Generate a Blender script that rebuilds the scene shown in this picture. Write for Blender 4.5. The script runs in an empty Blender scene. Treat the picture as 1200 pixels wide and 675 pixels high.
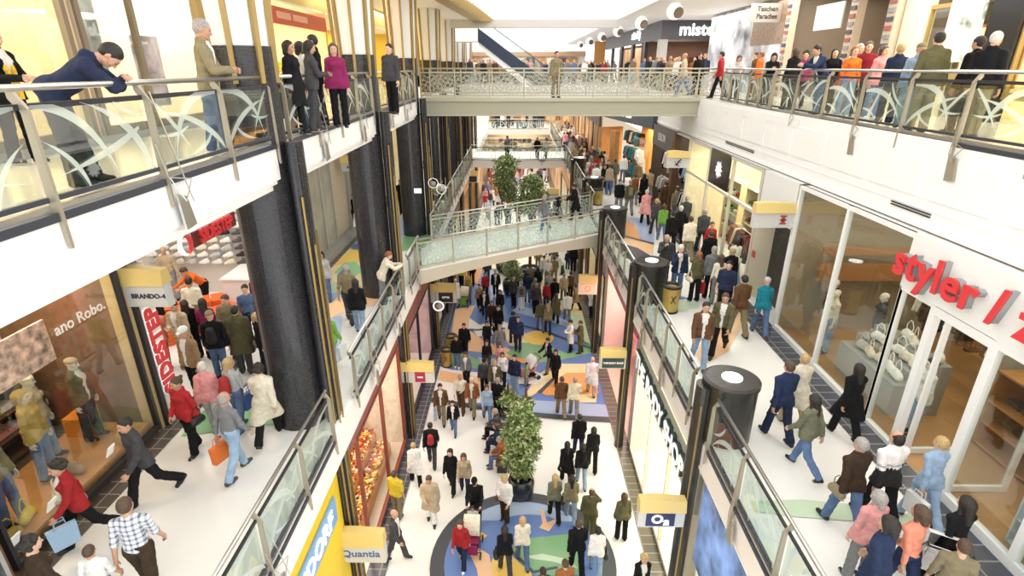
import bpy, math, random
import numpy as np
from mathutils import Matrix, Vector
import openvdb as vdb
random.seed(7); RNG = np.random.RandomState(7)
scene = bpy.context.scene
COL = scene.collection
R = math.radians

# ------------------------------------------------------------------ camera model (frame 1200 x 675)
FPX, VPX, VPY, CAMZ = 637.0, 608.0, 78.0, 12.4
PITCH = math.atan((337.5 - VPY) / FPX)
YAW = math.atan((VPX - 600) / FPX * math.cos(PITCH))
GF, L1, L2 = 0.0, 5.6, 11.2
def ray(px, py):
    cp, sp = math.cos(PITCH), math.sin(PITCH)
    x = (px - 600) / FPX; y = -(py - 337.5) / FPX
    d = (x, cp + y * sp, -sp + y * cp)
    c, s = math.cos(YAW), math.sin(YAW)
    return (c * d[0] - s * d[1], s * d[0] + c * d[1], d[2])
def P(px, py, z):
    d = ray(px, py); t = (z - CAMZ) / d[2]
    return (d[0] * t, d[1] * t, z)
cam = bpy.data.cameras.new('camera'); camo = bpy.data.objects.new('camera', cam); COL.objects.link(camo)
cam.sensor_width = 36; cam.lens = 36 * FPX / 1200; cam.clip_start = 0.05; cam.clip_end = 500
camo.location = (0, 0, CAMZ); camo.rotation_euler = (math.pi / 2 - PITCH, 0, YAW)
scene.camera = camo

# ------------------------------------------------------------------ materials
MATS = {}
def mat(name, col=(.8, .8, .8), rough=.5, metal=0, emit=0, noise=0, nscale=8, bump=0, objcol=False, spec=.5, emitcol=None, mottle=None):
    if name in MATS: return MATS[name]
    m = bpy.data.materials.new(name); m.use_nodes = True; nt = m.node_tree
    b = nt.nodes['Principled BSDF']
    b.inputs['Base Color'].default_value = (*col, 1); b.inputs['Roughness'].default_value = rough
    b.inputs['Metallic'].default_value = metal; b.inputs['Specular IOR Level'].default_value = spec
    if emit:
        b.inputs['Emission Color'].default_value = (*(emitcol or col), 1); b.inputs['Emission Strength'].default_value = emit
    src = None
    if objcol:
        oi = nt.nodes.new('ShaderNodeObjectInfo'); src = oi.outputs['Color']
        nt.links.new(src, b.inputs['Base Color'])
    if noise:
        tc = nt.nodes.new('ShaderNodeTexCoord')
        n = nt.nodes.new('ShaderNodeTexNoise'); n.inputs['Scale'].default_value = nscale; n.inputs['Detail'].default_value = 4
        nt.links.new(tc.outputs['Object'], n.inputs['Vector'])
        mr = nt.nodes.new('ShaderNodeMapRange'); mr.inputs['From Min'].default_value = .3; mr.inputs['From Max'].default_value = .7
        mr.inputs['To Min'].default_value = 1 - noise; mr.inputs['To Max'].default_value = 1 + noise
        nt.links.new(n.outputs['Fac'], mr.inputs['Value'])
        mx = nt.nodes.new('ShaderNodeVectorMath'); mx.operation = 'SCALE'
        if src is not None: nt.links.new(src, mx.inputs[0])
        else: mx.inputs[0].default_value = col
        nt.links.new(mr.outputs[0], mx.inputs['Scale']); nt.links.new(mx.outputs[0], b.inputs['Base Color'])
        if bump:
            bp = nt.nodes.new('ShaderNodeBump'); bp.inputs['Strength'].default_value = bump; bp.inputs['Distance'].default_value = .01
            nt.links.new(n.outputs['Fac'], bp.inputs['Height']); nt.links.new(bp.outputs[0], b.inputs['Normal'])
    MATS[name] = m; return m
def tiles(name, c1, c2, grout, w, h, rough=.3, mortar=.02, axes='XY', metal=0, squash=0):
    if name in MATS: return MATS[name]
    m = bpy.data.materials.new(name); m.use_nodes = True; nt = m.node_tree; b = nt.nodes['Principled BSDF']
    tc = nt.nodes.new('ShaderNodeTexCoord'); br = nt.nodes.new('ShaderNodeTexBrick')
    br.inputs['Color1'].default_value = (*c1, 1); br.inputs['Color2'].default_value = (*c2, 1); br.inputs['Mortar'].default_value = (*grout, 1)
    br.inputs['Scale'].default_value = 1; br.inputs['Brick Width'].default_value = w; br.inputs['Row Height'].default_value = h
    br.inputs['Mortar Size'].default_value = mortar * min(w, h); br.offset = squash
    sp = nt.nodes.new('ShaderNodeSeparateXYZ'); cb = nt.nodes.new('ShaderNodeCombineXYZ')
    nt.links.new(tc.outputs['Object'], sp.inputs[0])
    if axes == 'RZ':   # around a column: angle and height
        at = nt.nodes.new('ShaderNodeMath'); at.operation = 'ARCTAN2'
        nt.links.new(sp.outputs['Y'], at.inputs[0]); nt.links.new(sp.outputs['X'], at.inputs[1])
        ml = nt.nodes.new('ShaderNodeMath'); ml.operation = 'MULTIPLY'; ml.inputs[1].default_value = .58
        nt.links.new(at.outputs[0], ml.inputs[0]); nt.links.new(ml.outputs[0], cb.inputs[0]); nt.links.new(sp.outputs['Z'], cb.inputs[1])
    else:
        nt.links.new(sp.outputs[axes[0]], cb.inputs[0]); nt.links.new(sp.outputs[axes[1]], cb.inputs[1])
    nt.links.new(cb.outputs[0], br.inputs['Vector']); nt.links.new(br.outputs['Color'], b.inputs['Base Color'])
    b.inputs['Roughness'].default_value = rough; b.inputs['Metallic'].default_value = metal
    MATS[name] = m; return m
def glass(name, tint=(.93, .97, .95), refl=.12, rough=.02):
    if name in MATS: return MATS[name]
    m = bpy.data.materials.new(name); m.use_nodes = True; nt = m.node_tree; nt.nodes.clear()
    o = nt.nodes.new('ShaderNodeOutputMaterial'); t = nt.nodes.new('ShaderNodeBsdfTransparent'); g = nt.nodes.new('ShaderNodeBsdfGlossy')
    mx = nt.nodes.new('ShaderNodeMixShader'); lw = nt.nodes.new('ShaderNodeLayerWeight'); mr = nt.nodes.new('ShaderNodeMapRange')
    lw.inputs['Blend'].default_value = .35; t.inputs['Color'].default_value = (*tint, 1); g.inputs['Roughness'].default_value = rough
    mr.inputs['To Min'].default_value = refl * .3; mr.inputs['To Max'].default_value = min(.9, refl * 3.2)
    nt.links.new(lw.outputs['Fresnel'], mr.inputs['Value']); nt.links.new(mr.outputs[0], mx.inputs['Fac'])
    nt.links.new(t.outputs[0], mx.inputs[1]); nt.links.new(g.outputs[0], mx.inputs[2]); nt.links.new(mx.outputs[0], o.inputs['Surface'])
    MATS[name] = m; return m
def frost(name, col=(.85, .9, .9), alpha=.6):
    if name in MATS: return MATS[name]
    m = bpy.data.materials.new(name); m.use_nodes = True; nt = m.node_tree; nt.nodes.clear()
    o = nt.nodes.new('ShaderNodeOutputMaterial'); t = nt.nodes.new('ShaderNodeBsdfTransparent'); d = nt.nodes.new('ShaderNodeBsdfDiffuse')
    tr = nt.nodes.new('ShaderNodeBsdfTranslucent'); m2 = nt.nodes.new('ShaderNodeMixShader'); mx = nt.nodes.new('ShaderNodeMixShader')
    d.inputs[0].default_value = (*col, 1); tr.inputs[0].default_value = (*col, 1); mx.inputs[0].default_value = alpha
    nt.links.new(d.outputs[0], m2.inputs[1]); nt.links.new(tr.outputs[0], m2.inputs[2])
    nt.links.new(t.outputs[0], mx.inputs[1]); nt.links.new(m2.outputs[0], mx.inputs[2]); nt.links.new(mx.outputs[0], o.inputs['Surface'])
    MATS[name] = m; return m

# ------------------------------------------------------------------ mesh builder
class MB:
    def __init__(s): s.v = []; s.f = []; s.m = []
    def add(s, vs, fs, mi=0):
        o = len(s.v); s.v += [tuple(v) for v in vs]; s.f += [tuple(i + o for i in f) for f in fs]; s.m += [mi] * len(fs); return s
    def box(s, x0, x1, y0, y1, z0, z1, mi=0):
        if x0 > x1: x0, x1 = x1, x0
        if y0 > y1: y0, y1 = y1, y0
        if z0 > z1: z0, z1 = z1, z0
        return s.add([(x0,y0,z0),(x1,y0,z0),(x1,y1,z0),(x0,y1,z0),(x0,y0,z1),(x1,y0,z1),(x1,y1,z1),(x0,y1,z1)],
                     [(3,2,1,0),(4,5,6,7),(0,1,5,4),(1,2,6,5),(2,3,7,6),(3,0,4,7)], mi)
    def cbox(s, c, d, mi=0, rz=0, M=None):
        vs = [Vector((x * d[0] / 2, y * d[1] / 2, z * d[2] / 2)) for z in (-1, 1) for y in (-1, 1) for x in (-1, 1)]
        T = (M or Matrix.Rotation(rz, 4, 'Z')); vs = [T @ v + Vector(c) for v in vs]
        return s.add(vs, [(0,2,3,1),(4,5,7,6),(0,1,5,4),(1,3,7,5),(3,2,6,7),(2,0,4,6)], mi)
    def tube(s, p, q, r, n=8, mi=0, r2=None, caps=True):
        p, q = Vector(p), Vector(q); d = (q - p); r2 = r if r2 is None else r2
        if d.length < 1e-6: return s
        u = d.normalized().orthogonal().normalized(); w = d.normalized().cross(u)
        vs = [c + (u * math.cos(2*math.pi*i/n) + w * math.sin(2*math.pi*i/n)) * rr for c, rr in ((p, r), (q, r2)) for i in range(n)]
        fs = [(i, (i+1) % n, n + (i+1) % n, n + i) for i in range(n)]
        if caps: fs += [tuple(reversed(range(n))), tuple(range(n, 2*n))]
        return s.add(vs, fs, mi)
    def path(s, pts, r, n=6, mi=0):
        for a, b in zip(pts[:-1], pts[1:]): s.tube(a, b, r, n, mi)
        return s
    def lathe(s, prof, c=(0,0,0), n=20, mi=0, sx=1, sy=1):
        vs = []; fs = []; k = len(prof)
        for i in range(n):
            a = 2*math.pi*i/n
            for r, z in prof: vs.append((c[0] + r*sx*math.cos(a), c[1] + r*sy*math.sin(a), c[2] + z))
        for i in range(n):
            j = (i+1) % n
            for t in range(k-1): fs.append((i*k+t, j*k+t, j*k+t+1, i*k+t+1))
        return s.add(vs, fs, mi)
    def disc(s, c, r, n=24, mi=0):
        return s.add([(c[0] + r*math.cos(2*math.pi*i/n), c[1] + r*math.sin(2*math.pi*i/n), c[2]) for i in range(n)], [tuple(range(n))], mi)
    def poly(s, pts, mi=0): return s.add(pts, [tuple(range(len(pts)))], mi)
    def prism(s, pts, d, mi=0):   # polygon pushed along vector d
        n = len(pts); d = Vector(d); a = [Vector(p) for p in pts]
        return s.add(a + [p + d for p in a], [tuple(reversed(range(n))), tuple(range(n, 2*n))] + [(i, (i+1) % n, n+(i+1) % n, n+i) for i in range(n)], mi)
    def mesh(s, name, mats):
        me = bpy.data.meshes.new(name); me.from_pydata(s.v, [], s.f)
        for m in (mats if isinstance(mats, (list, tuple)) else [mats]): me.materials.append(m)
        me.polygons.foreach_set('material_index', s.m); me.update(); return me
    def build(s, name, mats, parent=None, loc=None, smooth=False):
        me = s.mesh(name, mats)
        if smooth: me.polygons.foreach_set('use_smooth', [True] * len(me.polygons))
        o = bpy.data.objects.new(name, me); COL.objects.link(o)
        if parent: o.parent = parent
        if loc: o.location = loc
        return o
def B(x0, x1, y0, y1, z0, z1): return MB().box(x0, x1, y0, y1, z0, z1)
def empty(name, loc=(0,0,0), rz=0, label=None, cat=None, group=None):
    o = bpy.data.objects.new(name, None); COL.objects.link(o); o.location = loc; o.rotation_euler = (0, 0, rz); o.empty_display_size = .1
    if label: tag(o, label, cat, group)
    return o
def tag(o, label=None, cat=None, group=None, kind=None):
    if label: o['label'] = label
    if cat: o['category'] = cat
    if group: o['group'] = group
    if kind: o['kind'] = kind
    return o
def struct(name, mb, m, **k): return tag(mb.build(name, m, **k), kind='structure')
def copy_tree(o, parent=None):
    c = o.copy(); COL.objects.link(c)
    if parent: c.parent = parent
    for ch in list(o.children): copy_tree(ch, c)
    return c
def text_mesh(txt, size, depth, bold=0.0, sp=1.0, align='CENTER'):
    cu = bpy.data.curves.new('lettering', 'FONT'); cu.body = txt; cu.size = size; cu.extrude = depth; cu.offset = bold
    cu.align_x = align; cu.align_y = 'CENTER'; cu.space_character = sp; cu.resolution_u = 3
    o = bpy.data.objects.new('lettering', cu); COL.objects.link(o)
    bpy.context.view_layer.update(); dg = bpy.context.evaluated_depsgraph_get()
    me = bpy.data.meshes.new_from_object(o.evaluated_get(dg)); bpy.data.objects.remove(o); bpy.data.curves.remove(cu); return me
def text(txt, size, m, M, parent=None, depth=.01, bold=0.0, sp=1.0, name='lettering', sx=1.0):
    me = text_mesh(txt, size, depth, bold, sp); me.materials.clear(); me.materials.append(m)
    o = bpy.data.objects.new(name, me); COL.objects.link(o)
    if parent: o.parent = parent
    o.matrix_local = M @ Matrix.Diagonal((sx, 1, 1, 1)); return o
def facing(loc, nrm, up=(0,0,1), roll=0):   # text frame: reads left to right seen from the side nrm points to
    n = Vector(nrm).normalized(); u = Vector(up); x = u.cross(n).normalized(); y = n.cross(x)
    M = Matrix((x, y, n)).transposed().to_4x4(); M.translation = Vector(loc)
    return M @ Matrix.Rotation(roll, 4, 'Z')
# ------------------------------------------------------------------ figures: distance fields turned into surfaces
class Field:
    def __init__(s, lo, hi, vox):
        s.vox = vox; s.lo = np.array(lo, np.float32) - 2*vox
        s.n = np.ceil((np.array(hi) + 2*vox - s.lo) / vox).astype(int) + 1
        s.d = np.full(s.n, 1.0, np.float32)
    def _win(s, a, b):
        i0 = np.maximum(((np.array(a) - s.lo) / s.vox).astype(int), 0); i1 = np.minimum(((np.array(b) - s.lo) / s.vox).astype(int) + 2, s.n)
        sl = tuple(slice(int(p), int(max(q, p+1))) for p, q in zip(i0, i1))
        ax = [s.lo[k] + s.vox * np.arange(sl[k].start, sl[k].stop, dtype=np.float32) for k in range(3)]
        return sl, np.meshgrid(*ax, indexing='ij', sparse=True)
    def _u(s, sl, e, k):
        d = s.d[sl]
        if e.shape != d.shape: return
        h = np.clip(.5 + .5*(d - e)/k, 0, 1); s.d[sl] = d*(1-h) + e*h - k*h*(1-h)
    def cone(s, a, b, ra, rb, k=.02, flat=None):
        a = np.array(a, float); b = np.array(b, float); m = max(ra, rb) + k + .03
        sl, (X, Y, Z) = s._win(np.minimum(a, b) - m, np.maximum(a, b) + m)
        ab = b - a; L = max(float(ab @ ab), 1e-9)
        t = np.clip(((X-a[0])*ab[0] + (Y-a[1])*ab[1] + (Z-a[2])*ab[2]) / L, 0, 1)
        e = np.sqrt((X-a[0]-t*ab[0])**2 + (Y-a[1]-t*ab[1])**2 + (Z-a[2]-t*ab[2])**2) - (ra + (rb-ra)*t)
        s._u(sl, e.astype(np.float32), k)
    def ell(s, c, r, k=.03, M=None):
        c = np.array(c, float); m = max(r) + k + .03
        sl, (X, Y, Z) = s._win(c - m, c + m)
        x, y, z = X-c[0], Y-c[1], Z-c[2]
        if M is not None:
            x, y, z = (M[0][0]*x + M[1][0]*y + M[2][0]*z, M[0][1]*x + M[1][1]*y + M[2][1]*z, M[0][2]*x + M[1][2]*y + M[2][2]*z)
        q = np.sqrt((x/r[0])**2 + (y/r[1])**2 + (z/r[2])**2) + 1e-6
        g = np.sqrt((x/r[0]**2)**2 + (y/r[1]**2)**2 + (z/r[2]**2)**2) + 1e-6
        s._u(sl, (q*(q-1)/g).astype(np.float32), k)
    def grid(s):
        ax = [s.lo[k] + s.vox*np.arange(s.n[k], dtype=np.float32) for k in range(3)]
        return np.meshgrid(*ax, indexing='ij', sparse=True)
    def mesh(s, adapt=.0):
        g = vdb.FloatGrid(background=float(3*s.vox)); g.copyFromArray(np.clip(s.d, -3*s.vox, 3*s.vox))
        p, t, q = g.convertToPolygons(0.0, adapt)
        return p.astype(np.float32)*s.vox + s.lo, t, q
def raw_mesh(name, parts, mats, midx=None):
    V = []; F = []; o = 0
    for p, t, q in parts:
        V.append(p); F += [tuple(int(i)+o for i in r[::-1]) for r in t] + [tuple(int(i)+o for i in r[::-1]) for r in q]; o += len(p)
    me = bpy.data.meshes.new(name); me.from_pydata(np.concatenate(V).tolist(), [], F)
    for m in mats: me.materials.append(m)
    if midx is not None:
        n = len(me.polygons); c = np.zeros(n*3, np.float32); me.polygons.foreach_get('center', c); me.polygons.foreach_set('material_index', midx(c.reshape(-1, 3)).astype(np.int32))
    me.polygons.foreach_set('use_smooth', [True]*len(me.polygons)); me.update(); return me

def rotx(a): c, s = math.cos(a), math.sin(a); return np.array([[1,0,0],[0,c,-s],[0,s,c]])
def roty(a): c, s = math.cos(a), math.sin(a); return np.array([[c,0,s],[0,1,0],[-s,0,c]])
def rotz(a): c, s = math.cos(a), math.sin(a); return np.array([[c,-s,0],[s,c,0],[0,0,1]])

# a head once (fine), facing +Y, origin at the base of the skull
def head_parts():
    f = Field((-.1, -.12, -.1), (.1, .16, .2), .0065)
    f.ell((0, -.012, .085), (.076, .094, .088), .01)
    f.ell((0, .022, .045), (.062, .07, .082), .03)
    f.ell((0, .052, -.018), (.034, .034, .028), .03)         # chin
    f.cone((-.045, .02, -.01), (-.012, .06, -.024), .02, .018, .02); f.cone((.045, .02, -.01), (.012, .06, -.024), .02, .018, .02)
    f.cone((0, .088, .068), (0, .107, .034), .008, .0135, .012); f.ell((0, .098, .034), (.017, .011, .009), .008)    # nose
    f.cone((-.024, .084, .083), (.024, .084, .083), .011, .011, .012)   # brow
    f.cone((-.018, .086, .004), (.018, .086, .004), .008, .008, .006); f.cone((-.014, .085, -.007), (.014, .085, -.007), .008, .008, .005)
    for s in (-1, 1):
        f.ell((s*.079, -.008, .052), (.01, .02, .033), .006)
        f.ell((s*.04, .066, .03), (.02, .02, .022), .02)
    f.cone((0, -.02, -.09), (0, -.01, .02), .054, .052, .03)
    return f.mesh(.02)
def hand_parts(curl=.55):   # right hand: wrist at origin, fingers run down -Z, palm faces -X (towards the thigh), thumb to +Y
    f = Field((-.08, -.06, -.2), (.04, .07, .02), .0048)
    f.cone((0, 0, .015), (0, 0, -.02), .024, .026, .01)
    for k, y in enumerate((.028, .009, -.010, -.028)):
        f.cone((0, y*.6, -.015), (0, y, -.085), .013, .011, .012)
        L = (.042, .047, .043, .033)[k]; a = curl*(.5 + .12*k); p = np.array((-.002, y, -.085)); r = .0092
        for seg, fr in enumerate((1, .62, .5)):
            q = p + np.array((-math.sin(a), 0, -math.cos(a)))*L*fr
            f.cone(p, q, r, r*.92, .0015); p = q; a += curl*.9; r *= .92
    f.cone((-.004, .018, -.02), (-.014, .045, -.055), .014, .0115, .012); f.cone((-.014, .045, -.055), (-.024, .052, -.088), .011, .009, .002)
    return f.mesh(.02)
HEAD = head_parts(); HAND = hand_parts(); FIST = hand_parts(1.25)
def xf(part, M, off, mirror=False, sc=1.0):
    p = part[0].copy()
    if mirror:
        p[:, 0] *= -1
        return (p*sc) @ M.T.astype(np.float32) + np.array(off, np.float32), part[1][:, ::-1], part[2][:, ::-1]
    return (p*sc) @ M.T.astype(np.float32) + np.array(off, np.float32), part[1], part[2]

# pose: lean, legs (swing, knee) L/R in degrees, arms (forward, outward, elbow, inward twist) L/R, head (pitch, yaw)
POSES = dict(
 walk=dict(lean=3, legs=((17, 5), (-14, 16)), arms=((-14, 7, 12, 0), (15, 7, 20, 10)), head=(6, 0), foot=((0,), (1,))),
 stride=dict(lean=5, legs=((-20, 28), (20, 4)), arms=((20, 7, 28, 10), (-18, 8, 14, 0)), head=(8, 8)),
 stroll=dict(lean=2, legs=((10, 4), (-8, 9)), arms=((-10, 7, 12, 0), (8, 8, 62, 30)), head=(12, -10)),
 stand=dict(lean=1, legs=((3, 2), (-3, 2)), arms=((3, 8, 12, 6), (-3, 8, 10, 0)), head=(8, 0)),
 shift=dict(lean=2, legs=((8, 10), (-4, 1)), arms=((8, 9, 30, 14), (14, 8, 95, 42)), head=(14, 15)),
 phone=dict(lean=2, legs=((4, 4), (-4, 1)), arms=((4, 8, 14, 4), (48, 14, 128, 32)), head=(12, 6)),
 hold=dict(lean=3, legs=((4, 3), (-6, 3)), arms=((24, 8, 78, 38), (24, 8, 78, 38)), head=(18, 0)),
 push=dict(lean=9, legs=((14, 6), (-14, 14)), arms=((36, 8, 38, 10), (36, 8, 38, 10)), head=(12, 0)),
 rail=dict(lean=24, legs=((6, 5), (-4, 3)), arms=((52, 10, 60, 34), (52, 10, 60, 34)), head=(18, 0)),
 droop=dict(lean=54, legs=((12, 4), (2, 2)), arms=((44, 8, 92, 58), (44, 8, 92, 58)), head=(52, 0)),
 sit=dict(lean=12, legs=((86, 84), (82, 78)), arms=((30, 8, 58, 30), (30, 8, 58, 30)), head=(14, 0), seat=True),
 bend=dict(lean=42, legs=((10, 8), (-6, 6)), arms=((52, 8, 26, 10), (44, 8, 30, 10)), head=(26, 0)),
)
def skeleton(pose, fem):
    p = POSES[pose]; J = {}
    sw = .15 if fem else .178; hw = .095 if fem else .09
    TL, CL = .43, .41
    feet = []
    ln = R(p['lean']); low = 1e9
    hip = np.array((0., 0., 0.))
    for i, s in enumerate((-1, 1)):
        a, kn = p['legs'][i]; a = R(a); kn = R(kn)
        h = hip + np.array((s*hw, 0, 0)); k = h + np.array((s*.005, math.sin(a)*TL, -math.cos(a)*TL))
        b = a - kn; an = k + np.array((0, math.sin(b)*CL, -math.cos(b)*CL))
        fa = 0 if not p.get('seat') and kn < R(18) else max(-.9, b*.75) if not p.get('seat') else 0.
        J['h%d'%i], J['k%d'%i], J['a%d'%i] = h, k, an; J['fa%d'%i] = fa
        toe = an + np.array((s*.02, math.cos(fa)*.14, math.sin(fa)*.14 - .045)); J['t%d'%i] = toe
        low = min(low, an[2] - .085, toe[2] - .04)
    S = rotx(-ln)   # leaning forwards = rotate about X so +Z goes to +Y
    up = S @ np.array((0, 0, 1.)); fw = S @ np.array((0, 1., 0))
    J['pel'] = hip + np.array((0, 0, .05)); J['wst'] = hip + up*.2; J['chs'] = hip + up*.37; J['nck'] = hip + up*.53 - fw*.01
    hp, hy = p['head']; H = rotx(-ln*.35 - R(hp)) @ rotz(R(hy)); J['H'] = H
    J['hed'] = J['nck'] + ((S if p['lean'] < 35 else H) @ np.array((0, .012, .095))); J['S'] = S
    for i, s in enumerate((-1, 1)):
        f, o, e, tw = [R(x) for x in p['arms'][i]]
        sh = hip + S @ np.array((s*sw, -.005, .452))
        U = roty(-s*o) @ rotx(f)      # from straight down
        U = S @ rotx(0) @ U if p['lean'] < 20 else roty(-s*o) @ rotx(f)
        d = U @ np.array((0, 0, -1.)); el = sh + d*.285
        Fm = U @ rotz(s*tw) @ rotx(e); d2 = Fm @ np.array((0, 0, -1.)); wr = el + d2*.25
        J['s%d'%i], J['e%d'%i], J['w%d'%i], J['F%d'%i] = sh, el, wr, Fm
    off = np.array((0, 0, -low))
    for k in list(J):
        if isinstance(J[k], np.ndarray) and J[k].ndim == 1: J[k] = J[k] + off
    return J
SK = {}
def skel(pose, fem):
    if (pose, fem) not in SK: SK[(pose, fem)] = skeleton(pose, fem)
    return SK[(pose, fem)]
def bounds(J, m=.2):
    a = np.array([v for v in J.values() if isinstance(v, np.ndarray) and v.ndim == 1]); return a.min(0) - m, a.max(0) + m
def torso(f, J, fem, g):
    S = J['S']
    f.ell(J['pel'], (.158+g, .108+g, .11+g), .03, S)
    f.ell(J['wst'], ((.118 if fem else .138)+g, .098+g, .14+g), .05, S)
    f.ell(J['chs'], ((.128 if fem else .15)+g, .1+g, .14+g), .05, S)
    if fem:
        for s in (-1, 1): f.ell(J['chs'] + S @ np.array((s*.065, .085, .01)), (.055+g*.5, .045+g*.5, .055+g*.5), .025)
    for i in (0, 1): f.cone(J['s%d'%i], J['nck'] - S @ np.array((0, 0, .02)), .043+g*.8, .05+g*.6, .03)
    f.cone(J['chs'] + S @ np.array((0, -.01, .1)), J['nck'], .075+g, .055+g*.7, .04)
def arms(f, J, fem, g, cut=1.0, k=.03):
    q = .88 if fem else 1
    for i in (0, 1):
        f.cone(J['s%d'%i], J['e%d'%i], .046*q+g*.85, .039*q+g, k)
        f.cone(J['e%d'%i], J['e%d'%i] + (J['w%d'%i]-J['e%d'%i])*cut, .039*q+g, (.026*q if cut > .6 else .034*q)+g, .02)
def legs(f, J, g, flare=0, kt=.03, full=1.0):
    for i in (0, 1):
        f.cone(J['h%d'%i], J['k%d'%i], .083+g, .054+g+flare*.3, kt)
        d = J['a%d'%i]-J['k%d'%i]
        f.cone(J['k%d'%i], J['k%d'%i]+d*full, .053+g+flare*.3, .037+g+flare, .02)
        if not flare: f.cone(J['k%d'%i]+d*.1-np.array((0, .018, 0)), J['k%d'%i]+d*.5-np.array((0, .02, 0)), .045+g*.7, .04+g*.7, .03)
def folds(f, amp, seed):
    X, Y, Z = f.grid(); r = np.random.RandomState(seed); a = r.rand(6)*6
    f.d += (amp*(np.sin(34*Z + 9*X + 5*np.sin(13*Y + a[0]) + a[1]) * np.sin(21*X + 17*Y + a[2]) + .6*np.sin(55*Z - 23*Y + 14*X + a[3]))).astype(np.float32)
PM = {}
def M_skin(): return mat('skin', objcol=True, rough=.55, noise=.05, nscale=30)
def M_cloth(): return mat('cloth', objcol=True, rough=.9, noise=.13, nscale=14, spec=.2, bump=.3)
def M_denim(): return mat('denim', objcol=True, rough=.95, noise=.22, nscale=5, spec=.1)
def M_hair(): return mat('hair', objcol=True, rough=.6, noise=.35, nscale=60)
def M_shoe(): return mat('shoe_leather', objcol=True, rough=.45)
def body_mesh(pose, fem, vox):
    key = ('body', pose, fem, vox)
    if key in PM: return PM[key]
    J = skel(pose, fem); lo, hi = bounds(J); f = Field(lo, hi, max(vox, .011))
    torso(f, J, fem, -.006); arms(f, J, fem, 0); legs(f, J, 0)
    f.cone(J['nck'] - J['S'] @ np.array((0,0,.03)), J['hed'] + J['H'] @ np.array((0, -.01, .03)), .056, .052, .02)
    for i in (0, 1):
        fa = J['fa%d'%i]; a = J['a%d'%i]; f.cone(a + np.array((0, -.03*math.cos(fa), -.045)), J['t%d'%i]-np.array((0,.02,0)), .028, .018, .03)
    parts = [f.mesh(.05)]
    parts.append(xf(HEAD, J['H'], J['hed']))
    hm = FIST if pose in ('push', 'rail', 'phone') else HAND
    if vox > .02: hm = HAND
    for i, s in enumerate((-1, 1)): parts.append(xf(hm, J['F%d'%i], J['w%d'%i], mirror=(s < 0), sc=.95 if fem else 1.03))
    Hi = np.linalg.inv(J['H'])
    def idx(c):
        l = (c - J['hed']) @ Hi.T; r = np.zeros(len(c))
        eye = (np.abs(np.abs(l[:, 0]) - .028) < .011) & (np.abs(l[:, 2] - .064) < .006) & (l[:, 1] > .055); r[eye] = 1
        r[(np.abs(np.abs(l[:, 0]) - .03) < .016) & (np.abs(l[:, 2] - .09) < .0035) & (l[:, 1] > .06)] = 1
        r[(np.abs(l[:, 0]) < .022) & (np.abs(l[:, 2] + .001) < .009) & (l[:, 1] > .075)] = 2
        return r
    me = raw_mesh('body', parts, [M_skin(), mat('eye_dark', (.05,.04,.035), .3), mat('lips', (.5,.2,.17), .5)], idx); PM[key] = me; return me
def top_mesh(pose, fem, kind, vox):
    key = ('top', pose, fem, kind, vox)
    if key in PM: return PM[key]
    J = skel(pose, fem); lo, hi = bounds(J, .22); f = Field(lo, hi, vox); S = J['S']
    g = dict(shirt=.012, tee=.012, jacket=.024, open=.024, coat=.032, hoody=.026, vest=.03)[kind]
    torso(f, J, fem, g)
    arms(f, J, fem, g*.9, cut={'tee': .01, 'vest': .01}.get(kind, .93))
    hemd = dict(shirt=-.02, tee=-.02, jacket=-.1, open=-.09, coat=-.38, hoody=-.07, vest=-.05)[kind]
    hp = (J['h0']+J['h1'])/2; up = S @ np.array((0, 0, 1.))
    if hemd < -.03:
        d = -up*.5 + np.array((0, 0, -.5)) if POSES[pose]['lean'] > 20 else np.array((0, 0, -1.))
        for i in (0, 1):
            t = min(1, -hemd/.42); lg = J['k%d'%i]-J['h%d'%i]
            f.cone(J['h%d'%i], J['h%d'%i] + lg*t + np.array(((-.02, .02)[i]*t*2, 0, 0)), .088+g, (.088+g+.03*t), .07)
        if kind == 'coat' and not POSES[pose].get('seat'):
            f.ell(hp - np.array((0, 0, .2)), (.17, .14, .24), .06)
    if kind in ('hoody',): f.cone(J['nck'] + S@np.array((-.06, -.075, -.01)), J['nck'] + S@np.array((.06, -.075, -.01)), .05, .05, .03)
    if kind in ('jacket', 'coat', 'open'): f.cone(J['nck'] + S@np.array((-.03, -.02, .01)), J['nck'] + S@np.array((.03, -.02, .01)), .06, .06, .02)
    folds(f, .0035 if kind != 'shirt' else .0028, hash(kind) % 99 if False else len(kind)*7)
    X, Y, Z = f.grid()
    # cut at the hem (plane) and around the neck
    if not POSES[pose].get('seat'):
        n = up if POSES[pose]['lean'] > 20 and hemd > -.2 else np.array((0, 0, 1.)); h0 = hp + n*hemd
        pl = -((X-h0[0])*n[0] + (Y-h0[1])*n[1] + (Z-h0[2])*n[2]); f.d = np.maximum(f.d, pl)
    nc = J['nck'] + S @ np.array((0, .03, .075)); nr = .078 if kind in ('shirt', 'tee') else .07
    f.d = np.maximum(f.d, nr - np.sqrt((X-nc[0])**2 + (Y-nc[1])**2 + (Z-nc[2])**2))
    if kind in ('open',):   # lapels: a V cut that narrows to the belly shows the shirt (second material)
        pass
    Si = np.linalg.inv(S); up0 = J['pel']
    def idx(c):
        l = (c - up0) @ Si.T; r = np.zeros(len(c))
        if kind == 'open':
            w = np.clip((l[:, 2] - .02)*.16, 0.012, .07) + .012
            r[(np.abs(l[:, 0]) < w) & (l[:, 1] > .05)] = 1
        return r
    me = raw_mesh('top', [f.mesh(.04)], [M_cloth(), mat('inner_shirt', (.75,.72,.7), .8)], idx); PM[key] = me; return me
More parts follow.
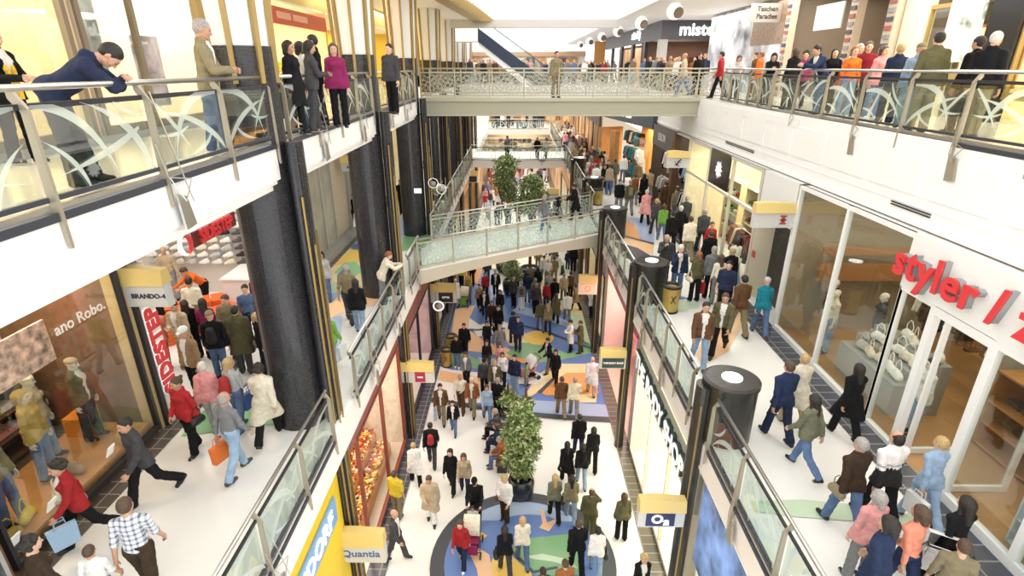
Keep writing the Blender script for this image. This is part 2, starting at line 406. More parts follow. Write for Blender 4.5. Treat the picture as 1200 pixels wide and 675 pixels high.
def bottom_mesh(pose, fem, kind, vox):
    key = ('bot', pose, fem, kind, vox)
    if key in PM: return PM[key]
    J = skel(pose, fem); lo, hi = bounds(J, .2); f = Field(lo, hi, vox); S = J['S']
    f.ell(J['pel'], (.158+.012, .108+.012, .11+.012), .03, S)
    if kind == 'skirt':
        legs(f, J, .008, 0)
        f.ell((J['h0']+J['h1'])/2 - np.array((0, 0, .12)), (.17, .13, .3), .06)
        for i in (0, 1): f.cone(J['h%d'%i], J['k%d'%i], .1, .12, .09)
    else: legs(f, J, .014, .016 if kind == 'jeans' else .026)
    folds(f, .004, 3)
    X, Y, Z = f.grid(); c = J['wst'] - (S @ np.array((0, 0, .05)))
    n = S @ np.array((0, 0, 1.)); f.d = np.maximum(f.d, (X-c[0])*n[0] + (Y-c[1])*n[1] + (Z-c[2])*n[2])
    if kind == 'skirt': z = min(J['k0'][2], J['k1'][2]) - .04; f.d = np.maximum(f.d, z - Z)
    else:
        for i in (0, 1):   # open cuff just above the shoe
            a = J['a%d'%i] - (J['k%d'%i]-J['a%d'%i])*.06; d = (J['k%d'%i]-J['a%d'%i]); d = d/np.linalg.norm(d)
            near = np.sqrt((X-J['a%d'%i][0])**2 + (Y-J['a%d'%i][1])**2 + (Z-J['a%d'%i][2])**2) < .16
            pl = -((X-a[0])*d[0] + (Y-a[1])*d[1] + (Z-a[2])*d[2]); f.d = np.where(near, np.maximum(f.d, pl), f.d)
    me = raw_mesh('bottom', [f.mesh(.04)], [M_denim() if kind == 'jeans' else M_cloth()]); PM[key] = me; return me
def hair_mesh(kind):
    key = ('hair', kind)
    if key in PM: return PM[key]
    f = Field((-.13, -.17, -.26), (.13, .17, .24), .008)
    if kind in ('short', 'long', 'bun', 'curly', 'bob'):
        f.ell((0, -.022, .098), (.085, .1, .09), .01); f.ell((0, -.045, .06), (.08, .078, .08), .03)
        if kind in ('long', 'bob'):
            L = -.19 if kind == 'long' else -.05
            f.cone((0, -.06, .06), (0, -.085, L), .085, .05, .04)
            for s in (-1, 1): f.cone((s*.068, -.005, .09), (s*.075, -.015, L*.75), .03, .024, .03)
        if kind == 'bun': f.ell((0, -.13, .12), (.036, .036, .036), .02)
        if kind == 'curly':
            r = np.random.RandomState(4)
            for _ in range(34):
                a, b = r.rand()*6.28, r.rand()*2.2 - .6
                p = (math.cos(a)*.085*math.cos(b), -.03 + math.sin(a)*.095*math.cos(b), .08 + .1*math.sin(b)); 
                if p[1] < .04 or p[2] > .14: f.ell(p, (.03, .03, .03), .015)
        X, Y, Z = f.grid()
        f.d += (.003*np.sin(90*X + 20*np.sin(30*Z)) * np.sin(40*Y)).astype(np.float32)
        face = np.sqrt((X/.066)**2 + ((Z-.04)/.092)**2) - 1     # face opening
        cut = np.where((Y > .02), -face*.06, -1.0); f.d = np.maximum(f.d, cut.astype(np.float32))
        if kind in ('short', 'bun', 'curly'):
            f.d = np.maximum(f.d, ((.02 if kind != 'curly' else -.01) - Z + np.clip(Y+.0, -.05, .03)*1.2).astype(np.float32))
    elif kind == 'ring':
        f.ell((0, -.028, .075), (.085, .094, .09), .02); f.ell((0, -.04, .02), (.074, .068, .07), .03)
        X, Y, Z = f.grid(); f.d = np.maximum(f.d, (Y - .005).astype(np.float32) + 0*X + 0*Z); f.d = np.maximum(f.d, -.03 - Z + 0*X + 0*Y); f.d = np.maximum(f.d, Z - .15 + .8*np.clip(Y+.06, 0, 1) + 0*X)
    elif kind in ('cap', 'beret'):
        f.ell((0, -.012, .115), (.088, .105, .078 if kind == 'cap' else .06), .01)
        if kind == 'cap': f.cone((-.03, .1, .095), (.03, .1, .095), .02, .02, .02); f.cone((-.03, .135, .088), (.03, .135, .088), .012, .012, .03)
        X, Y, Z = f.grid(); f.d = np.maximum(f.d, (.084 - Z + 0*X).astype(np.float32))
    elif kind == 'hood':
        f.ell((0, -.03, .085), (.1, .115, .115), .01); f.cone((0, -.05, .05), (0, -.07, -.08), .1, .09, .04)
        X, Y, Z = f.grid(); face = np.sqrt((X/.068)**2 + ((Z-.04)/.088)**2) - 1; f.d = np.maximum(f.d, np.where(Y > .0, -face*.06, -1.).astype(np.float32))
    me = raw_mesh('hair', [f.mesh(.03)], [M_hair() if kind not in ('cap', 'hood', 'beret') else M_cloth()]); PM[key] = me; return me
def shoe_mesh():
    if 'shoe' in PM: return PM['shoe']
    f = Field((-.07, -.13, -.12), (.07, .22, .1), .008)
    f.cone((0, -.035, -.04), (0, .06, -.042), .046, .046, .02); f.cone((0, .06, -.045), (.0, .15, -.052), .046, .036, .03); f.cone((0, -.02, -.02), (0, -.01, .03), .046, .044, .02)
    f.cone((0, .0, .0), (0, .06, -.03), .04, .036, .02)
    X, Y, Z = f.grid(); f.d = np.maximum(f.d, (-.086 - Z + 0*X).astype(np.float32)); f.d = np.maximum(f.d, (Z - .035 + 0*X).astype(np.float32))
    me = raw_mesh('shoe', [f.mesh(.03)], [M_shoe(), mat('shoe_sole', (.6,.6,.58), .7)], lambda c: (c[:, 2] < -.07).astype(float)); PM['shoe'] = me; return me
C = dict(black=(.012,.012,.014), navy=(.025,.035,.075), dkblue=(.03,.05,.14), blue=(.08,.16,.42), denim=(.13,.2,.36), ltdenim=(.32,.43,.58), grey=(.25,.26,.27), dkgrey=(.07,.07,.075),
 ltgrey=(.5,.51,.52), white=(.82,.81,.79), cream=(.74,.68,.55), beige=(.52,.42,.29), tan=(.36,.25,.14), brown=(.14,.07,.035), dkbrown=(.055,.035,.022), rust=(.33,.13,.05),
 red=(.4,.028,.032), dkred=(.25,.02,.03), orange=(.8,.2,.03), pink=(.75,.36,.36), magenta=(.3,.03,.12), salmon=(.8,.32,.22), green=(.2,.4,.08), olive=(.13,.12,.06), khaki=(.27,.23,.14), teal=(.02,.25,.33),
 yellow=(.75,.6,.06), camo=(.2,.2,.14), purple=(.2,.1,.3), gold=(.5,.36,.1), blonde=(.5,.36,.17), hbrown=(.09,.05,.03), hdark=(.02,.015,.012), hgrey=(.35,.33,.31), hwhite=(.65,.63,.6), hginger=(.3,.11,.04), ltblue=(.35,.5,.68))
CN = dict(black='black', navy='navy', dkblue='dark blue', blue='blue', denim='blue denim', ltdenim='light denim', grey='grey', dkgrey='charcoal', ltgrey='light grey', white='white', cream='cream', beige='beige',
 tan='tan', brown='brown', dkbrown='dark brown', rust='rust brown', red='red', dkred='dark red', orange='orange', pink='pink', magenta='magenta', salmon='salmon pink', green='green', olive='olive', khaki='khaki', teal='teal',
 yellow='yellow', camo='grey-green camouflage', purple='purple', gold='gold', blonde='blond', hbrown='brown', hdark='dark', hgrey='grey', hwhite='white', hginger='ginger', ltblue='light blue')
for k_ in C:
    if k_ not in ('white', 'cream'): C[k_] = tuple(v*.84 + .16*v*v for v in C[k_])
C['dkblue'] = (.022,.035,.085)
SKINS = [(.62,.37,.25), (.56,.32,.21), (.66,.42,.3), (.5,.28,.18)]
HEAD4 = {}
def person(loc, rz, pose='walk', fem=False, top='jacket', tc='black', bot='jeans', bc='denim', hair='short', hc='hdark', h=1.74, vox=.016, label='person', group=None, shoe='black', bare=False):
    J = skel(pose, fem); sc = h/1.74*1.0
    root = empty('person', loc, rz, label, 'person', group); root.scale = (sc, sc, sc)
    def part(n, me, c):
        o = bpy.data.objects.new(n, me); COL.objects.link(o); o.parent = root; o.color = (*c, 1); return o
    part('body', body_mesh(pose, fem, vox), random.choice(SKINS))
    def jit(c):
        k = random.uniform(.85, 1.1); return tuple(min(.85, x*k*random.uniform(.98, 1.02)) for x in c)
    TN = dict(shirt='sweater', tee='t_shirt', jacket='jacket', open='jacket', coat='coat', hoody='hooded_jacket', vest='waistcoat')
    part(TN[top], top_mesh(pose, fem, top, vox), jit(C[tc]))
    part({'skirt': 'skirt', 'jeans': 'jeans', 'pants': 'trousers'}[bot], bottom_mesh(pose, fem, bot, vox), jit(C[bc]))
    if hair != 'bald':
        o = part({'cap': 'cap', 'hood': 'hood', 'beret': 'hat'}.get(hair, 'hair'), hair_mesh(hair), C[hc])
        M = Matrix([[*J['H'][r], J['hed'][r]] for r in range(3)] + [[0,0,0,1]]); o.matrix_local = M
    for i in (0, 1):
        if vox > .02 and False: continue
        o = part('shoe', shoe_mesh(), C[shoe]); fa = J['fa%d'%i]
        o.location = tuple(J['a%d'%i]); o.rotation_euler = (fa, 0, 0)
        if fem: o.scale = (.88, .88, 1)
    return root, J, sc
def at_joint(root, J, sc, key, extra=(0,0,0)):   # world position of a joint
    v = Vector(J[key])*sc; v.rotate(Matrix.Rotation(root.rotation_euler.z, 3, 'Z')); e = Vector(extra); e.rotate(Matrix.Rotation(root.rotation_euler.z, 3, 'Z'))
    return Vector(root.location) + v + e
WORLD = 1.2; LM = 1.0; EXPO = 0.9; SHOPL = .45
# ------------------------------------------------------------------ colours of the place
W = mat('white_plaster', (.86,.86,.85), .55, noise=.015, nscale=2)
WB = mat('cream_plaster', (.78,.73,.68), .6, noise=.02, nscale=2)
FLW = mat('white_floor', (.86,.85,.82), .22, noise=.015, nscale=1.5)
FL = dict(w=FLW, b=mat('floor_blue', (.13,.22,.5), .3), l=mat('floor_light_blue', (.38,.48,.68), .3), o=mat('floor_orange', (.75,.36,.13), .3), p=mat('floor_peach', (.82,.52,.3), .3),
  y=mat('floor_yellow', (.82,.55,.12), .3), c=mat('floor_cream', (.86,.72,.42), .3), g=mat('floor_green', (.22,.42,.22), .3), e=mat('floor_pale_green', (.55,.68,.5), .3), k=mat('floor_slate', (.07,.075,.09), .3))
TB = tiles('slate_tile', (.055,.06,.08), (.075,.08,.1), (.25,.25,.26), .45, .3, .25, .05)
TBR = tiles('brown_tile', (.1,.085,.075), (.14,.12,.1), (.3,.28,.25), .5, .3, .25, .05)
MOS = tiles('black_mosaic', (.008,.008,.01), (.022,.022,.026), (.05,.05,.055), .045, .03, .25, .12, 'RZ')
MOSX = tiles('black_mosaic_flat', (.008,.008,.01), (.02,.02,.024), (.05,.05,.055), .045, .03, .3, .12, 'YZ')
GOLD = mat('brass', (.42,.3,.1), .4, .6); GOLDP = mat('gold_paint', (.38,.27,.1), .5, .2)
STEEL = mat('steel', (.62,.62,.6), .28, .9); BRZ = mat('bronze_grey', (.4,.36,.28), .45, .5); DARK = mat('dark_metal', (.03,.03,.035), .4, .3); CHAN = mat('dark_channel', (.04,.045,.06), .35)
GLS = glass('clear_glass'); GLB = glass('balustrade_glass', (.88,.94,.91), .07); SGL = glass('shop_glass', (.95,.97,.95), .05)
FRO = frost('etched_glass', (.8,.87,.85), .6); FRO2 = frost('etched_glass_fine', (.78,.88,.84), .5)
OLV = mat('olive_paint', (.44,.43,.33), .45); OLV2 = mat('olive_beam', (.38,.37,.28), .5)
BEIGE = mat('beige_panel', (.72,.56,.33), .5, noise=.03); WOOD = mat('orange_wood', (.5,.24,.08), .4, noise=.15, nscale=3); BRWN = mat('brown_wood', (.12,.06,.03), .5, noise=.15, nscale=3)
BLK = mat('black_gloss', (.01,.01,.012), .2); LAMP = mat('lamp_glow', (1,.97,.9), .5, emit=4); LAMPS = mat('lamp_white', (1,1,1), .5, emit=2.5)
GRY = mat('mid_grey', (.35,.35,.35), .6); LGR = mat('light_grey', (.6,.6,.58), .6); REDL = mat('red_letters', (.6,.035,.04), .4, emit=.06, emitcol=(.9,.1,.1))
CRM = mat('cream_wall', (.85,.72,.52), .7); PINK = mat('pink_wall', (.85,.62,.58), .7); YEL = mat('yellow_panel', (.8,.58,.03), .5, noise=.05)
cnt = {'window': 0, 'door': 0, 'trim': 0}
def nm(k): cnt[k] += 1; return '%s_%d' % (k, cnt[k])
def over(mb, pts, z, k, mi):   # a floor inlay: pts are floor positions, k its layer
    mb.poly([(x, y, z + .0015*k) for x, y in pts], mi)
def pix(pts, z, s=1., o=(0, 0)): return [P(o[0] + x/s, o[1] + y/s, z)[:2] for x, y in pts]
def ccw(p):
    a = sum(p[i][0]*p[(i+1) % len(p)][1] - p[(i+1) % len(p)][0]*p[i][1] for i in range(len(p))); return p if a > 0 else p[::-1]
def arcpts(c, r, a0, a1, n=20): return [(c[0] + r*math.cos(R(a0 + (a1-a0)*i/n)), c[1] + r*math.sin(R(a0 + (a1-a0)*i/n))) for i in range(n+1)]
ORD = 'wblopycgek'; FM = [FL[c] for c in ORD]
def clampx(p, a, b): return [(max(a, min(b, x)), y) for x, y in p]

# ------------------------------------------------------------------ ground floor
g = MB().box(-10, 10, 2, 95, -.12, 0)
z8 = lambda pts: clampx(pix(pts, 0, 3.75, (480, 280)), -3.45, 3.5)
lay = [('b', [(-3.45, 18.6), (-2, 18.2), (-.2, 17.75), (1.5, 17.5), (3.5, 17.35), (3.5, 27), (3.5, 40), (-3.45, 40)]),
 ('w', z8([(60, 560), (180, 575), (330, 590), (440, 640), (430, 720), (200, 720), (60, 700)])),
 ('p', z8([(190, 310), (290, 290), (262, 350), (262, 400), (330, 450), (430, 480), (560, 540), (500, 550), (420, 520), (330, 500), (240, 490), (180, 450)])),
 ('w', z8([(265, 385), (400, 360), (480, 385), (520, 430), (440, 410), (350, 420), (300, 430)])),
 ('c', z8([(400, 400), (470, 400), (520, 450), (510, 475), (440, 470)])),
 ('g', z8([(425, 500), (500, 455), (600, 470), (700, 505), (800, 460), (805, 500), (680, 530), (560, 545), (480, 545)])),
 ('g', z8([(140, 500), (215, 490), (330, 545), (290, 570), (145, 560)])), ('l', z8([(300, 520), (420, 530), (560, 600), (430, 620), (330, 570)])),
 ('p', z8([(135, 580), (330, 610), (320, 660), (125, 620)])),
 ('y', arcpts(P(631, 396, 0)[:2], .75, 0, 360, 24)[:-1]), ('l', z8([(470, 290), (620, 330), (760, 390), (740, 400), (600, 360), (450, 320)])),
 ('c', z8([(640, 550), (815, 550), (830, 600), (820, 720), (700, 720), (600, 650), (540, 690), (500, 700), (560, 600)])), ('o', z8([(690, 590), (800, 590), (830, 680), (600, 690), (560, 670)])),
 ('k', z8([(560, 675), (640, 600), (655, 602), (580, 680)])), ('w', z8([(480, 640), (560, 640), (600, 600), (540, 580), (470, 600)])),
 ('l', [(.2, 17.7), (3.5, 17.3), (3.5, 18.2), (1.6, 18.4), (.3, 18.5)]),
 ('w', z8([(640, 40), (720, 60), (760, 160), (700, 190), (560, 150), (480, 100)])), ('e', z8([(640, 70), (720, 90), (740, 150), (660, 160)])), ('o', z8([(230, 90), (330, 110), (300, 200), (230, 180)])), ('w', z8([(380, 130), (470, 160), (460, 230), (390, 230)])),
 ('c', z8([(430, 60), (520, 60), (560, 140), (480, 150)])), ('c', [(-3.2, 34), (2, 33), (3.2, 38), (-3, 39)]), ('w', [(-3.45, 37), (3.5, 36), (3.5, 40), (-3.45, 40)]),
 ('c', z8([(560, 150), (640, 170), (740, 215), (790, 330), (765, 350), (690, 330), (560, 250)])), ('e', z8([(690, 330), (790, 335), (815, 470), (770, 455), (730, 400)])), ('w', z8([(600, 175), (700, 230), (720, 300), (650, 290), (590, 240)])), ('k', z8([(262, 398), (420, 392), (420, 398), (262, 405)])), ('k', z8([(470, 372), (600, 405), (800, 480), (798, 486), (600, 412), (470, 380)])), ('w', z8([(262, 350), (330, 395), (300, 400), (258, 396)])), ('o', z8([(430, 520), (500, 530), (560, 545), (530, 552), (450, 545)])), ('k', z8([(430, 545), (560, 612), (552, 618), (425, 552)])),
 ('k', [(-3.45, 18.3), (-2, 17.95), (-.2, 17.5), (1.5, 17.2), (3.5, 17.05), (3.5, 17.35), (1.5, 17.5), (-.2, 17.75), (-2, 18.2), (-3.45, 18.6)])]
CR = (.17, 10.85)
lay += [('k', arcpts(CR, 2.5, 0, 360, 48)[:-1]), ('b', arcpts(CR, 2.12, 0, 360, 48)[:-1])]
z7 = lambda pts: pix(pts, 0, 4.8, (490, 560))
lay += [('l', arcpts((CR[0], CR[1]), 2.1, 40, 140, 14)), ('b', arcpts((CR[0]+.2, CR[1]-.3), 1.9, 25, 155, 14)), ('g', z7([(520, 400), (600, 350), (880, 320), (900, 470), (930, 552), (700, 560), (620, 540), (560, 460)])),
 ('e', z7([(600, 450), (700, 435), (860, 470), (900, 520), (760, 480), (650, 465)])), ('y', z7([(500, 420), (640, 550), (620, 600), (380, 640), (330, 600), (400, 520), (420, 460)])), ('k', z7([(510, 415), (525, 408), (650, 530), (780, 505), (790, 518), (645, 548)])),
 ('p', z7([(270, 395), (320, 390), (400, 440), (430, 600), (350, 640), (330, 520)])), ('p', z7([(685, 190), (705, 190), (725, 260), (790, 235), (735, 310), (680, 290), (700, 265)])), ('y', z7([(270, 360), (330, 300), (390, 335), (330, 375)])), ('b', z7([(260, 450), (310, 480), (330, 560), (270, 600), (240, 560)]))]
for k, (c, p) in enumerate(lay): over(g, ccw(p), 0, k+1, ORD.index(c))
nT = len(FM)
g.box(-3.95, -3.45, 3, 90, -.01, .052, nT); g.box(3.5, 3.95, 3, 90, -.01, .052, nT+1)
struct('floor', g, FM + [TB, TBR])

# ------------------------------------------------------------------ upper floors (level one left and right), their inlays and tile edges
def slab(x0, x1, y0, y1, z0, z1, m, name='floor'): return B(x0, x1, y0, y1, z0, z1)
gl = MB().box(-14, -3.7, -1, 95, L1-.06, L1); zz = lambda pts: pix(pts, L1, 3.2143, (360, 230))
ll = [('c', zz([(60, 300), (100, 230), (160, 195), (260, 200), (330, 230), (330, 330), (240, 340), (120, 330)])), ('y', zz([(95, 260), (170, 200), (300, 205), (300, 260), (200, 250)])), ('g', zz([(100, 290), (140, 250), (180, 245), (215, 280), (180, 300)])), ('b', zz([(110, 300), (150, 262), (170, 300), (130, 320)])),
 ('e', zz([(55, 320), (230, 340), (230, 370), (60, 370)])), ('l', zz([(50, 370), (130, 360), (60, 440)])), ('l', zz([(60, 460), (130, 450), (125, 620), (90, 640)])), ('p', zz([(60, 420), (150, 370), (260, 330), (300, 350), (250, 410), (130, 440), (70, 470)])),
 ('b', zz([(150, 185), (200, 178), (260, 190), (230, 205), (170, 200)])), ('g', pix([(420, 275), (520, 245), (530, 290), (440, 300)], L1)), ('l', pix([(430, 262), (480, 255), (470, 290), (440, 290)], L1)),
 ('g', pix([(212, 512), (238, 482), (290, 478), (345, 482), (350, 494), (300, 500), (250, 507)], L1)), ('c', [(-7, 26), (-4.5, 26), (-4.5, 31), (-7, 30)])]
for k, (c, p) in enumerate(ll): over(gl, ccw(clampx(p, -7.05, -3.75)), L1, k+1, ORD.index(c))
gl.box(-7.15, -6.8, 2, 40, L1-.01, L1+.025, nT)
struct('floor', gl, FM + [TBR])
gr = MB().box(3.7, 14, -1, 95, L1-.06, L1); zr = lambda pts: pix(pts, L1, 5.19, (700, 200)); zq = lambda pts: pix(pts, L1, 4.82, (720, 300))
lr = [('l', zr([(180, 285), (330, 290), (350, 330), (345, 450), (240, 430), (165, 380)])), ('o', zr([(170, 300), (220, 320), (270, 420), (175, 400)])), ('p', zr([(165, 400), (345, 445), (340, 515), (170, 440)])), ('k', zr([(90, 425), (245, 470), (330, 520), (240, 560), (150, 520)])), ('k', zr([(170, 395), (345, 440), (345, 452), (170, 406)])),
 ('b', zq([(190, 200), (260, 190), (420, 240), (330, 260), (210, 250)])), ('e', zq([(200, 290), (300, 235), (480, 270), (470, 310), (330, 320), (230, 330)])), ('p', zq([(560, 310), (740, 280), (720, 400), (640, 540), (500, 620), (460, 560), (520, 430)])), ('w', zq([(420, 300), (560, 300), (520, 420), (440, 560), (330, 480)])),
 ('e', pix([(880, 588), (940, 586), (1010, 593), (1080, 606), (1085, 622), (1010, 612), (930, 606), (885, 600)], L1)), ('l', pix([(690, 190), (760, 225), (745, 240), (700, 215)], L1))]
for k, (c, p) in enumerate(lr): over(gr, ccw(clampx(p, 3.75, 7.0)), L1, k+1, ORD.index(c))
gr.box(6.62, 7.2, 2, 31, L1-.01, L1+.025, nT)
struct('floor', gr, FM + [TB])
# slabs, their white edges and soffits
struct('trim_'+'1', MB().box(-14, -3.7, -1, 95, 5.02, L1-.06).box(-3.7, -3.66, -1, 95, 4.78, 5.52), W); cnt['trim'] = 1
struct(nm('trim'), MB().box(3.7, 14, -1, 95, 5.02, L1-.06).box(3.66, 3.7, -1, 95, 5.0, 5.5).box(3.64, 3.7, -1, 95, 4.94, 5.0), WB)
struct(nm('trim'), MB().box(-14, -4.1, -1, 95, 10.55, L2-.05).box(-4.1, -4.06, -1, 95, 10.62, L2+.0).box(-14, -4.16, -1, 95, 10.45, 10.55), W)
struct('floor', MB().box(-14, -4.12, -1, 95, L2-.05, L2), mat('beige_floor', (.78,.7,.6), .15, noise=.04, nscale=2))
rf = MB().box(7.5, 18, -1, 37, 10.6, L2-.05).box(7.4, 7.5, -1, 37, 9.72, L2).box(7.36, 7.42, -1, 37, 9.66, 9.74)
for y in np.arange(1.5, 36, 1.72):   # raised panels along the white facade
    rf.box(7.375, 7.4, y, y+1.45, 10.18, 10.92)
rf.box(7.385, 7.4, -1, 37, 9.98, 10.0)
struct(nm('trim'), rf, W); struct(nm('trim'), B(7.395, 7.5, -1, 37, 9.58, 9.66), mat('shadow_gap', (.22,.17,.12), .6))
gp = MB()
for y0, y1 in ((9.6, 10.7), (2, 5), (17.5, 20)): gp.box(7.372, 7.4, y0, y1, 9.88, 9.9).box(7.372, 7.4, y0, y1, 9.93, 9.95)
struct(nm('trim'), gp, DARK)
struct('floor', MB().box(7.45, 18, -1, 37, L2-.05, L2), MATS['beige_floor'])
struct('floor', MB().box(-16, 18, 37, 95, 10.6, L2), mat('hall_floor', (.8,.8,.8), .2))
# cross platforms on level one, far end
cp = [(-3.7, 48)] + [(-3.7 + 7.4*i/12, 43.6 - .7*(1 - ((i-6)/6)**2)) for i in range(13)] + [(3.7, 48)]
struct('floor', MB().prism([(x, y, 5.0) for x, y in cp][::-1], (0, 0, .6)), W)
struct('floor', MB().box(-3.7, 3.7, 66, 95, 5.0, L1), W)
for z0, z1 in ((0, 4.9), (L1, 10.4)):
    bw_ = MB(); rr = random.Random(int(z1)); bw_.box(-3.9, 5.6, 74.2, 74.4, z0, z1, 0)
    for i in range(15):
        for j in range(5): bw_.box(-3.8 + .62*i, -3.3 + .62*i, 74.0, 74.2, z0 + .2 + .72*j, z0 + .78 + .72*j, rr.randrange(5))
    struct('wall_back', bw_, [BEIGE, WOOD, BRWN, CRM, mat('shelf_rust', (.35,.12,.05), .6)])
for s_ in (-1, 1): struct('wall_left' if s_ < 0 else 'wall_right', MB().box(s_*3.95, s_*4.1, 50.5, 74, 0, 4.9), mat('far_shop_warm', (.45,.28,.15), .6, noise=.6, nscale=.7))

# ------------------------------------------------------------------ outer walls, ceilings
struct('wall_back', MB().box(-16, 18, 95, 95.2, 0, 10.6), CRM); 
struct('wall_left', MB().box(-14.2, -14, -1, 95, 0, 15), CRM); struct('wall_right', MB().box(18, 18.2, -1, 95, L1, 15.1), CRM)
struct('ceiling', MB().box(6, 18, -1, 80, 15.1, 15.35).box(5.9, 6, -1, 80, 15.0, 15.5), W)
cl = [(-14, -1), (-4.0, -1), (-3.6, 14), (-3.2, 22), (-2.7, 30), (-2.3, 36), (-14, 36)]
struct('ceiling', MB().prism([(x, y, 15.0) for x, y in cl], (0, 0, .3)), W)
struct(nm('trim'), MB().box(-14, 6.0, 36, 36.5, 14.55, 15.0), mat('beam_grey', (.62,.6,.57), .6))
fr = MB()   # golden saw-toothed edge of the ceiling
for i in range(26):
    t = i/26; y = 15 + 21*t; x = -3.5 + 1.2*t; L = .75
    fr.prism([(x-.45, y, 14.88), (x-.45, y+.8, 14.88), (x+.1, y+.8, 14.88), (x+.95, y+.95, 14.88), (x+.12, y+.3, 14.88), (x+.1, y, 14.88)], (0, 0, .06))
struct(nm('trim'), fr, GOLD)
wb = MB().box(-16, 9, 80, 80.3, L2, 14.4); struct('wall_back', wb, W)
bb = MB()
for i in range(16): bb.box(-15+i*1.45, -13.8+i*1.45, 79.7, 80, L2, L2+2.3, i % 3)
bb.box(-15.5, 9, 79.5, 80, L2+2.5, L2+3.0, 3)
struct('wall_back', bb, [WOOD, CRM, BRWN, mat('warm_band', (.55,.33,.2), .6)])

# ------------------------------------------------------------------ columns
def ring(r, z0, z1): return [(0, z0), (r, z0), (r, z1), (0, z1)]
def fins(mb, r, z0, z1, n=9, flare=.22, a0=0):
    for i in range(n):
        a = a0 + 2*math.pi*i/n; c, s = math.cos(a), math.sin(a)
        p = [(c*(r-.02), s*(r-.02), z0), (c*(r+.05), s*(r+.05), z0), (c*(r+flare), s*(r+flare), z1), (c*(r-.02), s*(r-.02), z1)]
        mb.prism([(x - s*.035, y + c*.035, z) for x, y, z in p], (s*.07, -c*.07, 0))
leftY = [9.5 + 6.72*k for k in range(7)]
for k, y in enumerate(leftY):
    q = ['nearest', 'second', 'third', 'fourth', 'fifth', 'sixth', 'seventh'][k]
    c = empty('column', (-4.5, y, 0), label='%s black mosaic column along the left side of the atrium, white panels on top' % q, cat='column', group='mosaic columns on the left side')
    MB().lathe(ring(.5, L1, 12.7), n=40).build('shaft', MOS, c, smooth=False)
    MB().lathe([(.47, 12.7), (.47, 12.72), (.56, 15.0)], n=9).build('white_panels', mat('panel_white', (.85,.86,.86), .3), c)
    f = MB(); fins(f, .49, 12.15, 14.98, 8, .15, .2); f.build('gold_fins', GOLDP, c)
    s = MB().lathe([(0, 0), (.22, 0), (.22, 11.22), (0, 11.22)], c=(.66, 0, 0), n=14, sx=.6, sy=1.0); s.build('front_pier', MOS, c)
    st = MB()
    for dx, dy, z1, z0 in ((.75, -.22, 10.3, 0), (.81, -.1, 9.4, 0), (.81, .1, 8.9, 0), (.75, .22, 9.6, 0)): st.box(dx-.012, dx+.018, dy-.014, dy+.014, z0, z1)
    st.build('brass_strip', GOLD, c)
rightY = [9.02, 15.8, 22.6, 29.4, 36.2]
for k, y in enumerate(rightY):
    q = ['nearest', 'second', 'third', 'fourth', 'fifth'][k]
    c = empty('column', (4.1, y, 0), label='%s black round drum column along the right balustrade with a white disc on top' % q, cat='column', group='drum columns on the right side')
    d = MB().lathe([(0, L1), (.5, L1), (.5, 6.8), (.53, 6.8), (.53, 6.87), (.47, 6.9), (0, 6.9)], n=40); d.build('drum', mat('drum_black', (.022,.02,.018), .28, noise=.35, nscale=4), c, smooth=False)
    MB().lathe([(0, 6.9), (.19, 6.9), (.19, 6.915), (0, 6.915)], n=28).build('white_disc', LAMPS, c)
    MB().lathe([(0, 0), (.2, 0), (.2, 6.78), (0, 6.78)], c=(-.52, -.05, 0), n=14, sx=.75).build('front_pier', MATS['drum_black'], c)
    st = MB(); st.box(-.6, -.575, -.24, -.2, 0, 6.4); st.build('brass_strip', GOLD, c)

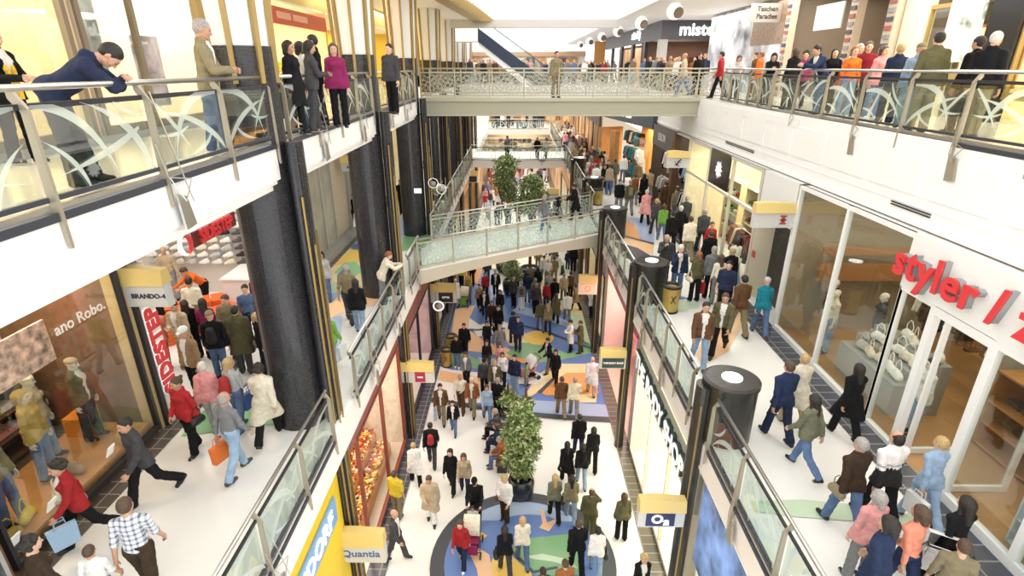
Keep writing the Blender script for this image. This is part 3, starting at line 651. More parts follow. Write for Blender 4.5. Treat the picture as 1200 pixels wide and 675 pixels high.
# ------------------------------------------------------------------ balustrades
def swoosh(mb, o, u, W_, H_, mi, seed, n=5, wid=.075):
    r = random.Random(seed); off = Vector(u).cross(Vector((0, 0, 1)))*.008
    k = r.randrange(3); fl = r.random() < .4
    strokes = [[((.02, .97), (.62, 1.08), (.8, .02), .055), ((.0, .02), (.25, .62), (.95, .78), .042), ((.98, .95), (.72, .6), (.55, .12), .03), ((.2, .35), (.3, .1), (.62, .05), .026), ((.55, .5), (.75, .35), (.98, .45), .02)],
               [((.05, .02), (.12, .75), (.6, .98), .05), ((.98, .98), (.55, .95), (.4, .02), .045), ((.1, .6), (.4, .35), (.95, .2), .034), ((.7, .02), (.75, .4), (.98, .62), .026), ((.3, .95), (.2, .8), (.02, .75), .022)],
               [((.0, .75), (.6, .95), (.95, .02), .052), ((.18, .02), (.3, .55), (.42, .98), .036), ((.6, .98), (.68, .6), (.98, .4), .03), ((.02, .3), (.25, .3), (.4, .02), .028), ((.5, .02), (.6, .28), (.8, .4), .02)]][k]
    strokes = [tuple((W_*((1-p[0]) if fl else p[0]), H_*p[1]) for p in q[:3]) + (q[3],) for q in strokes]
    for a, b, c, w in strokes:
        L = []; Rr = []
        for i in range(11):
            t = i/10; x = (1-t)**2*a[0] + 2*t*(1-t)*b[0] + t*t*c[0]; y = (1-t)**2*a[1] + 2*t*(1-t)*b[1] + t*t*c[1]
            dx = 2*(1-t)*(b[0]-a[0]) + 2*t*(c[0]-b[0]); dy = 2*(1-t)*(b[1]-a[1]) + 2*t*(c[1]-b[1]); l = math.hypot(dx, dy) + 1e-6
            ww = w*(math.sin(math.pi*min(1, .12+t*.95))**.8 if t < .96 else .03); L.append((x - dy/l*ww, y + dx/l*ww)); Rr.append((x + dy/l*ww, y - dx/l*ww))
        cl_ = lambda p: (min(W_-.01, max(.01, p[0])), min(H_-.01, max(.01, p[1])))
        for i in range(10):
            q = [cl_(L[i]), cl_(L[i+1]), cl_(Rr[i+1]), cl_(Rr[i])]
            if abs(q[0][0]-q[1][0]) + abs(q[0][1]-q[1][1]) < 1e-4: continue
            mb.poly([tuple(Vector(o) + Vector(u)*x + Vector((0, 0, y)) + off) for x, y in q], mi)
def balustrade(A, Bp, z, out, label, group, n=4, br=True, seed=0, hr=1.12):
    A = Vector((*A, 0)); Bv = Vector((*Bp, 0)); u = (Bv-A).normalized(); L = (Bv-A).length; o = Vector((*out, 0)).normalized()
    t = empty('balustrade', (A.x, A.y, z), label=label, cat='balustrade', group=group)
    pt = lambda s, off, h: u*s + o*off + Vector((0, 0, h))
    MB().tube(pt(0, -.02, hr), pt(L, -.02, hr), .03, 12).build('handrail', STEEL, t, smooth=True)
    ang = Matrix((u, o, Vector((0, 0, 1)))).transposed().to_4x4()
    MB().cbox(pt(L/2, -.0, hr-.15), (L, .03, .05), M=ang).build('lower_rail', DARK, t)
    MB().cbox(pt(L/2, .0, .12), (L, .04, .045), M=ang).cbox(pt(L/2, .05, -.03), (L, .03, .075), M=ang).build('base_channel', CHAN, t); MB().cbox(pt(L/2, -.02, .035), (L, .05, .06), M=ang).build('base_tube', STEEL, t)
    for i in range(n+1):
        s = L*i/n if 0 < i < n else (.05 if i == 0 else L-.05)
        p = MB(); pr = [pt(s, .085, -.32), pt(s, .06, -.32), pt(s, .0, .0), pt(s, .015, hr-.19), pt(s, -.06, hr-.08), pt(s, -.06, hr-.02), pt(s, -.01, hr-.02), pt(s, .075, hr-.16), pt(s, .085, .0)]
        w = u*.035; p.prism([tuple(v - w*.5) for v in pr][::-1], tuple(w)); p.build('post', BRZ, t)
        if br and 0 < i < n and i % 2 == 1:
            k = MB(); a = pt(s+.06, .1, .75)
            k.tube(pt(s+.05, .06, .95), pt(s+.2, .2, -.3), .009, 5); k.tube(pt(s-.05, .06, .4), pt(s+.0, .12, -.2), .007, 5)
            k.path([pt(s, .1, .02), pt(s+.32, .16, -.05), pt(s+.12, .16, -.28), pt(s, .1, .02)], .007, 5)
            k.prism([tuple(pt(s+.02, .1, -.18)), tuple(pt(s+.2, .1, -.24)), tuple(pt(s+.28, .1, -.6)), tuple(pt(s+.06, .1, -.62))], tuple(o*.03)); k.build('spotlight_bracket', STEEL if out[0] > 0 else BRZ, t)
    for i in range(n):
        s0 = L*i/n + .05; s1 = L*(i+1)/n - .05; gm = MB(); gm.cbox(pt((s0+s1)/2, 0, .52), (s1-s0, .012, .8), M=ang)
        swoosh(gm, pt(s0, .012, .13), u, s1-s0, .78, 1, seed*31+i, n=5 if s1-s0 > 1 else 4); gm.build('glass_panel', [GLB, FRO], t)
    return t
qn = ['nearest', 'second', 'third', 'fourth', 'fifth', 'sixth']
# level one, left (outward = +X) and right (outward = -X)
lb = [(1.2, 8.75)] + [(leftY[i] + .55, leftY[i+1] - .55) for i in range(5)]
for i, (a, b) in enumerate(lb):
    if i == 1: balustrade((-3.62, a+.2), (-3.62, b), L1, (1, 0), 'glass balustrade of the left middle gallery between the nearest and second columns', 'left middle balustrades', 4, seed=i)
    elif i == 2: balustrade((-3.62, a), (-3.62, 18.9), L1, (1, 0), 'short glass balustrade of the left middle gallery before the sloping footbridge', 'left middle balustrades', 2, seed=i); balustrade((-3.62, 21.9), (-3.62, b+.6), L1, (1, 0), 'stub of glass balustrade on the left gallery just past the sloping footbridge', 'left middle balustrades', 1, False, seed=i)
    else: balustrade((-3.62, a), (-3.62, b), L1, (1, 0), '%s stretch of glass balustrade on the left middle gallery' % qn[i], 'left middle balustrades', 5 if i == 0 else 4, seed=i)
rb = [(1.2, 8.55), (9.7, 15.2), (16.4, 22.0), (26.3, 28.8), (30.0, 35.6), (36.9, 43.3)]
for i, (a, b) in enumerate(rb):
    balustrade((3.68, b), (3.68, a), L1, (-1, 0), '%s stretch of glass balustrade along the right middle gallery' % qn[i], 'right middle balustrades', 5 if i < 3 else 3, seed=10+i)
balustrade((3.68, 64), (3.68, 48.3), L1, (-1, 0), 'far glass balustrade beyond the curved cross platform', 'right middle balustrades', 8, False, seed=40)
# level two left
for i, (a, b) in enumerate([(1.5, 9.35)] + [(leftY[j] + .35, leftY[j+1] - .32) for j in range(2)]):
    balustrade((-4.1, a), (-4.1, b), L2, (1, 0), ['long glass balustrade of the upper left gallery where a man in a hooded top leans', 'upper left balustrade between the nearest and second mosaic columns', 'upper left balustrade that ends at the lattice footbridge'][i], 'upper left balustrades', (5, 4, 5)[i], seed=20+i, hr=1.04)
# level two right, with the gentle outward curve it has
balustrade((7.95, 22.6), (7.55, 17.2), L2, (-1, 0), 'upper right balustrade next to the lattice footbridge', 'upper right balustrades', 5, seed=30)
balustrade((7.52, 17.1), (7.42, 3.5), L2, (-1, 0), 'long upper right glass balustrade lined with onlookers', 'upper right balustrades', 9, seed=31)
struct(nm('trim'), MB().prism([(7.37, 15, L2-.3), (7.37, 23.4, L2-.3), (7.39, 23.4, L2-.3), (7.39, 15, L2-.3)][::-1], (0, 0, .2)), W)
# curved balustrade of the cross platform
for j in range(4):
    pa, pb = cp[1+3*j], cp[4+3*j]
    balustrade((pa[0], pa[1]+.05), (pb[0], pb[1]+.05), L1, (0, -1), ['leftmost bay', 'second bay', 'third bay', 'rightmost bay'][j] + ' of the curved glass balustrade on the far cross platform', 'cross platform balustrades', 2, False, seed=50+j)
balustrade((-3.6, 47.9), (3.6, 47.9), L1, (0, 1), 'rear balustrade of the far cross platform behind the trees', 'cross platform balustrades', 5, False, seed=57)
balustrade((-3.6, 66.1), (3.6, 66.1), L1, (0, -1), 'balustrade of the farthest cross gallery under the lattice footbridge', 'cross platform balustrades', 6, False, seed=58)

# ------------------------------------------------------------------ the two footbridges
def arcs_panel(mb, o, u, n_, W_, H_, seed, r=.011, fam=7, mi=0, flat=False):
    rd = random.Random(seed)
    def clipseg(p, q): return all(-.001 <= v[0] <= W_+.001 and -.001 <= v[1] <= H_+.001 for v in (p, q))
    for cx, cy, a0, a1 in ((0, 0, 0, 90), (W_, 0, 90, 180), (W_*.5, -.15*H_, 0, 180), (W_*rd.uniform(.2, .8), H_*1.1, 180, 360)):
        for k in range(fam):
            rr = H_*(.28 + .2*k); ps = [(cx + rr*math.cos(R(a0 + (a1-a0)*i/12)), cy + rr*math.sin(R(a0 + (a1-a0)*i/12))) for i in range(13)]
            for p, q in zip(ps[:-1], ps[1:]):
                if clipseg(p, q):
                    a = Vector(o) + Vector(u)*p[0] + Vector((0, 0, p[1])); b = Vector(o) + Vector(u)*q[0] + Vector((0, 0, q[1]))
                    if flat:
                        d = (b-a).normalized(); w = Vector(n_).cross(d)*r; mb.poly([tuple(a+w), tuple(a-w), tuple(b-w), tuple(b+w)], mi)
                    else: mb.tube(a, b, r, 4, mi, caps=False)
def bridge_side(t, A, Bp, z, m_frame, npan, seed, glassy, nrm):
    A = Vector((*A, z)); Bv = Vector((*Bp, z)); u = (Bv-A).normalized(); L = (Bv-A).length
    up = Vector((0, 0, 1)); M = Matrix((u, up.cross(u), up)).transposed().to_4x4()
    MB().tube(A + up*1.12, Bv + up*1.12, .03, 10).build('handrail', STEEL if glassy else OLV, t, smooth=True)
    MB().cbox((A+Bv)/2 + up*.97, (L, .04, .05), M=M).cbox((A+Bv)/2 + up*.1, (L, .04, .05), M=M).build('frame_rail', m_frame, t)
    for i in range(npan+1):
        c = A + u*(L*i/npan); MB().cbox(c + up*.53, (.05, .06, 1.14), M=M).build('post', m_frame, t)
    for i in range(npan):
        s0 = L*i/npan + .04; w = L/npan - .08; o = A + u*s0 + up*.13; pm = MB()
        if glassy:
            pm.cbox(o + u*(w/2) + up*.4, (w, .012, .8), M=M); arcs_panel(pm, o + Vector(nrm)*.009, u, Vector(nrm), w, .8, seed+i, .011, 9, 1, True); pm.build('glass_panel', [GLB, FRO2], t)
        else:
            arcs_panel(pm, o, u, Vector(nrm), w, .82, seed+i, .011, 8); pm.cbox(o + u*(w/2) + up*.41, (w, .008, .008), M=M); pm.build('lattice_panel', m_frame, t)
b1 = empty('footbridge', (0, 0, 0), label='sloping lower footbridge with etched glass sides crossing the atrium', cat='bridge')
n0, n1, f0, f1 = (-3.6, 18.35), (3.62, 23.0), (-3.6, 21.7), (3.5, 26.4)
d = MB(); NSEG = 16
for i in range(NSEG):
    t0, t1 = i/NSEG, (i+1)/NSEG; zb = lambda t: 5.02 + .22*math.sin(math.pi*t)
    a0 = [n0[j] + (n1[j]-n0[j])*t0 for j in (0, 1)]; a1 = [n0[j] + (n1[j]-n0[j])*t1 for j in (0, 1)]; c0 = [f0[j] + (f1[j]-f0[j])*t0 for j in (0, 1)]; c1 = [f0[j] + (f1[j]-f0[j])*t1 for j in (0, 1)]
    d.add([(*a0, zb(t0)), (*a1, zb(t1)), (*c1, zb(t1)), (*c0, zb(t0)), (*a0, L1-.03), (*a1, L1-.03), (*c1, L1-.03), (*c0, L1-.03)], [(3,2,1,0),(4,5,6,7),(0,1,5,4),(2,3,7,6)], 0)
d.prism([(n0[0], n0[1], L1-.03), (n1[0], n1[1], L1-.03), (f1[0], f1[1], L1-.03), (f0[0], f0[1], L1-.03)], (0, 0, .035), 1)
d.build('deck', [mat('bridge_side', (.55,.52,.42), .5), FLW], b1)
un = (Vector((*n1, 0)) - Vector((*n0, 0))).normalized(); nn = (un.y, -un.x, 0)
e0, e1 = (n0[0], n0[1]+.05), (n1[0], n1[1]+.05)
bridge_side(b1, e0, e1, L1, OLV, 6, 100, True, nn); bridge_side(b1, f0, f1, L1, OLV, 6, 120, True, nn)
b2 = empty('footbridge', (0, 0, 0), label='straight upper footbridge with olive curved lattice railings', cat='bridge')
MB().box(-4.1, 8.7, 23.55, 26.2, 10.55, 11.1).build('beam', OLV2, b2)
MB().box(-4.1, 8.7, 23.48, 23.6, 11.08, 11.22).box(-4.1, 8.7, 23.5, 26.25, 11.1, 11.18).box(-4.1, 8.7, 23.5, 23.6, 10.5, 10.56).build('edge', OLV, b2)
bridge_side(b2, (-4.0, 23.55), (8.65, 23.55), L2, OLV, 9, 200, False, (0, -1, 0)); bridge_side(b2, (-4.0, 26.1), (8.65, 26.1), L2, OLV, 9, 230, False, (0, -1, 0))
# ------------------------------------------------------------------ shops
def shop_box(side, y0, y1, z0, z1, x, depth, wall, floor=None, ceil=None, back=True, e=120, col=(1, .9, .75), nx=1):
    s = 1 if side == 'R' else -1; xb = x + s*depth; X0, X1 = min(x, xb), max(x, xb)
    wd = 'right' if side == 'R' else 'left'
    m = MB(); m.box(xb, xb + s*.06, y0, y1, z0, z1); m.box(X0, X1, y0-.06, y0, z0, z1); m.box(X0, X1, y1, y1+.06, z0, z1)
    struct('wall_'+wd, m, wall)
    struct('ceiling', B(X0, X1, y0, y1, z1-.05, z1), ceil or W)
    if floor: struct('floor', B(X0, X1, y0, y1, z0, z0+.02), floor)
    if e: area((X0+X1)/2, (y0+y1)/2, z1-.12, (X1-X0)*.7, (y1-y0)*.8, e, col)
def glazing(side, ys, z0, z1, x, frame, fw=.06, midz=None, name='window', gl=None):
    s = 1 if side == 'R' else -1; t = MB()
    for y in ys: t.box(x-.05, x+.05, y-fw/2, y+fw/2, z0, z1)
    t.box(x-.055, x+.055, ys[0], ys[-1], z0, z0+fw*1.6); t.box(x-.055, x+.055, ys[0], ys[-1], z1-fw, z1)
    if midz: t.box(x-.055, x+.055, ys[0], ys[-1], midz-fw/2, midz+fw/2)
    o = struct(nm('window'), t, frame)
    for a, b in zip(ys[:-1], ys[1:]):
        MB().box(x-.008, x+.008, a+fw/2, b-fw/2, z0+fw*1.6, z1-fw).build('pane', gl or SGL, o)
    return o
def area(x, y, z, sx, sy, e, col=(1, .95, .88), rot=(0, 0, 0)):
    l = bpy.data.lights.new('lamp', 'AREA'); l.shape = 'RECTANGLE'; l.size = sx; l.size_y = sy; l.energy = e*SHOPL; l.color = col
    o = bpy.data.objects.new('lamp', l); COL.objects.link(o); o.location = (x, y, z); o.rotation_euler = rot; return o
NL, NR = (1, 0, 0), (-1, 0, 0)   # left shops look to +X, right shops to -X
# --- garments and goods, shared meshes
def garment_mesh(k):
    if ('g', k) in PM: return PM[('g', k)]
    f = Field((-.35, -.14, -.95), (.35, .14, .1), .016)
    L = (.75, .6, .9)[k % 3]
    f.cone((-.14, 0, -.05), (.14, 0, -.05), .045, .045, .03); f.cone((0, 0, -.08), (0, 0, -L), .1, .13 + .04*(k % 2), .05)
    for s in (-1, 1): f.cone((s*.1, 0, -.1), (s*.12, 0, -L+.03), .08, .1, .06); f.cone((s*.17, 0, -.06), (s*.27, .01, -.55), .045, .035, .02)
    X, Y, Z = f.grid(); f.d += (.012*np.sin(38*X+3*k)*np.clip(-Z, 0, 1)).astype(np.float32); f.d = np.maximum(f.d, np.abs(Y) - .075 - .02*np.clip(-Z, 0, 1)); f.d = np.maximum(f.d, (-L) - Z + 0*X)
    me = raw_mesh('garment', [f.mesh(.08)], [M_cloth()]); PM[('g', k)] = me; return me
def garments(p, q, n, z, cols, label, group, rz=None, k0=0):
    p, q = Vector(p), Vector(q); ang = math.atan2((q-p).y, (q-p).x) + math.pi/2 if rz is None else rz
    for i in range(n):
        o = bpy.data.objects.new('garment', garment_mesh((i+k0) % 3)); COL.objects.link(o); v = p.lerp(q, (i+.5)/n); o.location = (v.x, v.y, z); o.rotation_euler = (0, 0, ang + random.uniform(-.15, .15))
        s = random.uniform(.85, 1.05); o.scale = (s, s, s); o.color = (*[c*random.uniform(.8, 1.2) for c in C[random.choice(cols)]], 1); tag(o, label, 'garment', group)
def rack(p, q, z0, h, label):
    p, q = Vector((*p, z0)), Vector((*q, z0)); t = empty('clothes_rail', p, label=label, cat='rail'); d = q-p
    MB().tube((0, 0, h), tuple(d + Vector((0, 0, h))), .018, 8).build('rail', STEEL, t)
    for e in (Vector(), d): MB().tube(tuple(e), tuple(e + Vector((0, 0, h))), .018, 8).tube(tuple(e + Vector((-.25, 0, .02))), tuple(e + Vector((.25, 0, .02))), .015, 6).build('leg', STEEL, t)
def shelf_unit(x0, x1, y0, y1, z0, z1, n, m, label, side_open, name='shelf_unit'):
    t = empty(name, ((x0+x1)/2, (y0+y1)/2, z0), label=label, cat='shelves'); c = t.location
    dx, dy, H_ = (x1-x0)/2, (y1-y0)/2, z1-z0
    ax = 0 if side_open in ('+x', '-x') else 1
    bk = MB(); sg = -1 if side_open[0] == '+' else 1
    (bk.box(sg*dx-.01, sg*dx+.01, -dy, dy, 0, H_) if ax == 0 else bk.box(-dx, dx, sg*dy-.01, sg*dy+.01, 0, H_)); bk.build('back_panel', m, t)
    for s in (-1, 1): (MB().box(-dx, dx, s*dy-.015, s*dy+.015, 0, H_) if ax == 0 else MB().box(s*dx-.015, s*dx+.015, -dy, dy, 0, H_)).build('side_panel', m, t)
    for i in range(n+1): MB().box(-dx, dx, -dy, dy, H_*i/n - (.025 if i else 0), H_*i/n + (0 if i else .03)).build('shelf', m, t)
    return t
FOLD = MB()
for i in range(3): FOLD.box(-.15+.01*i, .15-.008*i, -.12+.006*i, .12, .035*i+.002, .035*i+.033)
def folded(x, y, z, col, label, group, rz=0):
    if 'fold' not in PM: PM['fold'] = FOLD.mesh('folded_clothes', M_cloth())
    o = bpy.data.objects.new('folded_clothes', PM['fold']); COL.objects.link(o); o.location = (x, y, z); o.rotation_euler = (0, 0, rz + random.uniform(-.1, .1)); o.color = (*C[col], 1); tag(o, label, 'clothes', group)
def bag_mesh(kind):
    if ('bag', kind) in PM: return PM[('bag', kind)]
    if kind == 'shopper':
        m = MB(); m.add([(-.16,-.05,0),(.16,-.05,0),(.16,.05,0),(-.16,.05,0),(-.18,-.04,.34),(.18,-.04,.34),(.18,.04,.34),(-.18,.04,.34)], [(3,2,1,0),(0,1,5,4),(1,2,6,5),(2,3,7,6),(3,0,4,7),(4,5,6,7)])
        for y in (-.035, .035): m.path([(-.07, y, .34), (-.06, y, .46), (.06, y, .46), (.07, y, .34)], .006, 5)
        me = m.mesh('shopping_bag', mat('bag_paper', objcol=True, rough=.5))
    elif kind == 'handbag':
        f = Field((-.22, -.1, -.02), (.22, .1, .3), .01); f.cone((-.1, 0, .09), (.1, 0, .09), .075, .075, .04); f.cone((-.07, 0, .16), (.07, 0, .16), .045, .045, .05)
        p = f.mesh(.04); me = raw_mesh('handbag', [p], [mat('bag_leather', objcol=True, rough=.45, noise=.1)])
        bm_ = MB(); bm_.path([(-.09, 0, .18), (-.1, 0, .3), (-.03, 0, .4), (.03, 0, .4), (.1, 0, .3), (.09, 0, .18)], .01, 6); m2 = bm_.mesh('h', me.materials[0])
        import bmesh; b = bmesh.new(); b.from_mesh(me); b.from_mesh(m2); b.to_mesh(me); b.free()
    elif kind == 'backpack':
        f = Field((-.2, -.14, -.02), (.2, .14, .52), .012); f.cone((0, 0, .12), (0, 0, .36), .13, .11, .05); f.cone((-.07, -.08, .12), (.07, -.08, .12), .05, .05, .03); X, Y, Z = f.grid(); f.d = np.maximum(f.d, Y - .07 + 0*X)
        me = raw_mesh('backpack', [f.mesh(.04)], [mat('bag_canvas', objcol=True, rough=.8, noise=.1)])
    PM[('bag', kind)] = me; return me
def bag(kind, loc, rz, col, label, sc=1.0):
    o = bpy.data.objects.new({'shopper': 'shopping_bag', 'handbag': 'handbag', 'backpack': 'backpack'}[kind], bag_mesh(kind)); COL.objects.link(o); o.location = loc; o.rotation_euler = (0, 0, rz); o.scale = (sc,)*3; o.color = (*C[col], 1)
    tag(o, label, 'bag'); return o
def blade(x0, x1, y, z0, z1, label, side, face=None, facem=None, txt=None, tcol=None, size=.28, bold=.006, sp=1):
    """projecting sign: yellow swept canopy over a grey box, lettering on the side that looks down the mall"""
    t = empty('blade_sign', (0, y, 0), label=label, cat='sign')
    H_ = z1-z0; zc = z0 + H_*.62
    MB().box(x0, x1, -.09, .09, z0, zc).build('sign_box', LGR, t)
    c = MB(); n = 8
    for i in range(n):
        a, b = x0 + (x1-x0)*i/n, x0 + (x1-x0)*(i+1)/n; f = lambda x: .02*math.sin((x-x0)/(x1-x0)*math.pi*1.5) + (.035 if side == 'L' else -.0)
        c.add([(a,-.16,zc),(b,-.16,zc),(b,.16,zc),(a,.16,zc),(a,-.1,z1+f(a)),(b,-.1,z1+f(b)),(b,.1,z1+f(b)),(a,.1,z1+f(a))], [(3,2,1,0),(4,5,6,7),(0,1,5,4),(2,3,7,6),(3,0,4,7),(1,2,6,5)])
    c.build('canopy', mat('canopy_gold', (.72,.55,.2), .5), t)
    if face: MB().box(face[0], face[1], -.105, -.088, z0+.04, zc-.03).build('sign_face', facem, t)
    if txt: text(txt, size, tcol, facing((((face[0]+face[1])/2) if face else (x0+x1)/2, -.108 if face else -.093, (z0+zc)/2), (0, -1, 0)), t, .006, bold, sp)
    return t
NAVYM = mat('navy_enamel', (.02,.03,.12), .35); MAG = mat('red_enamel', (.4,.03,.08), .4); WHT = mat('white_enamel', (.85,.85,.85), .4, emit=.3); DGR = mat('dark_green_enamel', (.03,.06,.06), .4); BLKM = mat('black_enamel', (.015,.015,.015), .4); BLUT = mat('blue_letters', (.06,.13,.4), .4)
blade(-4.05, -2.95, 9.1, 2.0, 2.85, 'blade sign with curling blue lettering under a gold canopy, bottom left', 'L', txt='Quantia', tcol=BLUT, size=.27, bold=.004)
blade(2.5, 3.45, 8.7, 3.55, 4.25, 'blade sign with white O2 on a navy square hanging from the right pier', 'R', (2.66, 3.25), NAVYM, 'O₂', WHT, .3, .012)
blade(2.66, 3.5, 15.5, 3.3, 4.0, 'blade sign with small white capitals on dark green above the pink shop', 'R', (2.74, 3.45), DGR, 'THE BODY SHOP', WHT, .085, .002)
blade(2.66, 3.5, 22.3, 3.05, 3.95, 'pale orange blade sign with a ring emblem beside the third right pier', 'R', (2.72, 3.45), mat('peach_enamel', (.85,.6,.45), .4))
rg = MB()
for i in range(24): a, b = 2*math.pi*i/24, 2*math.pi*(i+1)/24; rg.tube((3.08+.12*math.cos(a), 22.19, 3.33+.12*math.sin(a)), (3.08+.12*math.cos(b), 22.19, 3.33+.12*math.sin(b)), .015, 5)
tag(rg.build('ring_emblem', mat('orange_enamel', (.8,.3,.08), .4)), 'thin orange ring emblem on the pale orange blade sign', 'emblem')
blade(-4.1, -2.85, 16.1, 2.35, 3.1, 'blade sign with a dark red square above the ground floor litter bin', 'L', (-3.5, -3.15), MAG, 'vent', WHT, .11, .002)
blade(-4.1, -2.8, 22.8, 2.4, 3.28, 'blade sign with a black plate behind the hanging ring lamp', 'L', (-3.6, -2.95), BLKM, 'OPTIK', WHT, .12, .002)
blade(-7.25, -6.4, 9.15, 8.3, 9.0, 'blade sign lettered BRANDO-4 over the left gallery shops', 'L', face=(-7.05, -6.42), facem=LGR, txt='BRANDO-4', tcol=mat('dark_letters', (.03,.03,.06), .4), size=.125, bold=.004)
blade(6.12, 7.15, 13.9, 8.5, 9.15, 'blade sign with a dark red emblem beside the black tiled pier', 'R', (6.75, 6.98), mat('grey_enamel', (.6,.6,.65), .4))
em = MB().box(6.78, 6.95, 13.78, 13.8, 8.6, 8.64).box(6.78, 6.95, 13.78, 13.8, 8.8, 8.84).box(6.82, 6.91, 13.78, 13.8, 8.64, 8.8).box(6.78, 6.95, 13.78, 13.8, 8.7, 8.735)
tag(em.build('emblem', mat('brick_red', (.4,.08,.05), .4)), 'dark red hourglass emblem on the right blade sign', 'emblem')
blade(5.75, 6.62, 21.5, 8.75, 9.38, 'blade sign with a black rampant animal emblem on the right gallery', 'R')
ln_ = MB()
for a, b, r_ in (((6.13, 8.84), (6.2, 9.0), .03), ((6.2, 9.0), (6.27, 9.06), .026), ((6.16, 8.92), (6.06, 8.86), .016), ((6.2, 9.0), (6.3, 8.95), .013), ((6.14, 8.86), (6.24, 8.82), .013), ((6.24, 9.03), (6.29, 9.09), .022), ((6.1, 8.9), (6.05, 9.02), .01)): ln_.tube((a[0], 21.4, a[1]), (b[0], 21.4, b[1]), r_, 6)
tag(ln_.build('emblem', BLKM), 'black rampant animal emblem on the grey blade sign', 'emblem')
blade(-7.1, -6.4, 22, 8.5, 9.05, 'small blade sign over the left gallery doorway', 'L', txt='ALE', tcol=MATS['dark_letters'], size=.16)
blade(-3.9, -3.1, 42, 4.1, 4.95, 'far left gold canopied blade sign under the curved platform', 'L', (-3.8, -3.2), BLKM)
blade(1.9, 2.7, 36, 4.0, 4.9, 'far right gold canopied blade sign beside the trees', 'R')

# --- LEFT, level one: window shop, pier, shoe shop, shuttered unit, doorway
X1 = -7.15
shop_box('L', 5.55, 8.95, L1, 9.7, X1, 3.4, mat('window_brown', (.2,.11,.06), .5, noise=.2), mat('window_floor', (.12,.08,.05), .3), e=200, col=(1, .82, .6))
rack((X1-1.7, 5.8), (X1-1.7, 8.4), L1+.02, 2.3, 'high clothes rail of fur trimmed coats in the left window'); garments((X1-1.7, 5.9), (X1-1.7, 7.3), 6, L1+2.28, ['khaki', 'dkbrown', 'gold', 'brown', 'tan'], 'coat hanging from the high rail of the left window', 'coats in the left window')
glazing('L', [5.62, 8.9], L1+.12, 9.35, X1, DARK, .06)
struct(nm('trim'), MB().box(X1-.1, X1+.0, 5.5, 9.0, 9.35, 10.5), BEIGE)
struct(nm('trim'), MB().box(X1-.3, X1-.02, 8.93, 9.12, L1, 10.5), mat('light_oak', (.6,.45,.22), .4, noise=.08))
struct(nm('trim'), MB().box(X1-.2, X1+.05, 9.12, 9.22, L1, 10.5), DARK)
tag(MB().box(X1-1.5, X1-.12, 5.7, 8.85, L1+.02, L1+.3).build('display_plinth', WOOD), 'low orange wooden plinth inside the mannequin window', 'plinth')
tx = text('ano Robo.', .26, mat('window_letters', (.75,.72,.68), .4), facing((X1+.03, 7.95, 8.62), NL), None, .003, .004, 1.0); tag(tx, 'pale lettering on the glass of the mannequin window', 'lettering')
tag(B(X1-.35, X1-.33, 8.0, 8.18, 8.98, 9.2).build('fire_sign', mat('sign_red', (.45,.06,.03), .4)), 'small red square sign high inside the mannequin window', 'sign')
struct('wall_left', MB().box(X1-3.3, X1-3.2, 5.6, 8.9, 8.7, 9.6), BEIGE); tag(MB().box(X1-.9, X1-.86, 7.1, 8.2, 7.7, 8.45).build('poster', mat('poster_blush', (.8,.55,.48), .5, noise=.7, nscale=7)), 'blush coloured picture board hanging above the mannequins', 'poster')
su = shelf_unit(X1-2.5, X1-2.05, 6.2, 8.6, L1+.1, 7.9, 5, BRWN, 'dark brown shelf unit of folded clothes behind the mannequins', '+x')
for r_ in range(1, 5):
    for j in range(7): folded(X1-2.25, 6.4 + .31*j, L1+.12 + r_*.44, random.choice(['beige', 'cream', 'rust', 'pink', 'olive', 'gold', 'brown', 'white']), 'folded clothes on the dark shelves behind the mannequins', 'folded clothes in the mannequin window', R(90))
pc = MB().box(X1-1.9, X1-1.86, 7.3, 8.35, 7.95, 8.6)
tag(pc.build('poster', mat('poster_warm', (.7,.45,.35), .5, noise=.6, nscale=6)), 'warm toned picture hanging at the back of the mannequin window', 'poster')
def cube_box(x, y, z, s, m, label): tag(MB().box(x-s, x+s, y-s, y+s, z, z+2*s).build('display_box', m), label, 'box')
cube_box(-8.3, 8.55, L1+.3, .2, mat('orange_gloss', (.8,.3,.04), .3), 'orange display box at the far end of the mannequin window'); 
for i, (x, y, col) in enumerate(((-7.45, 5.95, 'gold'), (-7.55, 6.35, 'yellow'), (-7.4, 6.75, 'cream'), (-7.35, 8.2, 'gold'), (-7.6, 7.4, 'tan'))):
    bag('handbag', (x, y, L1+.3), R(90 + 20*i), col, ['gold handbag nearest the corner of the window plinth', 'yellow handbag on the window plinth', 'cream handbag on the window plinth', 'gold handbag at the far end of the plinth', 'tan handbag between the mannequins'][i])
for i, (x, y) in enumerate(((-7.3, 5.85), (-7.32, 6.55), (-7.3, 7.85))):
    tag(MB().cbox((x, y, L1+.42), (.02, .16, .22), 0, M=Matrix.Rotation(.4, 4, 'Y')).build('price_card', WHT), ['white price card at the near end of the plinth', 'white price card beside the yellow handbag', 'white price card near the far handbag'][i], 'card')
# dark blue corner unit at the very left
shop_box('L', 2.5, 5.45, L1, 9.7, X1, 2.4, mat('blue_dark_wall', (.03,.04,.12), .4, noise=.5, nscale=5), e=25, col=(.8, .85, 1)); glazing('L', [2.6, 4.0, 5.45], L1+.08, 9.35, X1, LGR, .06)
struct(nm('trim'), MB().box(X1-.1, X1, 2.4, 5.5, 9.35, 10.5), BEIGE)
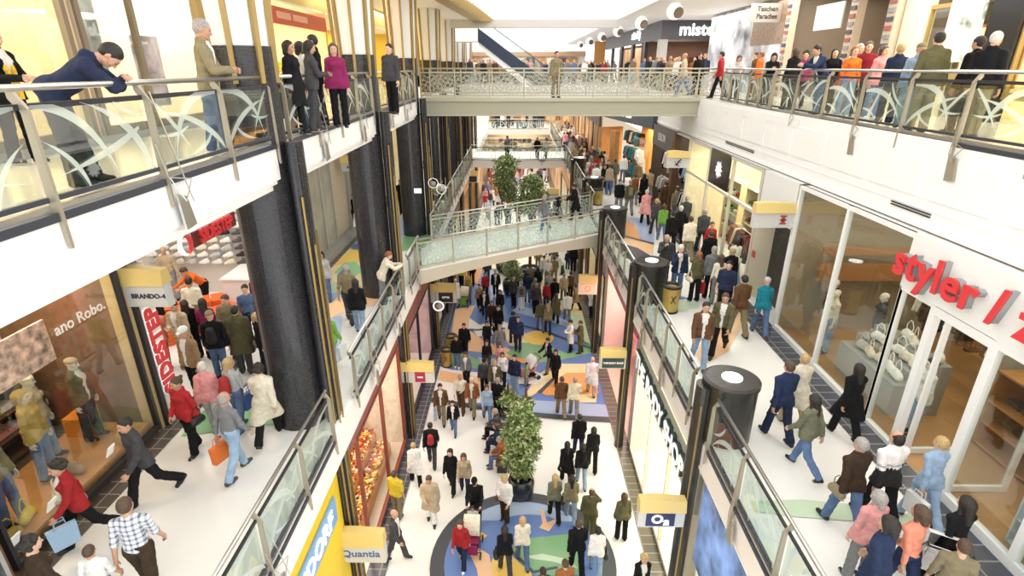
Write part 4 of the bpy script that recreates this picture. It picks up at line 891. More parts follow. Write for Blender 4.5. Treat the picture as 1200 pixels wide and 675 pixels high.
# shoe shop: open front
SY0, SY1 = 9.6, 16.2
shop_box('L', SY0, SY1, L1, 10.4, X1, 5.0, mat('pale_wall', (.7,.64,.58), .6), FLW, e=260, col=(1, .93, .84))
pn = MB().box(X1-.05, X1+.06, 9.24, 9.62, L1, 9.0); struct(nm('trim'), pn, mat('cream_panel', (.82,.76,.66), .5))
t = empty('vertical_sign', (X1+.07, 9.43, 7.2), label='upright red lettering on the cream panel beside the shoe shop', cat='sign')
text('SIDESTEP', .47, REDL, Matrix.Translation((.02, 0, 0)) @ facing((0, 0, 0), NL, roll=R(90)), t, .02, .015, 1.0, sx=.98); text('SIDESTEP', .47, WHT, Matrix.Translation((.0, 0, 0)) @ facing((0, 0, 0), NL, roll=R(90)), t, .008, .03, 1.0, name='outline', sx=.98)
t = empty('hanging_sign', (X1+.1, 11.7, 8.92), label='red lettered shop sign with a round swirl hung from the ceiling of the left gallery', cat='sign')
text('SIDESTEP', .42, REDL, Matrix.Translation((.06, .42, 0)) @ facing((0, 0, 0), NL), t, .03, .014, 1.0, sx=.84)
MB().box(-.0, .04, -.5, 1.35, -.17, .17).build('backing_board', mat('dark_red_board', (.12,.02,.02), .4), t)
sw_ = MB()
for i in range(20):
    a, b = R(-80 + 9*i), R(-80 + 9*(i+1)); 
    for sg in (1, -1):
        w1, w2 = .1*math.sin(math.pi*i/20)+.01, .1*math.sin(math.pi*(i+1)/20)+.01
        p = [(math.cos(a)*.25*sg, math.sin(a)*.22*sg), (math.cos(b)*.25*sg, math.sin(b)*.22*sg), (math.cos(b)*(.25-w2)*sg, math.sin(b)*(.22-w2)*sg), (math.cos(a)*(.25-w1)*sg, math.sin(a)*(.22-w1)*sg)]
        sw_.prism([(.03, -.85 + u, v) for u, v in p], (.05, 0, 0), 0 if sg > 0 else 1)
sw_.lathe([(0, 0), (.001, 0)], n=3); sw_.build('swirl_emblem', [REDL, WHT], t)
MB().tube((.02, -.4, .15), (.02, -.4, 1.5), .01).tube((.02, 1.2, .15), (.02, 1.2, 1.5), .01).build('hanger', STEEL, t)
# wall of sneakers at the far end of the shoe shop
pm_ = MB()
for i in range(11): pm_.box(-11.55 + .4*i, -11.52 + .4*i, SY1-.06, SY1-.02, L1+1.0, 9.3)
tag(pm_.build('sneaker_wall_rails', LGR), 'pale upright rails fixed on the far wall of the shoe shop', 'rails')
for i in range(11):
    dark = i in (4, 6, 9)
    for j in range(14):
        o = bpy.data.objects.new('sneaker', shoe_mesh()); COL.objects.link(o); o.location = (-11.35 + .4*i, SY1-.24, L1+1.2 + .235*j); o.rotation_euler = (R(-4), 0, R(96 + random.uniform(-12, 12))); o.scale = (1.3, 1.3, 1.5)
        d2 = dark and j > 3 or (i == 7 and j < 5); o.color = (*(C[random.choice(['black', 'dkbrown', 'dkgrey'])] if d2 else C[random.choice(['white', 'ltgrey', 'cream', 'white'])]), 1)
        tag(o, 'dark sneaker on the shoe shop wall' if d2 else 'pale sneaker on the shoe shop wall', 'sneaker', 'dark sneakers on the wall' if d2 else 'pale sneakers on the wall')
for i in range(5):   # orange counters stacked with shoe boxes
    x, y = (-10.4, -9.7, -8.9, -9.3, -8.1)[i], (12.5, 13.5, 14.0, 12.7, 13.3)[i]
    t = empty('shoe_box_stack', (x, y, L1+.02), R(15*i), 'orange stack of shoe boxes, %s on the shoe shop floor' % ['farthest left', 'second from the left', 'middle one', 'second from the walkway', 'nearest the walkway'][i], 'boxes', 'orange shoe box stacks')
    for r_ in range(5):
        for c_ in range(3):
            b_ = MB().cbox(((c_-1)*.36 + random.uniform(-.02, .02), 0, .07 + .14*r_), (.34, .6, .13), rz=random.uniform(-.06, .06)); b_.build('shoe_box', mat('box_orange', (.8,.14,.02), .5) if (r_+c_) % 4 else mat('box_cream', (.8,.65,.5), .5), t)
tag(MB().box(-8.6, -7.5, 14.6, 16.0, L1+.02, L1+1.05).box(-8.65, -7.45, 14.55, 16.05, L1+1.05, L1+1.1).build('counter', mat('white_gloss', (.85,.85,.85), .3)), 'white sales counter at the far end of the shoe shop', 'counter')
# shuttered unit with a brick patch
struct('wall_left', MB().box(X1-.9, X1-.2, 16.3, 24.2, L1+.3, 10.45), mat('bare_plaster', (.36,.34,.28), .7, noise=.2, nscale=1.2))
struct('wall_left', MB().box(X1-.2, X1-.185, 21.2, 22.9, L1+.35, 10.45), tiles('bare_brick', (.46,.36,.24), (.5,.4,.28), (.6,.55,.45), .24, .1, .8, .12, 'YZ', squash=.5))
fr_ = MB()
for y in (17.5, 18.7, 19.9, 21.1, 23.2, 24.1): fr_.box(X1-.2, X1-.12, y-.05, y+.05, L1+.3, 10.45)
struct(nm('trim'), fr_, mat('grey_stud', (.42,.42,.38), .6)); struct(nm('trim'), MB().box(X1-.9, X1+.15, 16.3, 24.3, L1, L1+.3), mat('concrete', (.3,.3,.28), .7, noise=.1))
struct(nm('trim'), MB().box(X1-.1, X1+.15, 24.2, 24.8, L1, 10.45).box(X1-.1, X1+.15, 24.2, 27, 8.9, 10.45), mat('khaki_frame', (.33,.27,.15), .5)); struct('wall_left', MB().box(X1-1.6, X1-1.5, 24.8, 28, L1, 9), CRM)
for y0, y1 in ((28.2, 34.6), (35, 42), (49, 62)):
    shop_box('L', y0, y1, L1, 10.4, X1, 3, CRM, FLW, e=160); glazing('L', [y0, (y0+y1)/2, y1], L1+.1, 9.2, X1, DARK, .08)
# --- RIGHT, level one
X2 = 7.2; WF = mat('white_frame', (.82,.83,.82), .35)
shop_box('R', 3.4, 13.75, L1, 9.62, X2, 5.2, mat('shop_taupe', (.36,.28,.18), .6), mat('parquet', (.42,.24,.1), .35, noise=.12, nscale=2), e=330, col=(1, .88, .7))
glazing('R', [9.46, 11.62, 13.78], L1, 9.62, X2, WF, .09)
glazing('R', [8.62, 9.46], L1, 8.62, X2, WF, .07); glazing('R', [4.2, 5.9, 7.28], L1, 8.62, X2, WF, .12)
struct(nm('trim'), MB().box(X2-.07, X2+.1, 2, 9.5, 8.62, 9.64), WF)
dr = struct(nm('door'), MB().box(X2-.06, X2+.06, 8.52, 8.66, L1, 8.6).box(X2-.06, X2+.06, 7.24, 7.38, L1, 8.6).box(X2-.06, X2+.06, 7.38, 8.52, 8.45, 8.6), WF)
lf = MB().box(X2+.1, X2+1.2, 8.38, 8.44, L1+.03, 8.4); lf2 = struct(nm('door'), MB().box(X2+.1, X2+.2, 8.42, 8.47, L1+.03, 8.4).box(X2+1.1, X2+1.2, 8.42, 8.47, L1+.03, 8.4).box(X2+.2, X2+1.1, 8.42, 8.47, 8.3, 8.4).box(X2+.2, X2+1.1, 8.42, 8.47, L1+.03, L1+.15), WF)
MB().box(X2+.2, X2+1.1, 8.435, 8.455, L1+.15, 8.3).build('pane', SGL, lf2)
lf3 = struct(nm('door'), MB().box(X2+.1, X2+.2, 7.42, 7.47, L1+.03, 8.4).box(X2+1.1, X2+1.2, 7.42, 7.47, L1+.03, 8.4).box(X2+.2, X2+1.1, 7.42, 7.47, 8.3, 8.4).box(X2+.2, X2+1.1, 7.42, 7.47, L1+.03, L1+.15), WF)
MB().box(X2+.2, X2+1.1, 7.435, 7.455, L1+.15, 8.3).build('pane', SGL, lf3)
t = empty('shop_sign', (X2-.1, 7.9, 9.12), label='large raised red letters over the open shop door on the right', cat='sign')
# word starts at Y 9.1 and runs towards the camera
text('styler / zone', .8, REDL, Matrix.Translation((-.12, -.45, 0)) @ facing((0, 0, 0), NR), t, .02, .016, 1.06); text('styler / zone', .8, GRY, Matrix.Translation((-.02, -.45, 0)) @ facing((0, 0, 0), NR), t, .06, .006, 1.06, name='letter_sides')
bw = MB().box(X2+.5, X2+5, 13.1, 13.2, 7.3, 7.75).box(X2+.5, X2+5, 13.1, 13.2, 8.0, 8.2); bw.box(X2+4.9, X2+5.0, 4, 13, 7.3, 7.6)
bw.box(X2+1.6, X2+4.9, 8.9, 9.0, 7.5, 7.85).box(X2+1.6, X2+4.9, 8.9, 9.0, 8.1, 8.3); struct('wall_right', MB().box(X2+1.6, X2+4.9, 9.0, 9.1, L1, 9.5), mat('mirror_grey', (.4,.38,.33), .3)); struct(nm('trim'), bw, mat('stripe_brown', (.33,.15,.05), .5))
cab = empty('wooden_cabinet', (9.3, 7.9, L1+.02), label='orange-brown wooden cabinet seen through the open shop door', cat='cabinet')
MB().box(-.45, .45, -.9, -.86, 0, 1.6).box(-.45, .45, .86, .9, 0, 1.6).box(.4, .45, -.9, .9, 0, 1.6).build('carcass', WOOD, cab)
for z in (.05, .5, .95, 1.58): MB().box(-.45, .45, -.9, .9, z, z+.035).build('shelf', WOOD, cab)
for i in range(10): folded(9.2, 7.2 + .33*(i % 5), L1+.55 + (.45 if i > 4 else 0), random.choice(['black', 'dkgrey', 'olive', 'navy']), 'dark folded clothes in the wooden cabinet', 'folded clothes in the wooden cabinet', R(90))
folded(9.2, 8.2, L1+1.64, 'ltgrey', 'pale folded top lying on the wooden cabinet', None, .3)
# pedestal tables of white handbags behind the second window
for i in range(14):
    x, y = 7.9 + .35*(i % 3) + random.uniform(-.08, .08), 9.9 + .32*(i//3); z = L1 + .75 + .22*(i % 3)
    bag('handbag', (x, y, z), R(90 + random.uniform(-25, 25)), random.choice(['white', 'white', 'cream', 'black', 'ltgrey']), 'handbag on the stepped display behind the second window', 1.1)['group'] = 'handbags behind the second right window'
dt = empty('stepped_display', (8.25, 10.55, L1+.02), label='clear stepped display stand behind the second right window', cat='stand')
for k in range(3): MB().box(-.53 + .35*k, -.17 + .35*k, -.9, 1.1, 0, .72 + .22*k).build('step', mat('acrylic', (.3,.31,.3), .15), dt)
rack((10.2, 9.6), (10.2, 12.8), L1+.02, 1.7, 'long clothes rail behind the handbag display'); garments((10.2, 9.7), (10.2, 12.7), 14, L1+1.68, ['black', 'dkgrey', 'tan', 'brown', 'olive', 'cream'], 'garment hanging on the rail behind the handbags', 'garments behind the handbags')
rack((11.6, 9.6), (11.6, 12.8), L1+.5, 2.0, 'upper clothes rail on the right shop back wall'); garments((11.6, 9.7), (11.6, 12.7), 12, L1+2.48, ['brown', 'dkbrown', 'rust', 'tan', 'pink'], 'garment on the high rail of the right shop', 'garments on the high rail')
dl = MB()
for i in range(4): dl.lathe([(0, 0), (.07, 0), (.07, .03), (0, .03)], c=(9.0, 5 + 2.4*i, 9.53), n=12)
tag(dl.build('ceiling_spots', LAMP), 'row of round ceiling spots inside the right front shop', 'lamps')
sh = shelf_unit(7.55, 8.05, 4.6, 6.4, L1+.02, L1+1.9, 4, mat('glass_shelf', (.6,.65,.65), .2), 'glass shelf stand of shoes and bags behind the corner window', '-x')
for r_ in range(4):
    for j in range(5):
        o = bpy.data.objects.new('shoe', shoe_mesh()); COL.objects.link(o); o.location = (7.78, 4.85 + .32*j, L1+.13 + r_*.47); o.rotation_euler = (0, 0, R(80 + random.uniform(-20, 20))); o.color = (*C[random.choice(['black', 'white', 'ltgrey', 'black'])], 1); tag(o, 'shoe on the glass stand behind the corner window', 'shoe', 'shoes on the glass stand')
# black tiled pier with white wall above
struct('wall_right', MB().box(X2+.6, X2+.7, 13.8, 16.1, L1, 8.4), tiles('black_wall_tile', (.01,.01,.012), (.015,.015,.018), (.05,.05,.05), 1.2, .6, .15, .02, 'YZ'))
struct('wall_right', MB().box(X2, X2+.7, 13.8, 16.1, 8.4, 9.62).box(X2, X2+.2, 13.82, 13.95, L1, 9.62), WF)
tag(MB().box(X2-.02, X2, 15.75, 15.95, 7.0, 7.2).build('alarm_box', MATS['sign_red']), 'small red square alarm sign on the edge of the black pier', 'sign')
# jewellery-like white shop with a black poster
shop_box('R', 16.1, 23.4, L1, 9.62, X2, 4, mat('ivory', (.86,.78,.58), .6), FLW, e=420, col=(1, .9, .72))
glazing('R', [16.1, 18.4, 20.8, 23.4], L1, 9.62, X2, mat('champagne_frame', (.62,.58,.48), .4), .09, midz=8.3)
po = empty('poster', (X2-.06, 19.6, 9.0), label='black square poster with a white splash shape on the right shop glass', cat='poster')
MB().box(0, .03, -1.0, 1.0, -.6, .62).build('board', BLK, po)
sp_ = []
for i in range(22): a = 2*math.pi*i/22; r_ = (.34, .2, .3, .24)[i % 4]; sp_.append((-.012, -math.cos(a)*r_*1.1, math.sin(a)*r_))
MB().poly(sp_).build('white_shape', WHT, po)
for i in range(3):
    u = shelf_unit(8.6+.0*i, 9.0, 16.6 + 2.2*i, 18.2 + 2.2*i, L1+.02, 8.2, 4, mat('ivory_shelf', (.8,.7,.45), .5), 'ivory shelf unit %s in the bright right shop' % ['nearest the black pier', 'in the middle', 'farthest along'][i], '-x')
    for r_ in range(4):
        for j in range(3): folded(8.75, 16.95 + 2.2*i + .45*j, L1+.1 + r_*.65, random.choice(['red', 'black', 'cream', 'dkred', 'green', 'white', 'olive']), 'folded clothes on the ivory shelves of the bright shop', 'folded clothes in the bright shop', R(90))
rack((7.9, 16.8), (7.9, 19.4), L1+.02, 1.5, 'clothes rail just behind the bright shop window'); garments((7.9, 16.9), (7.9, 19.3), 16, L1+1.48, ['black', 'dkred', 'red', 'olive', 'green', 'cream', 'black'], 'garment on the rail behind the bright window', 'garments behind the bright window')
tag(MB().box(7.6, 8.6, 15.0+1.3, 17.2, L1+.02, L1+.8).build('window_table', mat('white_gloss2', (.85,.83,.78), .3)), 'white display table by the corner of the bright right shop', 'table')
# dark fashion shop and the one with the grey fascia
shop_box('R', 23.5, 29.9, L1, 9.62, X2, 4, mat('dark_wall', (.06,.045,.035), .6), BRWN, e=300, col=(1, .85, .65))
struct(nm('trim'), MB().box(X2-.03, X2+.1, 26.0, 30, 8.6, 9.62), mat('grey_fascia', (.07,.07,.08), .4)); struct(nm('trim'), MB().box(X2-.05, X2+.25, 25.6, 26.0, L1, 9.62), BRWN)
t = tag(text('ESSON', .5, LGR, facing((X2-.06, 28, 9.1), NR), None, .01, .004), 'grey lettering on the dark fascia of the right gallery', 'lettering')
for i, y in enumerate((24.0, 26.6)):
    rack((7.55, y), (7.55, y+2.4), L1+.02, 1.5, 'clothes rail %s of the dark fashion shop' % ['in the first bay', 'in the second bay'][i]); garments((7.55, y+.1), (7.55, y+2.3), 14, L1+1.48, ['white', 'grey', 'black', 'pink', 'ltgrey', 'brown', 'beige'], 'garment on the rails of the dark fashion shop', 'garments in the dark fashion shop')
    garments((7.7, y+.1), (7.7, y+2.3), 12, L1+2.75, ['white', 'ltgrey', 'black', 'ltdenim'], 'garment high on the wall of the dark fashion shop', 'garments high in the dark fashion shop')
# slanting shop front beyond
A_, B_ = Vector((7.2, 30.2, 0)), Vector((5.6, 38.6, 0)); dd = (B_-A_); u_ = dd.normalized(); n_ = Vector((u_.y, -u_.x, 0)); n_ = n_ if n_.x > 0 else -n_; MM = Matrix((u_, n_, Vector((0, 0, 1)))).transposed().to_4x4()
def sl(s0, s1, d0, d1, z0, z1): c = A_ + u_*((s0+s1)/2) + n_*((d0+d1)/2); return MB().cbox((c.x, c.y, (z0+z1)/2), (s1-s0, d1-d0, z1-z0), M=MM)
struct(nm('trim'), sl(0, 8.55, -.05, .2, 9.3, 10.5), mat('petrol_fascia', (.05,.07,.1), .4)); struct('wall_right', sl(0, 8.55, 3, 3.1, L1, 10.4), mat('amber_wall', (.8,.42,.12), .6)); struct(nm('trim'), sl(5.6, 6.5, 0, .3, L1, 8.6), WOOD); struct(nm('trim'), sl(8.2, 8.6, 0, 1.5, L1, 8.6), WOOD)
struct(nm('window'), sl(.2, 2.6, .0, .03, L1+.1, 8.6), SGL)
area(8.0, 35, 8.5, 2, 6, 300, (1, .85, .6))
c_ = A_ + u_*4.5 - n_*.09; tag(text('HANNES', .8, WHT, facing((c_.x, c_.y, 9.85), -n_), None, .02, .012), 'cut-off white capitals on the dark slanting fascia under the footbridge', 'lettering')
for r_ in range(3):
    c0 = A_ + u_*2.9 + n_*.7; c1 = A_ + u_*5.4 + n_*.7; garments((c0.x, c0.y, 0), (c1.x, c1.y, 0), 8, L1 + 1.2 + .95*r_, ['olive', 'grey', 'khaki', 'white', 'brown', 'teal'], 'garment on the amber back wall of the slanting shop', 'garments in the slanting shop')
struct('wall_right', MB().box(5.6, 5.7, 38.6, 95, L1, 10.6), mat('far_shop_amber', (.6,.36,.17), .6, noise=.5, nscale=.5))
fx = MB()
for i in range(9): fx.box(5.55, 5.6, 39.5+2.6*i, 40.0+2.6*i, L1, 8.6, i % 2)
fx.box(5.5, 5.6, 38.6, 64, 8.6, 9.4, 2); struct(nm('trim'), fx, [WOOD, DARK, MATS['grey_fascia']])
# --- GROUND FLOOR shops
GX = 3.95
shop_box('L', 4.6, 9.3, 0, 4.9, -GX, 3.5, YEL, e=90); yp = MB().box(-GX, -GX+.08, 4.6, 9.25, 0, 4.75); struct(nm('trim'), yp, YEL)
t = empty('shop_sign', (-GX+.09, 7.6, 3.75), label='pale blue shop sign with white script on a yellow front, bottom left', cat='sign')
MB().box(0, .04, -1.9, 1.25, -.3, .32).build('board', mat('sky_blue_board', (.2,.4,.75), .4), t); text('DUNDORF', .55, WHT, facing((.05, -.35, 0), NL), t, .015, .01)
shop_box('L', 9.8, 15.8, 0, 4.9, -GX, 4.5, mat('candy_wall', (.85,.74,.62), .6, noise=.1), mat('candy_floor', (.82,.7,.58), .3), e=420, col=(1, .88, .74))
glazing('L', [10.9, 13.3, 15.7], .1, 4.0, -GX, mat('red_frame', (.22,.05,.035), .4), .08, gl=SGL)
struct(nm('trim'), MB().box(-GX-.05, -GX+.03, 9.8, 15.8, 4.0, 4.78), mat('deep_red_fascia', (.3,.1,.09), .4))
# sweets: one heap in glass bins (uncountable) on a stepped stand
st_ = empty('sweet_stand', (-4.25, 13.0, 0), label='stepped orange stand heaped with sweets inside the ground floor window', cat='stand')
for k in range(4): MB().box(-.1 - .45*(k+1), -.1 - .45*k, -1.7, 2.2, 0, .5 + .42*k).build('step', mat('stand_orange', (.7,.25,.05), .4), st_)
sv = MB(); rs = random.Random(3)
for i in range(2600):
    k = rs.randrange(4); x = -4.25 - .1 - .45*k - rs.uniform(.04, .41); y = 13.0 + rs.uniform(-1.6, 2.1); z = .5 + .42*k + rs.uniform(.03, .2); r_ = rs.uniform(.03, .06)
    sv.cbox((x, y, z), (r_*1.6, r_*1.3, r_*1.2), rs.randrange(4), rz=rs.uniform(0, 3))
tag(sv.build('sweets', [mat('sweet_gold', (.8,.45,.05), .3), mat('sweet_red', (.6,.06,.03), .3), mat('sweet_cream', (.85,.7,.45), .3), mat('sweet_brown', (.3,.1,.03), .3)]), 'heaped gold and red sweets on the stepped stand', 'sweets', kind='stuff')
for i, (y0, y1, wc, e_, cl_) in enumerate(((16.4, 22.3, mat('lilac_wall', (.55,.42,.5), .6, noise=.3, nscale=1), 260, (1, .75, .6)), (23.1, 29, mat('dark_shop', (.2,.14,.1), .6), 160, (1, .8, .6)), (29.8, 36, CRM, 160, (1, .85, .65)), (36.5, 50, MATS['far_shop_amber'], 200, (1, .8, .6)))):
    shop_box('L', y0, y1, 0, 4.9, -GX, 3.5, wc, FLW, e=e_, col=cl_); glazing('L', [y0, (y0+y1)/2, y1], .1, 3.6, -GX, DARK, .08); struct(nm('trim'), MB().box(-GX-.05, -GX+.03, y0, y1, 3.6, 4.78), [MATS['deep_red_fascia'], DARK, BRWN, WOOD][i])
    if i < 3:
        for j, dx in enumerate((1.2, 2.4)):
            yy = y0+1; rack((-GX-dx, yy), (-GX-dx, y1-1), .02, 1.5, 'clothes rail in ground floor left shop, %s row %s' % (['lilac shop', 'dark shop', 'cream shop'][i], ['front', 'rear'][j])); garments((-GX-dx, yy+.1), (-GX-dx, y1-1.1), 9, 1.48, [['purple', 'pink', 'orange', 'blue'], ['black', 'dkgrey', 'brown'], ['white', 'beige', 'tan']][i], 'garment hanging in the %s ground floor shop on the left' % ['lilac', 'dark', 'cream'][i], 'garments in the %s left shop' % ['lilac', 'dark', 'cream'][i])
struct(nm('trim'), MB().box(3.74, 3.8, 5.2, 8.6, 2.7, 4.7), mat('poster_blue', (.22,.36,.75), .4, noise=.75, nscale=1.6))
shop_box('R', 4.6, 8.7, 0, 4.9, GX, 3.5, CRM, FLW, e=200); glazing('R', [4.6, 6.6, 8.7], .1, 2.7, GX, LGR, .08)
shop_box('R', 9.4, 15.4, 0, 4.9, GX, 4, mat('pale_cream', (.9,.84,.66), .6), FLW, e=600, col=(1, .92, .72))
glazing('R', [9.4, 11.4, 13.4, 15.4], .1, 3.3, GX, mat('cream_frame', (.75,.72,.62), .4), .08); struct(nm('trim'), MB().box(GX-.04, GX+.06, 9.3, 15.5, 3.2, 4.3), mat('sage_fascia', (.42,.44,.38), .5)); 
t = empty('shop_sign', (GX-.09, 12.7, 3.72), label='big white capitals with dark green backs on the ground floor front at right', cat='sign')
text('THE BODY SHOP', .72, DGR, Matrix.Translation((.0, 0, 0)) @ facing((0, 0, 0), NR), t, .05, .05, 1.0, name='letter_backs', sx=.97); text('THE BODY SHOP', .72, WHT, Matrix.Translation((-.06, 0, 0)) @ facing((0, 0, 0), NR), t, .012, .012, 1.0, sx=.97)
shop_box('R', 16.1, 22.2, 0, 4.9, GX, 4, PINK, mat('pink_floor', (.8,.6,.5), .35), e=520, col=(1, .8, .68)); struct(nm('trim'), MB().box(GX-.03, GX+.06, 16, 22.4, 4.1, 4.8), mat('rose_fascia', (.6,.2,.2), .5))
for j in range(12):
    bag('shopper', (5.2, 16.8 + .42*j, 1.82), R(90), random.choice(['white', 'pink', 'cream']), 'pale bag on the long shelf of the pink shop')['group'] = 'bags in the pink shop'
tag(MB().box(4.9, 5.5, 16.4, 22, 1.76, 1.82).box(5.45, 5.5, 16.4, 22, .02, 3.2).build('long_shelf', mat('rose_shelf', (.55,.12,.14), .4)), 'long dark pink shelf along the ground floor pink shop', 'shelf')
cb = empty('display_counter', (4.75, 16.9, .02), label='low display counter at the near end of the pink shop', cat='counter'); MB().box(-.35, .35, -.5, .6, 0, .85).build('body', mat('counter_cream', (.8,.68,.5), .4), cb); MB().box(-.4, .4, -.55, .65, .85, .9).build('top', WOOD, cb)
for i, (y0, y1, wc) in enumerate(((23, 28.9, CRM), (29.8, 35.8, MATS['far_shop_amber']), (36.5, 50, CRM))):
    shop_box('R', y0, y1, 0, 4.9, GX, 3, wc, FLW, e=150); glazing('R', [y0, (y0+y1)/2, y1], .1, 3.6, GX, DARK, .08); struct(nm('trim'), MB().box(GX-.03, GX+.06, y0, y1, 3.6, 4.8), [LGR, BRWN, WOOD][i])
# --- LEVEL TWO left: boutique glass, then warm shops
X3 = -7.0
shop_box('L', 3.0, 9.3, L2, 15, X3, 3.2, mat('warm_cream', (.8,.64,.4), .6), MATS['beige_floor'], e=120, col=(1, .86, .62))
glazing('L', [3.0, 5.2, 7.2, 9.2], L2+.1, 14.9, X3, mat('bronze_frame', (.25,.2,.14), .4), .1); 
shop_box('L', 9.5, 14.4, L2, 15, X3, 3.2, mat('warm_white', (.8,.7,.56), .6), MATS['beige_floor'], e=130, col=(1, .88, .7)); glazing('L', [9.5, 10.85, 13.0, 14.4], L2+.1, 14.9, X3, MATS['bronze_frame'], .1)
struct(nm('trim'), MB().box(X3-.02, X3+.12, 2, 16, L2, L2+.12), GRY)
tag(MB().box(X3-.5, X3-.47, 9.7, 10.6, 12.3, 13.6).build('poster', mat('poster_grey', (.45,.47,.5), .5, noise=.6, nscale=2)), 'grey portrait poster hanging behind the upper left shop glass', 'poster')
tag(MB().box(X3-.9, X3-.87, 12.0, 12.9, 11.6, 13.0).build('poster', mat('poster_lilac', (.5,.45,.55), .5, noise=.6, nscale=2)), 'large lilac portrait poster behind the man in the grey jacket', 'poster')
for i in range(2):
    u = shelf_unit(X3-2.6, X3-2.2, 3.6 + 2.6*i, 5.6 + 2.6*i, L2+.02, 14.0, 6, mat('honey_shelf', (.75,.52,.25), .4), 'honey coloured shelf unit %s in the upper left boutique' % ['near the corner', 'farther along'][i], '+x')
    for r_ in range(1, 6):
        for j in range(4): folded(X3-2.4, 3.95 + 2.6*i + .45*j, L2+.06 + r_*.467, random.choice(['cream', 'white', 'beige', 'pink', 'salmon']), 'folded clothes on the honey coloured boutique shelves', 'folded clothes in the upper boutique', R(90))
shop_box('L', 14.6, 21.6, L2, 14.2, X3, 3.2, mat('apricot', (.85,.6,.35), .6), MATS['beige_floor'], e=420, col=(1, .82, .55)); struct(nm('trim'), MB().box(X3-.05, X3+.06, 15.0, 21.6, 13.55, 14.0), mat('brick_fascia', (.5,.1,.04), .5)); 
tag(MB().box(X3+.06, X3+.08, 17.3, 18.3, 13.7, 13.88).box(X3+.06, X3+.08, 18.5, 19.7, 13.7, 13.88).build('band_plates', mat('plate_pink', (.75,.4,.3), .5)), 'two pale plates on the red band of the upper left shop', 'plates')
struct('wall_left', MB().box(-7.2, X3, 14.4, 15.0, L2, 15), BEIGE); struct('wall_left', MB().box(-7.2, X3, 14.4, 36, 14.2, 15), mat('yellow_band', (.75,.62,.2), .5)); 
shop_box('L', 21.8, 35, L2, 14.2, X3, 3, mat('yellow_wall', (.8,.6,.1), .6), MATS['beige_floor'], e=300, col=(1, .85, .5))
# flower pot by the apricot shop and the potted plant behind the third column
# --- LEVEL TWO right
X4 = 11.0
shop_box('R', 5, 14.2, L2, 14.6, X4, 4, mat('honey_wall', (.88,.72,.42), .6), MATS['beige_floor'], e=520, col=(1, .85, .58))
hw = MB().box(X4-.1, X4+.1, 5, 17.3, 14.2, 15.1).box(X4-.1, X4+.1, 16.3, 17.3, L2, 14.2).box(X4-.1, X4+.1, 15.2, 15.5, L2, 14.2); struct('wall_right', hw, mat('pale_honey', (.88,.78,.55), .5)); struct('wall_right', MB().box(X4-.15, X4+.1, 13.2, 14.1, L2, 15.1), BLK)
glazing('R', [5, 7.6, 10.2, 13.2], L2+.5, 14.2, X4, GOLDP, .1); glazing('R', [14.1, 15.2, 16.3], L2+.9, 13.9, X4, GOLDP, .1)
for i, (y, z) in enumerate(((15.6, 12.6), (14.6, 12.6), (12.0, 12.5), (9.6, 12.5))):
    p = empty('lit_display_panel', (X4+.9, y, z), label='framed honey coloured display panel, %s in the upper right shop' % ['leftmost', 'second', 'third', 'rightmost'][i], cat='panel'); MB().box(0, .05, -.5, .5, -.7, .8).build('frame', WOOD, p); MB().box(-.01, 0, -.42, .42, -.62, .72).build('panel', mat('lit_honey', (.9,.75,.45), .4, emit=.5, emitcol=(1, .85, .5)), p)
p = tag(MB().box(X4-.2, X4-.17, 14.2, 15.1, 12.5, 14.6).build('poster', mat('poster_green', (.6,.68,.62), .4, noise=.8, nscale=2.5)), 'white and green leaf poster hanging in the upper right window', 'poster')
shop_box('R', 17.4, 24.4, L2, 15, X4, 4, mat('umber_wall', (.2,.16,.12), .6), MATS['beige_floor'], e=150, col=(1, .88, .7))
for i, y in enumerate((17.6, 19.6, 24.2)):   # striped block pillars
    c = empty('striped_pillar', (X4-.15, y, L2), label='pillar of stacked red, blue and white blocks, %s of three on the upper right' % ['nearest', 'second', 'farthest'][i], cat='pillar')
    MB().box(-.13, .13, -.21, .21, 0, 3.85).build('core', mat('block_cream', (.55,.45,.34), .5), c)
    for k in range(16): MB().box(-.17, .17, -.15, .15, .06 + .235*k, .06 + .235*k + .12).build('block', [mat('block_red', (.3,.09,.07), .5), mat('block_navy', (.05,.055,.09), .5), mat('block_grey', (.25,.25,.27), .5)][(k*7 + i) % 3], c)
tag(MB().box(X4-.3, X4-.25, 20.2, 22.0, 13.6, 14.4).build('glass_ceiling_board', mat('pale_panel', (.5,.58,.6), .4)), 'pale blue rectangular panel hanging between the striped pillars', 'panel')
bbx = empty('billboard', (X4, 29.6, 12.3), label='tall grey-blue picture hoarding on the upper right beside the dark fascia', cat='hoarding')
MB().box(0, .15, -4.6, 5.0, -1.1, 2.75).build('picture', mat('hoarding_picture', (.4,.42,.47), .4, noise=.9, nscale=.9), bbx); MB().box(-.02, .0, -4.6, -1.2, 1.0, 2.7).build('brown_strip', mat('hoarding_brown', (.22,.15,.1), .5, noise=.3), bbx)
ts = empty('hanging_sign', (X4-.4, 25.6, 14.55), label='small grey hanging sign with two dark words by the hoarding', cat='sign'); MB().box(-.9, .5, -.03, .03, -.42, .3).build('board', mat('sign_taupe', (.33,.3,.27), .5), ts); text('Taschen', .26, BLKM, facing((-.2, -.04, .08), (0, -1, 0)), ts, .004, .004); text('Paradies', .26, BLKM, facing((-.2, -.04, -.2), (0, -1, 0)), ts, .004, .004)
